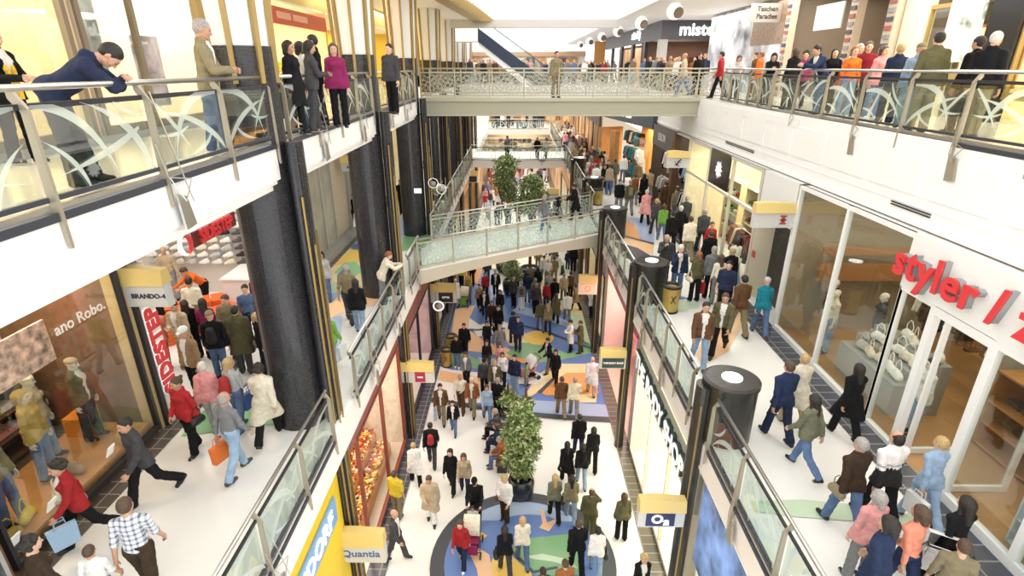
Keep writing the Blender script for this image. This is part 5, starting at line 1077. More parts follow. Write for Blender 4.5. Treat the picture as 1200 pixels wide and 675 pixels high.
# dark corner shop
struct(nm('trim'), MB().box(9.0, 16, 38.0, 38.2, 14.0, 15.1), mat('slate_fascia', (.1,.105,.12), .45)); struct(nm('trim'), MB().box(9.0, 9.2, 38.2, 62, 14.0, 15.1), MATS['slate_fascia'])
tag(text('mister.lady', 1.0, mat('glow_letters', (1,1,1), .4, emit=1.2), facing((12.3, 37.97, 14.55), (0, -1, 0)), None, .02, .02), 'bright white lettering on the dark corner fascia upstairs', 'lettering'); tag(text('mister.lady', .75, MATS['glow_letters'], facing((8.97, 46, 14.6), NR), None, .02, .02), 'second set of white letters on the receding side of the dark fascia', 'lettering')
struct('wall_right', MB().box(9.1, 16, 44, 44.2, L2, 14.1), mat('rust_wall', (.12,.06,.04), .6)); struct(nm('trim'), MB().box(8.95, 9.45, 37.95, 38.6, L2, 14.0), LGR); area(12, 41, 13.9, 4, 4, 260, (1, .85, .7))
for i, y in enumerate((42.5, 47, 52, 57)): struct(nm('trim'), MB().box(9.0, 9.2, y, y+.8, L2, 14.0), DARK)
struct('wall_right', MB().box(10.5, 10.6, 44.2, 62, L2, 14.1), MATS['far_shop_amber']); area(9.9, 52, 13.9, 1.2, 14, 220)
tag(MB().box(8.4, 9.6, 66, 66.3, L2, 15.0).build('amber_screen', mat('amber_screen', (.75,.35,.1), .5)), 'tall amber screen at the end of the upper right row', 'screen')
garments((11.2, 38.9, 0), (15, 38.9, 0), 12, 13.0, ['black', 'white', 'dkgrey', 'grey', 'brown'], 'garment in the window of the dark corner shop', 'garments in the corner shop', rz=R(0))
garments((9.4, 42, 0), (10.4, 42, 0), 4, 12.8, ['white', 'ltgrey', 'grey'], 'garment on the rail beside the grey corner post', 'garments by the corner post', rz=R(0))
for i, y in enumerate((27.4, 34.6, 42.4, 50.5, 59, 68)):
    l_ = empty('ceiling_globe_lamp', (7.0, y, 15.0), label='round white ceiling lamp, %s of the row over the upper right gallery' % ['nearest', 'second', 'third', 'fourth', 'fifth', 'farthest'][i], cat='lamp', group='round ceiling lamps')
    MB().lathe([(.36*math.sin(math.pi*q/10) + 1e-4, -.3 - .36*math.cos(math.pi*q/10)) for q in range(11)], n=20).build('globe', mat('globe_white', (.9,.88,.82), .4, emit=.35), l_, smooth=True); MB().tube((.1, -.29, -.38), (.115, -.35, -.4), .24, 18, r2=.2).build('grille', mat('lamp_grille', (.2,.16,.12), .5), [c for c in l_.children][0])
# escalator rising to the left in the far hall
es = empty('escalator', (0, 40, L2), label='escalator with a dark side panel rising to the left in the far upper hall', cat='escalator')
def strip(y0, y1, pts, m, n): MB().prism([(x, y0, z) for x, z in pts], (0, y1-y0, 0)).build(n, m, es)
for y0 in (-.0, 1.5): strip(y0, y0+.12, [(-2.75, 3.6), (1.6, .55), (2.4, .05), (1.0, .05), (-2.75, 2.75)], mat('escalator_navy', (.015,.03,.06), .3), 'side_panel')
strip(.05, .08, [(-2.75, 3.6), (-2.75, 4.3), (1.6, 1.3), (1.6, .55)], GLB, 'glass_side'); strip(.0, .12, [(-2.8, 4.3), (-2.8, 4.38), (1.65, 1.38), (1.65, 1.3)], mat('handrail_rubber', (.1,.1,.12), .5), 'handrail')
strip(.12, 1.5, [(-2.75, 3.3), (1.6, .3), (2.4, 0), (1.0, 0), (-2.75, 2.85)], LGR, 'steps'); strip(.1, 1.5, [(-2.75, 2.85), (1.0, 0), (.4, 0), (-2.75, 2.4)], W, 'underside')
strip(-.05, 1.7, [(-6, 2.75), (-2.75, 2.75), (-2.75, 3.55), (-6, 3.55)], W, 'landing')

# ------------------------------------------------------------------ furniture and plants
def bin_(x, y, z, label):
    t = empty('litter_bin', (x, y, z), label=label, cat='bin', group=None)
    MB().lathe([(0, 0), (.24, 0), (.24, .06), (0, .06)], n=28).build('base', BLKM, t); MB().lathe([(.0, .06), (.225, .06), (.26, .8), (.0, .8)], n=28).build('body', mat('bin_gold', (.5,.36,.1), .35, .55), t)
    MB().lathe([(.265, .78), (.285, .8), (.285, .86), (.2, .88), (.17, .84), (.17, .7), (0, .7)], n=28).build('rim', BLKM, t)
    x_ = MB(); body_ = [c for c in t.children if c.name.startswith('body')][0]
    for s in (-1, 1): x_.tube((s*.07, -.262, .35), (-s*.07, -.27, .6), .012, 5)
    x_.build('mark', BLKM, body_)
bin_(-3.1, 22.5, 0, 'gold litter bin with black rim on the ground floor beside the left shopfront'); bin_(4.55, 14.9, L1, 'gold litter bin with a black cross mark behind the second drum column'); bin_(4.2, 28.5, L1, 'gold litter bin by the fourth drum column near the footbridge end')
bin_(-3.15, 21.2, 0, 'second gold litter bin just in front of the other one on the ground floor')
LEAF = [mat('leaf_a', (.09,.14,.035), .5), mat('leaf_b', (.26,.36,.11), .5), mat('leaf_c', (.5,.56,.3), .5)]
def foliage(parent, blobs, n, L, seed, name='foliage'):
    r = random.Random(seed); m = MB()
    for i in range(n):
        cx, cy, cz, rx, rz_ = r.choice(blobs); a, b = r.uniform(0, 2*math.pi), math.acos(r.uniform(-1, 1)); q = r.uniform(.55, 1.05)
        c = Vector((cx + rx*q*math.sin(b)*math.cos(a), cy + rx*q*math.sin(b)*math.sin(a), cz + rz_*q*math.cos(b)))
        d = Vector((r.gauss(0, 1), r.gauss(0, 1), r.gauss(-.4, .8))).normalized()*L*r.uniform(.7, 1.3); s_ = d.cross(Vector((r.gauss(0, 1), r.gauss(0, 1), 1))).normalized()*L*.22
        m.add([c, c + d*.5 + s_, c + d, c + d*.5 - s_], [(0, 1, 2, 3)], r.randrange(3))
    return m.build(name, LEAF, parent)
def plant(name, x, y, z, label, pot_r, pot_h, blobs, n, L, seed, trunk=None, potm=None):
    t = empty(name, (x, y, z), label=label, cat='plant')
    MB().lathe([(0, 0), (pot_r*.72, 0), (pot_r*.95, pot_h*.3), (pot_r, pot_h*.75), (pot_r*.85, pot_h), (pot_r*.75, pot_h), (pot_r*.75, pot_h-.05), (0, pot_h-.05)], n=28).build('pot', potm or mat('pot_black', (.015,.02,.025), .25), t, smooth=True)
    for a in (trunk or [((0, 0, pot_h-.06), (0, 0, pot_h+.9), .05)]): MB().tube(*a[:3], 8).build('trunk', BRWN, t)
    foliage(t, blobs, n, L, seed); return t
plant('weeping_fig', .12, 13.25, .01, 'tall weeping fig in a round black pot in the middle of the ground floor', .42, .75, [(0, 0, 1.2, .42, .4), (0, 0, 1.7, .5, .5), (.0, 0, 2.3, .52, .5), (-.02, 0, 2.85, .42, .4), (0, 0, 3.15, .3, .25), (.3, .1, 1.9, .3, .3), (-.3, -.1, 2.5, .28, .3), (.28, -.1, 2.75, .25, .25), (-.25, 0, 1.4, .3, .3)], 6000, .13, 1)
plant('potted_plant', -.35, 17.3, .01, 'bushy potted plant left of the orange planter behind the bench', .33, .6, [(0, 0, .9, .4, .3)], 700, .16, 2); plant('potted_plant', .32, 17.2, .01, 'smaller potted plant right of the orange planter behind the bench', .28, .5, [(0, 0, .75, .32, .25)], 500, .14, 3)
tag(MB().lathe([(0, 0), (.5, 0), (.5, .42), (.44, .46), (0, .46)], c=(.05, 15.9, .01), n=24, sx=1.1).build('round_planter', mat('terracotta', (.5,.2,.1), .6, noise=.1)), 'low round terracotta planter behind the weeping fig', 'planter')
bn = empty('bench', (-.5, 15.2, .005), label='dark bench on the left of the weeping fig', cat='bench'); MB().box(-.2, .22, -1.1, 1.2, .4, .45).build('seat', BRWN, bn)
for y in (-.9, 1.0): MB().box(-.16, .18, y-.04, y+.04, 0, .4).build('leg', DARK, bn)
tr = [((0, 0, .5), (.05, 0, 4.2), .1), ((.05, 0, 3.4), (-.5, .1, 5.6), .06), ((.05, 0, 3.4), (.5, 0, 5.4), .05)]
plant('indoor_tree', -.75, 33.2, .01, 'taller rounded indoor tree on the left beyond the sloping footbridge', .7, .7, [(0, 0, 6.7, .75, .75), (-.15, 0, 6.0, .7, .6), (.15, 0, 5.3, .55, .6), (.1, 0, 7.0, .5, .5)], 5200, .17, 5, tr)
plant('indoor_tree', .75, 32.2, .01, 'wider lower indoor tree on the right beyond the sloping footbridge', .7, .7, [(0, 0, 5.5, .95, .8), (-.4, 0, 4.7, .75, .6), (.45, 0, 5.0, .7, .7), (.1, 0, 6.1, .6, .4)], 6200, .17, 6, tr)
plant('potted_plant', -.4, 29.5, .01, 'green potted shrub on the ground floor under the sloping footbridge', .5, .9, [(0, 0, 1.6, .6, .6), (.3, 0, 1.2, .4, .4)], 1500, .17, 7)
plant('potted_plant', -4.9, 24.3, L2, 'leafy potted plant at the left end of the lattice footbridge', .25, .5, [(0, 0, 1.0, .3, .4), (.2, -.3, 1.3, .3, .3)], 600, .18, 8)
fl = plant('flower_pot', -5.9, 14.2, L2, 'bunch of yellow flowers on the upper left gallery', .2, .6, [(0, 0, .9, .2, .2)], 150, .1, 9)
fm = MB(); rr_ = random.Random(5)
for i in range(240): a, b = rr_.uniform(0, 6.28), rr_.uniform(0, 1.5); c = (.3*math.cos(a)*math.sin(b), .3*math.sin(a)*math.sin(b), 1.05 + .25*math.cos(b)); fm.cbox(c, (.05, .05, .03), rz=a)
fm.build('blossom', mat('blossom_yellow', (.7,.7,.05), .5), fl)
# hanging ring lamps
for i, (x, y, z, zt) in enumerate(((-3.2, 20.0, 3.45, 5.0), (-3.25, 22.8, 7.6, 10.5), (-3.55, 22.6, 7.9, 10.5))):
    t = empty('ring_lamp', (x, y, z), label=['white ring lamp hanging on a cable under the left middle gallery', 'wire ring lamp hanging in front of the dark columns', 'second wire ring lamp half hidden by the mosaic column'][i], cat='lamp')
    m = MB(); r_ = .2 if i == 0 else .2
    for k in range(24): a, b = 2*math.pi*k/24, 2*math.pi*(k+1)/24; m.tube((r_*math.cos(a), 0, r_*math.sin(a)), (r_*math.cos(b), 0, r_*math.sin(b)), .035 if i == 0 else .014, 6)
    m.build('ring', mat('ring_white', (.85,.85,.85), .4, emit=.3), t); MB().lathe([(0, -.08), (.09, -.05), (.09, .05), (0, .08)], n=14).build('bulb', GRY, t); MB().tube((0, 0, r_), (0, 0, zt-z), .012, 6).build('cable', STEEL, t)
tag(MB().box(-4.3, -4.0, 22.24, 22.26, 7.55, 7.75).build('notice', WHT), 'white paper notice fixed on the third mosaic column', 'notice')
# ------------------------------------------------------------------ people: floor point in the frame, level, heading (degrees, 0 looks down the mall), pose, sex, clothes, hair | extras | what singles the person out
PEOPLE = '''
# left middle gallery, near
108 637 1 140 stride f open.red pants.black curly.hdark h=1.66 bag=shopper.ltblue.L | in a red blazer striding past the mannequin window with a pale carrier bag
180 587 1 150 stride m jacket.dkgrey pants.black short.hdark h=1.76 | in a charcoal jacket and black trousers walking along the brown tile edge
182 700 1 15 walk m tee.ltblue pants.dkbrown short.hbrown h=1.76 check=1 | in a pale checked short-sleeved shirt at the bottom left
78 742 1 -30 walk f shirt.dkbrown pants.dkgrey curly.hdark h=1.66 | with dark curly hair and a brown top at the bottom left edge
138 722 1 10 walk m tee.white jeans.denim short.hbrown h=1.28 | small child in white beside the woman with dark curly hair
2 705 1 170 stand m jacket.brown jeans.denim short.hbrown h=1.78 | in a brown jacket cut by the left frame edge
230 530 1 165 stroll f jacket.red pants.black bun.hbrown h=1.68 bag=handbag.black.L | in a long red jacket by the upright red sign
281 556 1 -20 walk m shirt.grey jeans.ltdenim ring.hgrey h=1.75 bag=shopper.orange.L | balding man in a grey sweater carrying an orange bag
255 506 1 15 walk f jacket.pink jeans.ltgrey short.hwhite h=1.62 | white-haired in a pink blouse ahead of the balding man
284 503 1 -15 stroll f shirt.ltgrey jeans.denim bob.blonde h=1.65 bag=backpack.red.B bag2=shopper.blue.R | blond with a red backpack and a patterned blue bag
322 512 1 10 stride f coat.cream pants.black curly.hdark h=1.72 | in a long cream coat just left of the nearest mosaic column
235 467 1 165 stand m open.tan pants.black cap.white h=1.78 | in a white cap and tan jacket outside the shoe shop
262 443 1 15 stand m jacket.black jeans.denim cap.khaki h=1.74 bag=backpack.black.B | in a khaki cap with a black backpack facing the shoe shop
223 431 1 170 shift m open.beige pants.khaki short.hbrown h=1.8 | in a beige jacket among the crowd by the orange shoe boxes
252 421 1 20 hold f jacket.magenta pants.black long.hdark h=1.65 | dark-haired in a magenta jacket looking into the shoe shop
237 396 1 5 stand m tee.cream pants.khaki short.hdark h=1.76 | in a cream T-shirt seen from behind inside the shoe shop
228 425 1 40 stand f jacket.black pants.black long.hdark h=1.6 | in black with long dark hair beside the cream T-shirt
279 421 1 190 stroll m jacket.khaki pants.black short.hbrown h=1.78 | in a khaki jacket walking out of the shoe shop
290 437 1 20 stand m coat.olive pants.dkgrey short.hdark h=1.76 | in a long olive coat left of the nearest mosaic column
300 404 1 200 stand m shirt.denim pants.dkblue short.hdark h=1.72 | in a blue sweater by the white sales counter
312 388 1 170 stand m jacket.dkred pants.black short.hdark h=1.74 | in a dark red jacket half hidden by the mosaic column
196 433 1 10 hold m jacket.salmon pants.khaki short.blonde h=1.7 | in a salmon jacket behind the upright red sign
197 452 1 160 stand f jacket.gold pants.black short.hbrown h=1.64 | in a mustard jacket behind the man with the white cap
192 400 1 185 stand f jacket.black pants.black bob.hdark h=1.66 | in black at the orange shoe boxes under the lettered blade sign
246 366 1 150 bend m shirt.orange pants.black short.hbrown h=1.76 | shop assistant in an orange top bending over the shoe boxes
206 352 1 200 stand m shirt.beige pants.grey bald.hbrown h=1.78 | in a beige shirt in front of the sneaker wall
300 437 1 -60 stand f jacket.black pants.black bob.blonde h=1.6 | blond in black right behind the cream coat
# left middle gallery, beyond the nearest column
391 434 1 -10 walk f hoody.green jeans.ltdenim short.hbrown h=1.6 bag=shopper.white.R | in a light green jacket at the foot of the gallery balustrade
367 494 1 0 stand f jacket.white jeans.grey bob.hdark h=1.6 off=1 | x
412 378 1 5 walk m tee.khaki pants.dkgrey short.hgrey h=1.8 | broad man in a khaki T-shirt on the coloured floor of the left gallery
423 392 1 10 walk f jacket.black jeans.ltdenim long.hdark h=1.66 bag=handbag.black.L | in a short black jacket and pale jeans behind the khaki T-shirt
384 353 1 190 stand f jacket.ltgrey jeans.denim bob.hdark h=1.64 | in a pale grey jacket talking beside the shuttered unit
373 348 1 -30 stand f jacket.dkgrey jeans.denim short.hdark h=1.62 | in charcoal facing the woman in pale grey
450 356 1 -70 rail m open.cream pants.grey short.hginger h=1.74 | ginger-haired in a cream jacket leaning on the left gallery rail
424 286 1 180 walk f jacket.white pants.black short.hdark h=1.62 | in a white top and black trousers by the second mosaic column
419 272 1 160 stand m jacket.black pants.black short.hdark h=1.74 | in black standing in the pale doorway on the left gallery
472 252 1 175 stand m jacket.black pants.black short.hdark h=1.76 | in black between the second and third mosaic columns
504 252 1 -80 rail m jacket.khaki pants.brown short.blonde h=1.7 | in khaki leaning on the balustrade past the sloping footbridge
512 246 1 -80 rail f jacket.cream jeans.grey bob.hbrown h=1.64 | in cream leaning on the balustrade past the sloping footbridge
521 206 1 -80 rail f jacket.cream jeans.grey short.blonde h=1.66 | in cream far along the left gallery balustrade
# upper left
93 219 2 -62 droop m hoody.navy pants.dkgrey short.hdark h=1.76 | slumped over the upper left handrail in a navy hooded top
261 182 2 -70 hold m open.khaki jeans.denim short.hgrey h=1.8 | grey-haired in a grey jacket at the upper left handrail
36 192 2 -95 hold f open.black pants.black short.blonde h=1.66 scarf=1 | short-haired in a black jacket with a yellow scarf on the upper left gallery
364 152 2 -30 stand f shirt.white jeans.denim bob.hdark h=1.66 | in white near the yellow flowers upstairs
375 150 2 110 stand m jacket.black pants.black short.hdark h=1.8 | tall man in black upstairs between the first two columns
371 154 2 -60 hold f jacket.dkgrey pants.dkgrey bob.hdark h=1.66 | in charcoal bent towards the tall man in black upstairs
396 150 2 200 stand f jacket.magenta pants.black long.hbrown h=1.64 | long brown hair and magenta top upstairs by the second column
352 158 2 -100 stand f coat.black pants.black bob.hdark h=1.64 | in black right behind the yellow flowers upstairs
462 134 2 160 stand m jacket.dkgrey pants.black short.hdark h=1.76 | in charcoal upstairs between the second and third columns
# bridge
651 115 2 200 stand m jacket.khaki pants.khaki short.hdark h=1.78 | in a khaki suit standing alone on the lattice footbridge
638 272 1 110 walk m jacket.grey jeans.denim short.hgrey h=1.72 | in grey and jeans walking over the sloping footbridge
674 258 1 80 push m coat.black pants.black short.hdark h=1.76 pram=1 | in a black coat pushing a pushchair across the sloping footbridge
688 250 1 100 stand f jacket.olive pants.black bob.hdark h=1.64 | in olive behind the pushchair on the sloping footbridge
# right middle gallery, near
908 514 1 10 walk m jacket.dkblue pants.navy short.hbrown h=1.76 | in a dark blue jacket walking away beside the nearest drum column
926 500 1 5 walk f coat.cream pants.beige short.blonde h=1.7 | in a cream coat just right of the dark blue jacket
937 552 1 25 stride f hoody.camo jeans.denim long.hdark h=1.64 | dark-haired in a camouflage jacket on the white floor at right
986 512 1 5 walk f coat.black pants.black long.hdark h=1.68 | in a long black coat near the second shop window
983 618 1 12 walk m jacket.dkbrown jeans.denim short.hgrey h=1.74 bag=handbag.khaki.L | grey-haired in a dark brown sweater with a shoulder bag
1022 612 1 8 walk m jacket.white pants.black ring.hdark h=1.78 band=1 | balding in a white and black banded sweater
1072 612 1 10 walk f jacket.ltdenim jeans.ltdenim short.blonde h=1.68 bag=shopper.white.L | blond in a denim jacket by the open shop door
1095 690 1 5 walk f shirt.black pants.black long.hdark h=1.66 | in a black sweater beside the corner window at bottom right
1045 702 1 20 walk f shirt.salmon pants.dkblue bob.hbrown h=1.66 | in a salmon pink sweater at bottom right
1008 722 1 30 walk m jacket.dkblue pants.dkblue bob.hdark h=1.74 | in a navy jacket cut by the bottom frame edge
1022 690 1 8 stand f jacket.pink pants.grey bob.hgrey h=1.6 | in a pink top hidden behind the navy jacket
1085 730 1 -30 stand m shirt.khaki pants.khaki short.hbrown h=1.5 pramw=1 | in khaki behind a white pushchair hood at bottom right
817 430 1 172 walk m open.brown jeans.ltdenim short.hdark h=1.78 | in a brown blazer and pale jeans walking towards the camera
840 416 1 150 stride m open.olive pants.black short.hbrown h=1.78 bag=shopper.white.R | in an olive jacket carrying a white bag towards the camera
888 392 1 -5 walk f jacket.teal jeans.denim cap.ltgrey h=1.7 | in a bright teal anorak and grey hat
862 393 1 10 walk m jacket.brown pants.khaki short.hdark h=1.78 | in a brown jacket left of the teal anorak
845 372 1 150 stand m vest.navy pants.black short.hdark h=1.76 | in a navy waistcoat behind the brown blazer
791 348 1 175 phone m open.navy jeans.denim short.hwhite h=1.76 | white-haired with a hand at his mouth behind the gold bin
776 332 1 170 phone m jacket.dkgrey pants.black bald.hdark h=1.74 | balding in charcoal behind the second drum column
812 353 1 20 stand f jacket.olive pants.black bob.hginger h=1.64 bag=handbag.cream.L bag2=shopper.red.R | in olive with a cream handbag and a red carrier
829 350 1 5 stand m jacket.grey pants.black short.hgrey h=1.74 | in a grey sweater with his back to the camera
836 356 1 0 stand f shirt.cream jeans.grey long.hbrown h=1.64 | with a long ponytail and cream top seen from behind
850 350 1 0 stand f jacket.black pants.black short.blonde h=1.68 | blond in black right of the long ponytail
856 334 1 10 walk f jacket.white jeans.ltdenim bob.hdark h=1.66 bag=handbag.navy.L | in a white jacket with a navy shoulder bag
826 328 1 10 stand m jacket.black jeans.navy short.hbrown h=1.76 | in black in front of the red top on the right gallery
828 310 1 175 stand f shirt.red pants.dkred short.hbrown h=1.64 | in a red top at the bright shop window
804 306 1 5 walk m jacket.cream pants.khaki short.hbrown h=1.76 | in a cream jacket seen from behind on the right gallery
820 296 1 5 walk m jacket.dkgrey pants.navy short.hgrey h=1.78 | in a charcoal jacket beside the bright shop window
784 298 1 0 walk m jacket.black pants.black short.hdark h=1.74 | in black behind the second drum column, back turned
793 290 1 5 walk m jacket.black pants.black short.hwhite h=1.76 | white-haired in black seen from behind
774 283 1 0 walk f hoody.green jeans.denim bob.hbrown h=1.62 | in a lime green hooded jacket on the right gallery
766 276 1 5 walk f jacket.dkgrey pants.dkgrey short.blonde h=1.66 | blond in charcoal left of the lime green jacket
800 276 1 0 walk m jacket.dkgrey pants.black short.hgrey h=1.76 | in a dark grey jacket ahead of the white-haired man
790 262 1 0 walk m jacket.khaki pants.grey short.hbrown h=1.74 | in khaki beside the fashion shop entrance
755 263 1 5 walk f coat.pink pants.black short.hwhite h=1.66 | in a long pink coat walking away
777 254 1 0 walk m jacket.brown pants.brown short.hbrown h=1.76 | in a brown jacket right of the pink coat
736 252 1 5 walk m jacket.olive pants.grey short.hgrey h=1.76 bag=backpack.khaki.B | with a khaki backpack by the third drum column
724 250 1 180 walk m jacket.black pants.grey short.hdark h=1.74 | in black coming past the third drum column
742 240 1 0 walk f jacket.rust jeans.grey short.hbrown h=1.66 | in a rust jacket ahead of the backpack
751 240 1 0 walk f coat.black pants.black long.hdark h=1.68 | with long black hair and coat, right gallery
759 234 1 5 walk m jacket.beige pants.grey short.hbrown h=1.72 | in beige beside the long black hair
711 222 1 185 walk m jacket.black pants.black short.hdark h=1.78 | in black walking towards the camera by the far drum
719 220 1 0 stand m jacket.camo pants.khaki short.hbrown h=1.72 | in checked grey-green right of the man in black
729 214 1 0 stand m jacket.white jeans.denim short.hdark h=1.74 | in a bright white jacket before the amber shop
742 210 1 170 stand m jacket.navy pants.black short.hgrey h=1.8 | tall in navy before the amber shop
750 212 1 0 stand f coat.white pants.grey bob.blonde h=1.66 | in a white coat before the amber shop
707 206 1 0 walk f jacket.cream pants.black short.hdark h=1.66 | in cream farther up the right gallery
# ground floor, front
542 663 0 170 walk f jacket.red jeans.navy bob.hbrown h=1.64 | in a red cardigan crossing the edge of the round floor rosette
558 612 0 178 push m shirt.black pants.black cap.black h=1.76 pram=1 | in black with a cap pushing a pink pushchair towards the camera
555 628 0 175 stand m jacket.white jeans.dkgrey short.hdark h=1.1 | toddler in white walking in front of the pink pushchair
592 673 0 10 walk f jacket.black jeans.dkgrey long.hdark h=1.66 bag=handbag.black.L | long dark hair and black handbag on the rosette
612 661 0 8 walk f jacket.cream jeans.denim bob.blonde h=1.66 | blond in a cream jacket on the rosette
592 611 0 150 shift m jacket.white pants.dkbrown bob.blonde h=1.74 bag=handbag.brown.R | in a white jacket and brown trousers beside the weeping fig
506 612 0 185 stroll m coat.beige pants.white short.hbrown h=1.74 | in a long beige coat and pale trousers near the sweet shop
466 655 0 -100 walk m open.dkgrey pants.dkgrey bald.hwhite h=1.76 | bald in a charcoal suit stepping away from the sweet shop
467 606 0 -20 stand m vest.yellow pants.khaki short.hbrown h=1.72 | in a yellow tabard outside the sweet shop
488 567 0 20 walk f coat.white pants.black short.blonde h=1.62 | blond in a white coat by the sweet shop window
507 545 0 5 walk m jacket.black jeans.dkgrey short.hdark h=1.72 bag=backpack.red.B | in black with a red hood by the sweet shop
530 575 0 172 walk f jacket.black pants.black long.hdark h=1.66 | dark-haired in black walking next to a beige jacket
543 580 0 185 walk f jacket.beige jeans.navy long.hbrown h=1.66 | in a beige jacket walking next to the dark-haired one
518 495 0 185 walk m open.brown pants.khaki short.hdark h=1.74 bag=shopper.ltblue.R | in a brown jacket with a pale blue carrier
532 508 0 180 walk m open.black jeans.denim short.hdark h=1.45 | boy in black beside the brown jacket
541 482 0 178 walk m shirt.cream pants.brown bald.hgrey h=1.72 | balding in a cream shirt
554 486 0 175 walk m open.rust pants.khaki short.hwhite h=1.72 | white-haired in an orange-red jacket
571 494 0 190 walk f jacket.ltdenim jeans.denim bob.hbrown h=1.66 | in a pale denim top left of the bench
583 489 0 -20 shift m jacket.black pants.black short.hgrey h=1.74 | in black bending by the bench
663 567 0 5 walk f coat.black pants.black long.hdark h=1.66 | in a short black coat, left of a pair walking away
679 569 0 0 walk f jacket.black jeans.ltdenim bob.hdark h=1.66 | in black with pale jeans, right of a pair walking away
677 535 0 2 walk m jacket.black jeans.navy short.hdark h=1.74 | in black, the taller of the couple farther up
693 550 0 -5 walk f jacket.black pants.black bob.hdark h=1.7 bag=handbag.white.L | in black with a white bag on the left shoulder
649 608 0 5 walk f jacket.camo pants.black long.blonde h=1.66 | long blond hair and grey-green jacket right of the fig
668 610 0 0 walk f jacket.khaki jeans.ltdenim long.hdark h=1.68 bag=handbag.black.L | long dark hair and khaki jacket right of the fig
690 630 0 -10 phone m jacket.olive pants.olive ring.hbrown h=1.76 | balding in an olive suit jacket
675 670 0 5 walk m jacket.black pants.black short.hbrown h=1.78 | in a black leather jacket in front of the olive suit
697 674 0 -5 walk f jacket.white jeans.ltdenim bun.hdark h=1.66 bag=handbag.black.R | in white with tied dark hair and pale jeans
727 632 0 8 stand f jacket.olive pants.black long.hbrown h=1.66 | in an olive-brown jacket alone by the right tile edge
748 706 0 185 walk f open.black pants.black curly.blonde h=1.66 | blond in black under the nearest right pier sign
660 716 0 10 walk m tee.rust jeans.denim short.hbrown h=1.7 | only the head and shoulders showing at the bottom of the rosette
635 722 0 10 walk f jacket.dkgrey jeans.denim short.hdark h=1.6 | dark hair just showing at the bottom frame edge
657 487 0 5 walk m jacket.brown pants.khaki short.hbrown h=1.74 | in a brown jacket walking off the white floor
672 488 0 2 walk m jacket.cream pants.grey short.hgrey h=1.74 | in a cream jacket beside the brown jacket
692 462 0 0 walk m coat.white pants.beige bald.hwhite h=1.74 | in a white coat near the right tile edge
# ground floor, middle
536 431 0 178 stand m jacket.black jeans.denim short.hbrown h=1.62 | in black and jeans by the gold bins
545 418 0 175 walk m jacket.black pants.black short.hdark h=1.76 | in all black right of the gold bins
547 452 0 170 stroll f open.grey pants.black short.hbrown h=1.64 | in a grey jacket over a pale top
571 412 0 178 stand f shirt.black pants.black bob.hdark h=1.6 | in black, small, ahead of the grey-haired one
571 437 0 182 walk f shirt.black jeans.dkgrey bob.hdark h=1.66 | in a black sweater with arms apart
586 420 0 180 walk m shirt.grey pants.grey short.hgrey h=1.76 bag=handbag.khaki.R | in a light grey sweater with a khaki bag
568 462 0 178 stand m jacket.dkgrey pants.black cap.hdark h=1.66 | in a charcoal zip top and cap
580 466 0 182 walk m open.olive jeans.grey short.blonde h=1.78 | tall in an olive jacket over stripes
589 452 0 175 walk f jacket.white pants.black long.hbrown h=1.64 | in a white top with long brown hair
586 438 0 180 stand f tee.pink pants.grey bob.hbrown h=1.5 | girl in a pink T-shirt in the crowd
603 460 0 160 stand m jacket.navy jeans.ltdenim short.hdark h=1.78 | in a navy jacket turned towards the crowd
607 411 0 170 stand m jacket.dkblue pants.navy short.hbrown h=1.8 | tall in dark blue on the orange and blue swirl
601 402 0 30 stand f jacket.navy pants.navy curly.hdark h=1.66 | in navy behind the tall one in dark blue
577 387 0 178 walk f jacket.dkbrown pants.black bob.hbrown h=1.68 | in dark brown on the blue floor
584 395 0 182 walk m jacket.black pants.black short.hdark h=1.76 | in a black jacket on the blue floor
586 372 0 178 walk f jacket.black pants.dkgrey bob.hdark h=1.64 | in black behind the dark brown jacket
568 374 0 180 walk m open.black jeans.navy short.hdark h=1.76 | in black over a light shirt with white shoes
562 364 0 175 walk f jacket.tan pants.black short.hdark h=1.6 | in a tan top and black trousers
569 350 0 180 walk f jacket.red pants.black bob.hdark h=1.66 | in a red jacket beyond the swirl
581 349 0 180 walk m open.black pants.black short.hgrey h=1.78 | in a black waistcoat jacket right of the red jacket
571 330 0 180 walk m jacket.dkgrey pants.navy short.hdark h=1.76 | in charcoal behind the red jacket
550 350 0 170 push f jacket.gold pants.khaki short.hginger h=1.68 pram=1 | in a mustard jacket pushing a pale green pushchair
541 338 0 175 walk m vest.yellow pants.black short.hdark h=1.74 | in a pale yellow vest
553 334 0 185 walk m jacket.black pants.black short.hdark h=1.74 | in black by the pale yellow vest
535 358 0 180 walk f coat.white pants.ltgrey short.hwhite h=1.64 | white-haired in a long white coat near the black blade sign
522 366 0 190 walk f jacket.rust pants.black short.hbrown h=1.64 | in rust by the left ground floor shops
602 360 0 150 stand m jacket.dkgrey pants.black short.hgrey h=1.8 | in charcoal in the group under the shrub
611 363 0 5 stand f jacket.grey pants.white short.hgrey h=1.66 bag=backpack.brown.B | in grey with white trousers and a small backpack
618 354 0 10 stand m jacket.navy jeans.denim short.hdark h=1.78 | in navy beside the white trousers
622 342 0 0 stand m jacket.khaki pants.grey short.hbrown h=1.76 | in khaki behind the navy jacket
630 344 0 5 stand f jacket.black pants.dkgrey long.hdark h=1.66 | in black with long hair in the ground floor group
628 368 0 5 stand m jacket.dkgrey pants.black short.hgrey h=1.78 | in charcoal, broad backed, in the ground floor group
627 360 0 5 stand m jacket.camo pants.black short.hgrey h=1.74 | in grey-green beside the broad back
643 352 0 0 stand m jacket.ltgrey pants.grey ring.hgrey h=1.76 | in pale grey with thinning hair
640 362 0 0 stand f jacket.red pants.dkgrey short.hbrown h=1.62 | in a dark pink-red jacket in the ground floor group
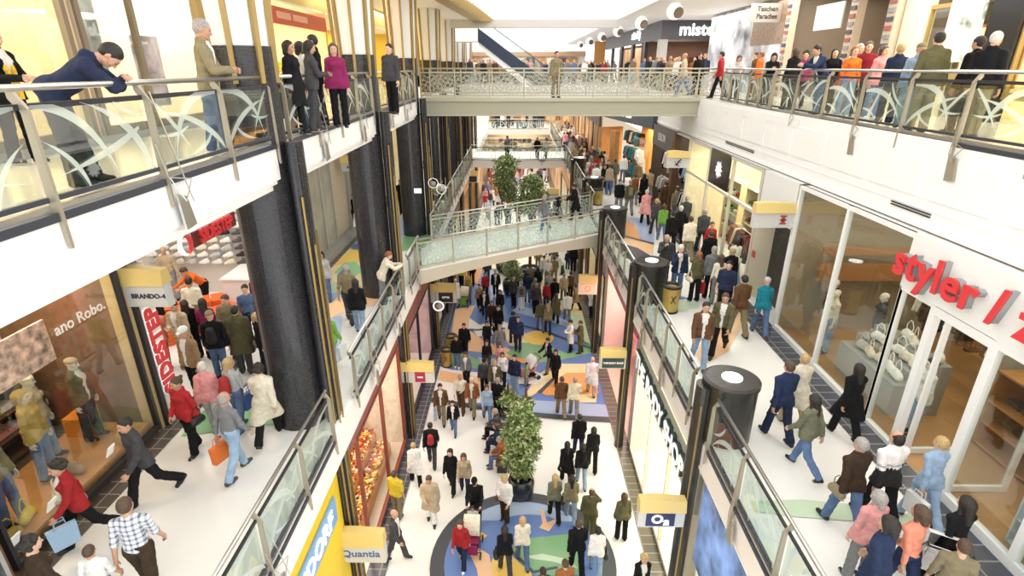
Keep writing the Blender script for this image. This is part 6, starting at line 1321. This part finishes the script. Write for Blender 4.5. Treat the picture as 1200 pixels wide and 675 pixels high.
649 360 0 5 stand m jacket.black pants.black short.hdark h=1.74 | in black behind the red jacket of the group
633 388 0 8 walk m jacket.olive jeans.denim short.hbrown h=1.74 | in olive arm in arm on the yellow disc
641 391 0 0 walk f jacket.khaki pants.navy long.blonde h=1.68 | long blond hair, arm in arm on the yellow disc
651 378 0 0 walk f coat.olive pants.black bob.hbrown h=1.66 | in a long olive coat, back turned
664 378 0 5 walk m jacket.white jeans.grey short.hdark h=1.76 | in a white jacket with dark hair, back turned
660 354 0 0 walk m jacket.beige pants.khaki short.hgrey h=1.76 | in beige ahead of the white jacket
674 364 0 60 walk f coat.tan pants.black bob.hbrown h=1.66 | in a tan coat walking to the right shops
668 350 0 -30 stand f jacket.brown pants.black curly.hdark h=1.66 | in brown beside the tan coat
668 412 0 110 hold f coat.white pants.black short.hdark h=1.66 | in a long white coat reading a leaflet
679 414 0 90 hold m coat.olive jeans.dkgrey short.hbrown h=1.7 | in an olive coat facing the long white coat
643 437 0 120 push m open.black pants.khaki short.hdark h=1.78 pram=1 | in black pushing a white and pink pushchair
650 449 0 165 walk f jacket.black pants.black long.hdark h=1.66 | long dark hair, walking beside the white and pink pushchair
617 452 0 -100 stand m tee.green jeans.grey short.hdark h=1.12 | child in green by the pushchair
637 330 0 0 walk m jacket.white pants.grey short.hbrown h=1.76 | in white far up the ground floor
642 334 0 0 walk m shirt.white pants.khaki short.hwhite h=1.72 | white-haired in white far up the ground floor
649 332 0 5 walk m jacket.tan pants.tan short.hbrown h=1.78 | all in tan far up the ground floor
665 316 0 5 stand m jacket.dkblue pants.navy short.hdark h=1.35 | child in dark blue near the right shops
671 318 0 0 stand m jacket.black pants.black short.hdark h=1.8 | in black next to the child in dark blue
649 308 0 5 stand m jacket.grey pants.grey short.hgrey h=1.74 | in grey under the sloping footbridge
659 322 0 100 bend f jacket.white pants.dkgrey bob.hbrown h=1.6 | bending over something on the ground floor
595 330 0 150 walk m jacket.cream jeans.grey short.blonde h=1.74 | in cream by the shrub under the footbridge
694 374 0 180 stand f jacket.white jeans.navy short.hdark h=1.64 | in white at the pink shop entrance
697 356 0 175 stand m jacket.cream pants.grey short.hbrown h=1.74 | in cream by the orange blade sign
# seated round the planter
585 516 0 80 sit m jacket.dkgrey pants.black ring.hgrey h=1.74 | balding in charcoal sitting on the bench
586 532 0 80 sit f jacket.navy jeans.navy bob.hbrown h=1.64 | in navy sitting in the middle of the bench
590 548 0 95 sit f jacket.rust jeans.denim short.hgrey h=1.64 | in rust sitting at the near end of the bench
'''
POSN = []   # every placed person, for labels that need a neighbour
NAMES = {'m': 'man', 'f': 'woman'}
def pushchair(loc, rz, col, hoodcol, label):
    t = empty('pushchair', loc, rz, label, 'pushchair')
    fr = MB()
    for s in (-.24, .24):
        fr.tube((s, -.32, 1.0), (s, .28, .25), .012, 6).tube((s, -.3, .2), (s, .1, .55), .012, 6).tube((s, -.32, 1.0), (s, -.42, 1.02), .012, 6)
    fr.tube((-.24, -.42, 1.02), (.24, -.42, 1.02), .016, 8).tube((-.24, .28, .2), (.24, .28, .2), .012, 6); frm = fr.build('frame', DARK, t)
    for s in (-.26, .26):
        for y in (-.3, .3):
            w_ = MB(); w_.tube((s-.02, y, .1), (s+.02, y, .1), .1, 16); w_.build('wheel', mat('wheel_black', (.03,.03,.03), .6), frm)
    def fab(n, mb, c): o = mb.build(n, M_cloth(), t, smooth=False); o.color = (*C[c], 1); return o
    st_ = MB().cbox((0, .02, .45), (.4, .42, .06)).cbox((0, -.2, .68), (.4, .06, .5), M=Matrix.Rotation(.35, 4, 'X')).cbox((0, .3, .3), (.36, .05, .3)); fab('seat', st_, col)
    hd = MB(); n = 6
    for i in range(n):
        a, b = R(10 + 100*i/n), R(10 + 100*(i+1)/n); q = [(s, -.22 + .38*math.sin(x) - .05, .72 + .36*math.cos(x)) for x in (a, b) for s in (-.22, .22)]
        hd.add([q[0], q[1], q[3], q[2]], [(0, 1, 2, 3)])
    hd.add([(-.22, -.27 + .38*math.sin(R(10+100*i/n)), .72 + .36*math.cos(R(10+100*i/n))) for i in range(n+1)] + [(-.22, -.25, .7)], [tuple(range(n+2))]); hd.add([(.22, -.27 + .38*math.sin(R(10+100*i/n)), .72 + .36*math.cos(R(10+100*i/n))) for i in range(n+1)] + [(.22, -.25, .7)], [tuple(range(n+2))])
    fab('hood', hd, hoodcol); fab('basket', MB().cbox((0, 0, .24), (.38, .4, .1)), 'black'); return t
def kid(root, n): return [c for c in root.children if c.name.split('.')[0] == n][0]
LV = {0: GF, 1: L1, 2: L2}; ncount = 0
def add_person(px, py, lv, head, pose, sex, top, bot, hair, kw, desc, pos=None, group=None):
    z = LV[lv] + (.006 if lv == 0 else .004); x, y, _ = pos or P(px, py, LV[lv])
    for _ in range(8):   # nobody stands inside a neighbour or a column
        for q_ in POSN:
            if q_[3] == lv:
                dx, dy = x - q_[1], y - q_[2]; d_ = math.hypot(dx, dy)
                if d_ < .47: k_ = (.475 - d_)/max(d_, .02); x += dx*k_; y += dy*k_
        for cx_, cys in ((-4.5, leftY), (4.1, rightY)):
            for cy_ in cys:
                if lv == 0: break
                dx, dy = x - cx_, y - cy_; d_ = math.hypot(dx, dy)
                if (cx_ < 0 or lv == 1) and d_ < .82: x += dx*(.83-d_)/max(d_, .05); y += dy*(.83-d_)/max(d_, .05)
    fem = sex == 'f'; tk, tcx = top.split('.'); bk, bcx = bot.split('.'); hk, hcx = hair.split('.')
    dist = math.sqrt(x*x + y*y + (CAMZ-z)**2); vox = .0115 if dist < 13 else .016 if dist < 23 else .024
    h = float(kw.get('h', 1.7)); who = NAMES[sex] if h > 1.42 else ''
    lab = ('person ' + desc) if True else desc
    root, J, sc = person((x, y, z), R(head), pose, fem, tk, tcx, bk, bcx, hk, hcx, h, vox, lab, group, shoe=random.choice(['black', 'black', 'dkbrown', 'dkgrey', 'white']) if bk == 'jeans' else 'black')
    if pose == 'sit':   # the seat height fixes where the hips are
        pass
    for key in ('bag', 'bag2'):
        if key in kw:
            kind, col, sd = kw[key].split('.'); i = 0 if sd == 'L' else 1
            short = {'shopper': 'carrier bag held by', 'handbag': 'shoulder bag of', 'backpack': 'backpack on the back of'}[kind]
            ds = desc.split(' ', 1)[1] if desc.startswith('person') else desc
            lb = '%s %s the person %s' % (CN[col], short, ds); lb = ' '.join(lb.split()[:16])
            if kind == 'backpack': v = at_joint(root, J, sc, 'chs', (0, -.2, -.28)); bag('backpack', v, R(head), col, lb, .85)
            elif kind == 'shopper': v = at_joint(root, J, sc, 'w%d' % i, (0, 0, -.52)); bag('shopper', v, R(head+90), col, lb, 1.0)
            else: v = at_joint(root, J, sc, 'h%d' % i, ((-.15, .15)[i], 0, -.2)); bag('handbag', v, R(head+90), col, lb, .9)
    if 'check' in kw: tp = kid(root, 't_shirt'); tp.data = tp.data.copy(); tp.data.materials[0] = CHECK
    if 'band' in kw:
        tp = kid(root, 'jacket'); me = tp.data.copy(); tp.data = me; me.materials.append(mat('cloth_black', (.012,.012,.014), .9)); me.materials.append(mat('cloth_grey', (.4,.4,.42), .9)); n = len(me.polygons); c = np.zeros(n*3, np.float32); me.polygons.foreach_get('center', c); zc = c.reshape(-1, 3)[:, 2]
        me.polygons.foreach_set('material_index', np.where(zc < 1.13, 2, np.where((zc > 1.17) & (zc < 1.2), 3, np.where(zc < 1.17, 0, 0))).astype(np.int32)); me.update()
    if 'scarf' in kw:
        s = MB().path([(-.06, .1, 1.36), (-.05, .15, 1.2), (-.03, .17, .85)], .03, 6).path([(.06, .1, 1.36), (.05, .15, 1.2), (.0, .18, 1.0)], .03, 6); s.build('scarf', mat('scarf_yellow', (.8,.5,.03), .8), root)
    if 'pram' in kw or 'pramw' in kw:
        d = Vector((-math.sin(R(head)), math.cos(R(head)), 0)); loc = Vector((x, y, z)) + d*(.98 if 'pram' in kw else .7)
        cc = ('magenta', 'cream') if 'pink' in desc and 'white' not in desc else ('pink', 'white') if 'pink' in desc else ('white', 'white') if 'white' in desc else ('green', 'cream') if 'green' in desc else ('dkgrey', 'black')
        pushchair(loc, R(head), cc[0], cc[1], ' '.join(('%s pushchair pushed by the person %s' % ({'magenta': 'pink', 'pink': 'white and pink', 'white': 'white hooded', 'green': 'pale green', 'dkgrey': 'dark'}[cc[0]], desc)).split()[:16]))
    POSN.append((root, x, y, lv)); return root
def checkmat():
    m = mat('checked_cloth', (.7,.72,.75), .9); nt = m.node_tree; b = nt.nodes['Principled BSDF']; tc = nt.nodes.new('ShaderNodeTexCoord'); out = None
    for ax in (0, 2):
        sp = nt.nodes.new('ShaderNodeSeparateXYZ'); nt.links.new(tc.outputs['Object'], sp.inputs[0]); ml = nt.nodes.new('ShaderNodeMath'); ml.operation = 'MULTIPLY'; ml.inputs[1].default_value = 14; nt.links.new(sp.outputs[ax], ml.inputs[0])
        fr = nt.nodes.new('ShaderNodeMath'); fr.operation = 'FRACT'; nt.links.new(ml.outputs[0], fr.inputs[0]); gt = nt.nodes.new('ShaderNodeMath'); gt.operation = 'GREATER_THAN'; gt.inputs[1].default_value = .62; nt.links.new(fr.outputs[0], gt.inputs[0])
        if out is None: out = gt.outputs[0]
        else: ad = nt.nodes.new('ShaderNodeMath'); ad.operation = 'ADD'; nt.links.new(out, ad.inputs[0]); nt.links.new(gt.outputs[0], ad.inputs[1]); out = ad.outputs[0]
    hf = nt.nodes.new('ShaderNodeMath'); hf.operation = 'MULTIPLY'; hf.inputs[1].default_value = .5; nt.links.new(out, hf.inputs[0])
    mx = nt.nodes.new('ShaderNodeMix'); mx.data_type = 'RGBA'; mx.inputs[6].default_value = (.68,.7,.74,1); mx.inputs[7].default_value = (.12,.14,.22,1); nt.links.new(hf.outputs[0], mx.inputs[0]); nt.links.new(mx.outputs[2], b.inputs['Base Color']); return m
CHECK = checkmat()
for line in PEOPLE.strip().splitlines():
    if line.startswith('#') or 'off=1' in line: continue
    a, desc = line.split(' | '); f_ = a.split(); kw = dict(q.split('=') for q in f_[9:])
    add_person(float(f_[0]), float(f_[1]), int(f_[2]), float(f_[3]), f_[4], f_[5], f_[6], f_[7], f_[8], kw, desc.strip())
# onlookers along the upper right balustrade and on the bridge end: x, y, heading ...
UP = '''
7.75 11.1 -15 stand m jacket.olive pants.khaki short.hdark 1.8 | in a dark olive jacket, tall, back to the upper right rail
8.15 10.3 -60 stand m jacket.black pants.khaki short.hwhite 1.76 | white-haired in black on the upper right gallery
8.35 10.9 20 stand m jacket.black pants.black short.hdark 1.72 | in black just left of the white-haired one upstairs
8.0 11.9 -20 stand f jacket.ltdenim jeans.ltdenim cap.khaki 1.64 | in a denim jacket and khaki cap upstairs
8.05 12.6 -30 stand f jacket.navy pants.navy short.blonde 1.66 | blond in navy upstairs, back to the rail
8.0 14.2 170 stand f shirt.orange jeans.ltdenim bob.hginger 1.66 bag=handbag.red.R | in a bright orange sweater at the upper right rail
8.5 13.9 190 stand f jacket.pink jeans.denim bob.hbrown 1.66 | in a pink patterned top right of the orange sweater
8.6 14.7 160 stand m jacket.dkred pants.black short.hbrown 1.78 | in dark red behind the orange sweater
7.9 15.3 100 rail m open.dkblue jeans.denim short.hdark 1.78 | in a dark blue suit jacket leaning at the upper right rail
8.5 16.0 160 stand f jacket.black pants.black bob.hdark 1.66 | in black behind the suit jacket upstairs
8.9 15.6 190 stand m jacket.white pants.grey short.hgrey 1.76 | in white behind the suit jacket upstairs
7.95 17.1 20 stand f coat.black pants.black bob.hbrown 1.7 | broad, in a black coat, back to the upper right rail
8.0 18.7 165 rail f jacket.black pants.black bob.hdark 1.66 | in black with teal stripes at the upper right rail
8.6 17.8 150 stand f jacket.magenta pants.black curly.hdark 1.64 | in magenta upstairs near the striped pillars
9.0 20.9 100 stand f jacket.salmon pants.brown bob.hginger 1.62 | in salmon beside the picture hoarding
8.7 21.3 70 stand m jacket.orange pants.tan short.hginger 1.7 | in an orange jacket beside the picture hoarding
8.25 22.3 170 rail f jacket.ltgrey pants.black bob.hbrown 1.66 | in pale grey leaning where the lattice footbridge ends
8.0 23.3 60 walk m jacket.red pants.black short.hdark 1.78 | in a red jacket at the right end of the lattice footbridge
7.6 24.9 200 stand m jacket.black pants.black short.hdark 1.74 | in black on the right end of the lattice footbridge
6.9 24.5 60 walk m jacket.beige jeans.denim bald.hbrown 1.76 | in beige and jeans on the lattice footbridge
9.6 24.0 90 stand m jacket.brown pants.brown short.hdark 1.74 | in brown behind the end of the lattice footbridge
'''
for line in UP.strip().splitlines():
    a, desc = line.split(' | '); f_ = a.split(); kw = dict(q.split('=') for q in f_[9:]); kw['h'] = f_[8]
    add_person(0, 0, 2, float(f_[2]), f_[3], f_[4], f_[5], f_[6], f_[7], kw, desc.strip(), pos=(float(f_[0]), float(f_[1]), 0))
# the far crowds: each somebody of their own, drawn a handful of pixels high
TOPC = ['black', 'black', 'dkgrey', 'navy', 'grey', 'brown', 'white', 'cream', 'beige', 'red', 'olive', 'dkblue', 'ltgrey', 'rust', 'tan', 'pink', 'denim']
CROWD_BITS = []
def attr_mat(name, rough):
    m = bpy.data.materials.new(name); m.use_nodes = True; nt = m.node_tree; b = nt.nodes['Principled BSDF']; b.inputs['Roughness'].default_value = rough
    a = nt.nodes.new('ShaderNodeAttribute'); a.attribute_name = 'Tint'; nt.links.new(a.outputs['Color'], b.inputs['Base Color']); return m
def swallow(root):   # far too small to tell apart: joins the one far crowd object
    rm = Matrix.Translation(root.location) @ root.rotation_euler.to_matrix().to_4x4() @ Matrix.Diagonal((*root.scale, 1))
    for ch in list(root.children):
        me = ch.data; n = len(me.vertices); co = np.empty(n*3, np.float32); me.vertices.foreach_get('co', co)
        M = np.array(rm @ ch.matrix_local, np.float32); co = co.reshape(-1, 3) @ M[:3, :3].T + M[:3, 3]
        ls = np.empty(len(me.polygons), np.int32); lt = ls.copy(); me.polygons.foreach_get('loop_start', ls); me.polygons.foreach_get('loop_total', lt)
        li = np.empty(len(me.loops), np.int32); me.loops.foreach_get('vertex_index', li); CROWD_BITS.append((co, li, lt, tuple(ch.color))); bpy.data.objects.remove(ch)
    bpy.data.objects.remove(root)
def flush_crowd(name, label):
    me = bpy.data.meshes.new(name); V = np.concatenate([b[0] for b in CROWD_BITS]); off = np.cumsum([0] + [len(b[0]) for b in CROWD_BITS])
    LI = np.concatenate([b[1] + off[i] for i, b in enumerate(CROWD_BITS)]); LT = np.concatenate([b[2] for b in CROWD_BITS])
    me.vertices.add(len(V)); me.vertices.foreach_set('co', V.ravel()); me.loops.add(len(LI)); me.loops.foreach_set('vertex_index', LI.astype(np.int32))
    me.polygons.add(len(LT)); me.polygons.foreach_set('loop_start', np.concatenate([[0], np.cumsum(LT)[:-1]]).astype(np.int32)); me.polygons.foreach_set('loop_total', LT)
    me.polygons.foreach_set('use_smooth', [True]*len(LT)); me.update(calc_edges=True)
    a = me.color_attributes.new('Tint', 'FLOAT_COLOR', 'POINT'); a.data.foreach_set('color', np.concatenate([np.tile(np.array(b[3], np.float32), (len(b[0]), 1)) for b in CROWD_BITS]).ravel())
    me.materials.append(attr_mat('far_crowd_cloth', .85)); o = bpy.data.objects.new(name, me); COL.objects.link(o); tag(o, label, 'crowd', kind='stuff'); CROWD_BITS.clear()
def crowd(n, region, lv, place, group, seed, mind=.5, heads=(0, 180), stuff=False):
    r = random.Random(seed); pts = []; tries = 0
    while len(pts) < n and tries < 4000:
        tries += 1; x, y = region(r)
        if all((x-a)**2 + (y-b)**2 > mind**2 for a, b in pts): pts.append((x, y))
    for x, y in pts:
        sex = r.choice('mf'); tc = r.choice(TOPC); bc = r.choice(['denim', 'black', 'dkgrey', 'khaki', 'navy', 'ltdenim']); hc = r.choice(['hdark', 'hbrown', 'hbrown', 'blonde', 'hgrey', 'hginger'])
        kw = {'h': r.uniform(1.6, 1.82)}; g_ = group + ', ' + CN[tc]
        rt = add_person(0, 0, lv, r.choice(heads) + r.uniform(-25, 25), r.choice(['walk', 'stroll', 'stand', 'walk']), sex, r.choice(['jacket', 'jacket', 'open', 'coat', 'hoody']) + '.' + tc, ('jeans' if 'denim' in bc else 'pants') + '.' + bc, r.choice(['short', 'short', 'bob'] if sex == 'm' else ['long', 'bob', 'bun', 'curly']) + '.' + hc, kw, 'in a %s top %s' % (CN[tc], place), pos=(x, y, 0), group=g_)
        if stuff: POSN.pop(); swallow(rt)
U = lambda a, b, c, d: (lambda r: (r.uniform(a, b), r.uniform(c, d)))
crowd(26, U(-3.2, 2.5, 46, 62), 0, 'in the far ground floor crowd behind the trees', 'far ground floor crowd', 1, .55)
crowd(70, U(-3.4, 3.4, 44, 72), 0, 'far back on the ground floor', 'farthest ground floor crowd', 12, .5, stuff=True)
crowd(10, U(1.2, 3.3, 33, 42), 0, 'in the ground floor crowd right of the trees', 'ground floor crowd right of the trees', 2, .6)
crowd(34, U(3.95, 5.5, 30.5, 44), 1, 'on the far right gallery before the amber shops', 'far right gallery crowd', 3, .5)
crowd(22, U(3.95, 5.4, 44, 62), 1, 'at the very end of the right gallery', 'end of the right gallery crowd', 4, .5, stuff=True)
crowd(3, U(-1, 3, 43.6, 44.2), 1, 'at the rail of the curved cross platform', 'cross platform', 5, .6, (180,))
crowd(26, U(-3.2, 3.2, 66.5, 70), 1, 'on the farthest cross gallery', 'farthest cross gallery crowd', 6, .4, stuff=True)
crowd(60, U(-4.5, 8.6, 42.2, 52), 2, 'in the upper hall seen over the lattice footbridge', 'upper hall crowd', 7, .55, stuff=True)
crowd(80, U(-9, 10, 50, 70), 2, 'deep in the upper hall under the escalator', 'deep upper hall crowd', 8, .6, stuff=True)
crowd(16, U(7.6, 8.9, 27, 38), 2, 'on the upper right walkway near the dark fascia', 'upper right walkway crowd', 9, .5, stuff=True)
crowd(8, U(9.4, 14, 35.5, 38.0), 2, 'outside the dark corner shop upstairs', 'corner shop crowd', 10, .6, stuff=True)
flush_crowd('crowd', 'distant crowd in the upper hall and at the far ends of the galleries')
# keep every label inside sixteen words and make the ones that clash differ by what stands next to them
for root, x, y, lv in POSN: root['label'] = ' '.join(root['label'].split()[:16])
# mannequins of the window at bottom left and of the second right window
def mannequin(x, y, z, rz, top, tc, bot, bc, hair, hc, label, h=1.74, pose='stand', fem=True):
    root, J, sc = person((x, y, z), R(rz), pose, fem, top, tc, bot, bc, hair, hc, h, .0115, label)
    root.name = 'mannequin'; root['category'] = 'mannequin'; kid(root, 'body').color = (.7, .62, .5, 1); return root
mannequin(-7.7, 6.3, L1+.3, -80, 'hoody', 'khaki', 'jeans', 'denim', 'cap', 'cream', 'mannequin in a khaki hooded top nearest the corner of the left window')
mannequin(-7.95, 7.3, L1+.3, -70, 'jacket', 'gold', 'jeans', 'denim', 'bob', 'gold', 'mannequin with a golden fur collar in the left window')
mannequin(-8.25, 7.75, L1+.3, -60, 'jacket', 'beige', 'jeans', 'ltdenim', 'beret', 'cream', 'mannequin in a cream hat and beige jacket in the left window')
mannequin(-7.95, 8.35, L1+.3, -80, 'open', 'olive', 'pants', 'dkgrey', 'beret', 'beige', 'mannequin in an olive open jacket at the far end of the left window')
mannequin(-9.2, 8.6, L1+.02, -80, 'coat', 'olive', 'pants', 'dkgrey', 'bald', 'beige', 'mannequin in a long olive coat at the back of the left window')
mannequin(-8.7, 5.9, L1+.02, -60, 'coat', 'dkbrown', 'pants', 'black', 'bald', 'beige', 'mannequin in a dark brown coat behind the khaki hooded one')
mannequin(7.85, 12.4, L1+.02, 90, 'shirt', 'cream', 'jeans', 'ltdenim', 'bald', 'beige', 'mannequin in a striped pale sweater in the first right window')
mannequin(8.2, 13.1, L1+.02, 100, 'jacket', 'black', 'jeans', 'ltgrey', 'bald', 'beige', 'mannequin in a black jacket in the first right window')
mannequin(8.9, 12.2, L1+.02, 60, 'jacket', 'dkgrey', 'pants', 'grey', 'bald', 'beige', 'mannequin in charcoal deeper in the first right window')
mannequin(7.8, 9.0, L1+.02, 80, 'jacket', 'white', 'jeans', 'ltdenim', 'short', 'hdark', 'mannequin in white with sunglasses beside the open shop door')
# ------------------------------------------------------------------ light
w = bpy.data.worlds.new('daylight'); scene.world = w; w.use_nodes = True
w.node_tree.nodes['Background'].inputs[0].default_value = (1, .985, .96, 1); w.node_tree.nodes['Background'].inputs[1].default_value = WORLD
def area(x, y, z, sx, sy, e, col=(1, .95, .88), rot=(0, 0, 0)):
    l = bpy.data.lights.new('lamp', 'AREA'); l.shape = 'RECTANGLE'; l.size = sx; l.size_y = sy; l.energy = e; l.color = col
    o = bpy.data.objects.new('lamp', l); COL.objects.link(o); o.location = (x, y, z); o.rotation_euler = rot; return o
for y in (4, 12, 20, 28, 36): area(-5.6, y, 10.45, 2.2, 5, 150*LM)
for y in (50, 66, 84): area(5.5, y, 10.4, 3, 10, 300*LM); area(-5.5, y, 10.4, 3, 10, 300*LM); area(0, y, 10.4, 5, 10, 350*LM)  # unseen area lights added because the upper hall floor blocks the daylight
for y in (5, 14, 23, 32): area(-8.5, y, 14.9, 4, 6, 260*LM); area(10, y, 14.95, 4, 6, 260*LM)
for y in (43, 55, 70): area(0, y, 4.9, 5, 8, 220*LM)  # unseen lights added to brighten the far ground floor
scene.view_settings.view_transform = 'Standard'; scene.view_settings.look = 'None'; scene.view_settings.exposure = EXPO; scene.view_settings.gamma = 1; scene.view_settings.use_curve_mapping = False
c = scene.cycles; c.max_bounces = 8; c.diffuse_bounces = 4; c.glossy_bounces = 3; c.transmission_bounces = 4; c.transparent_max_bounces = 24; c.sample_clamp_indirect = 6; c.caustics_reflective = False; c.caustics_refractive = False
c.use_denoising = True; c.denoiser = 'OPENIMAGEDENOISE'
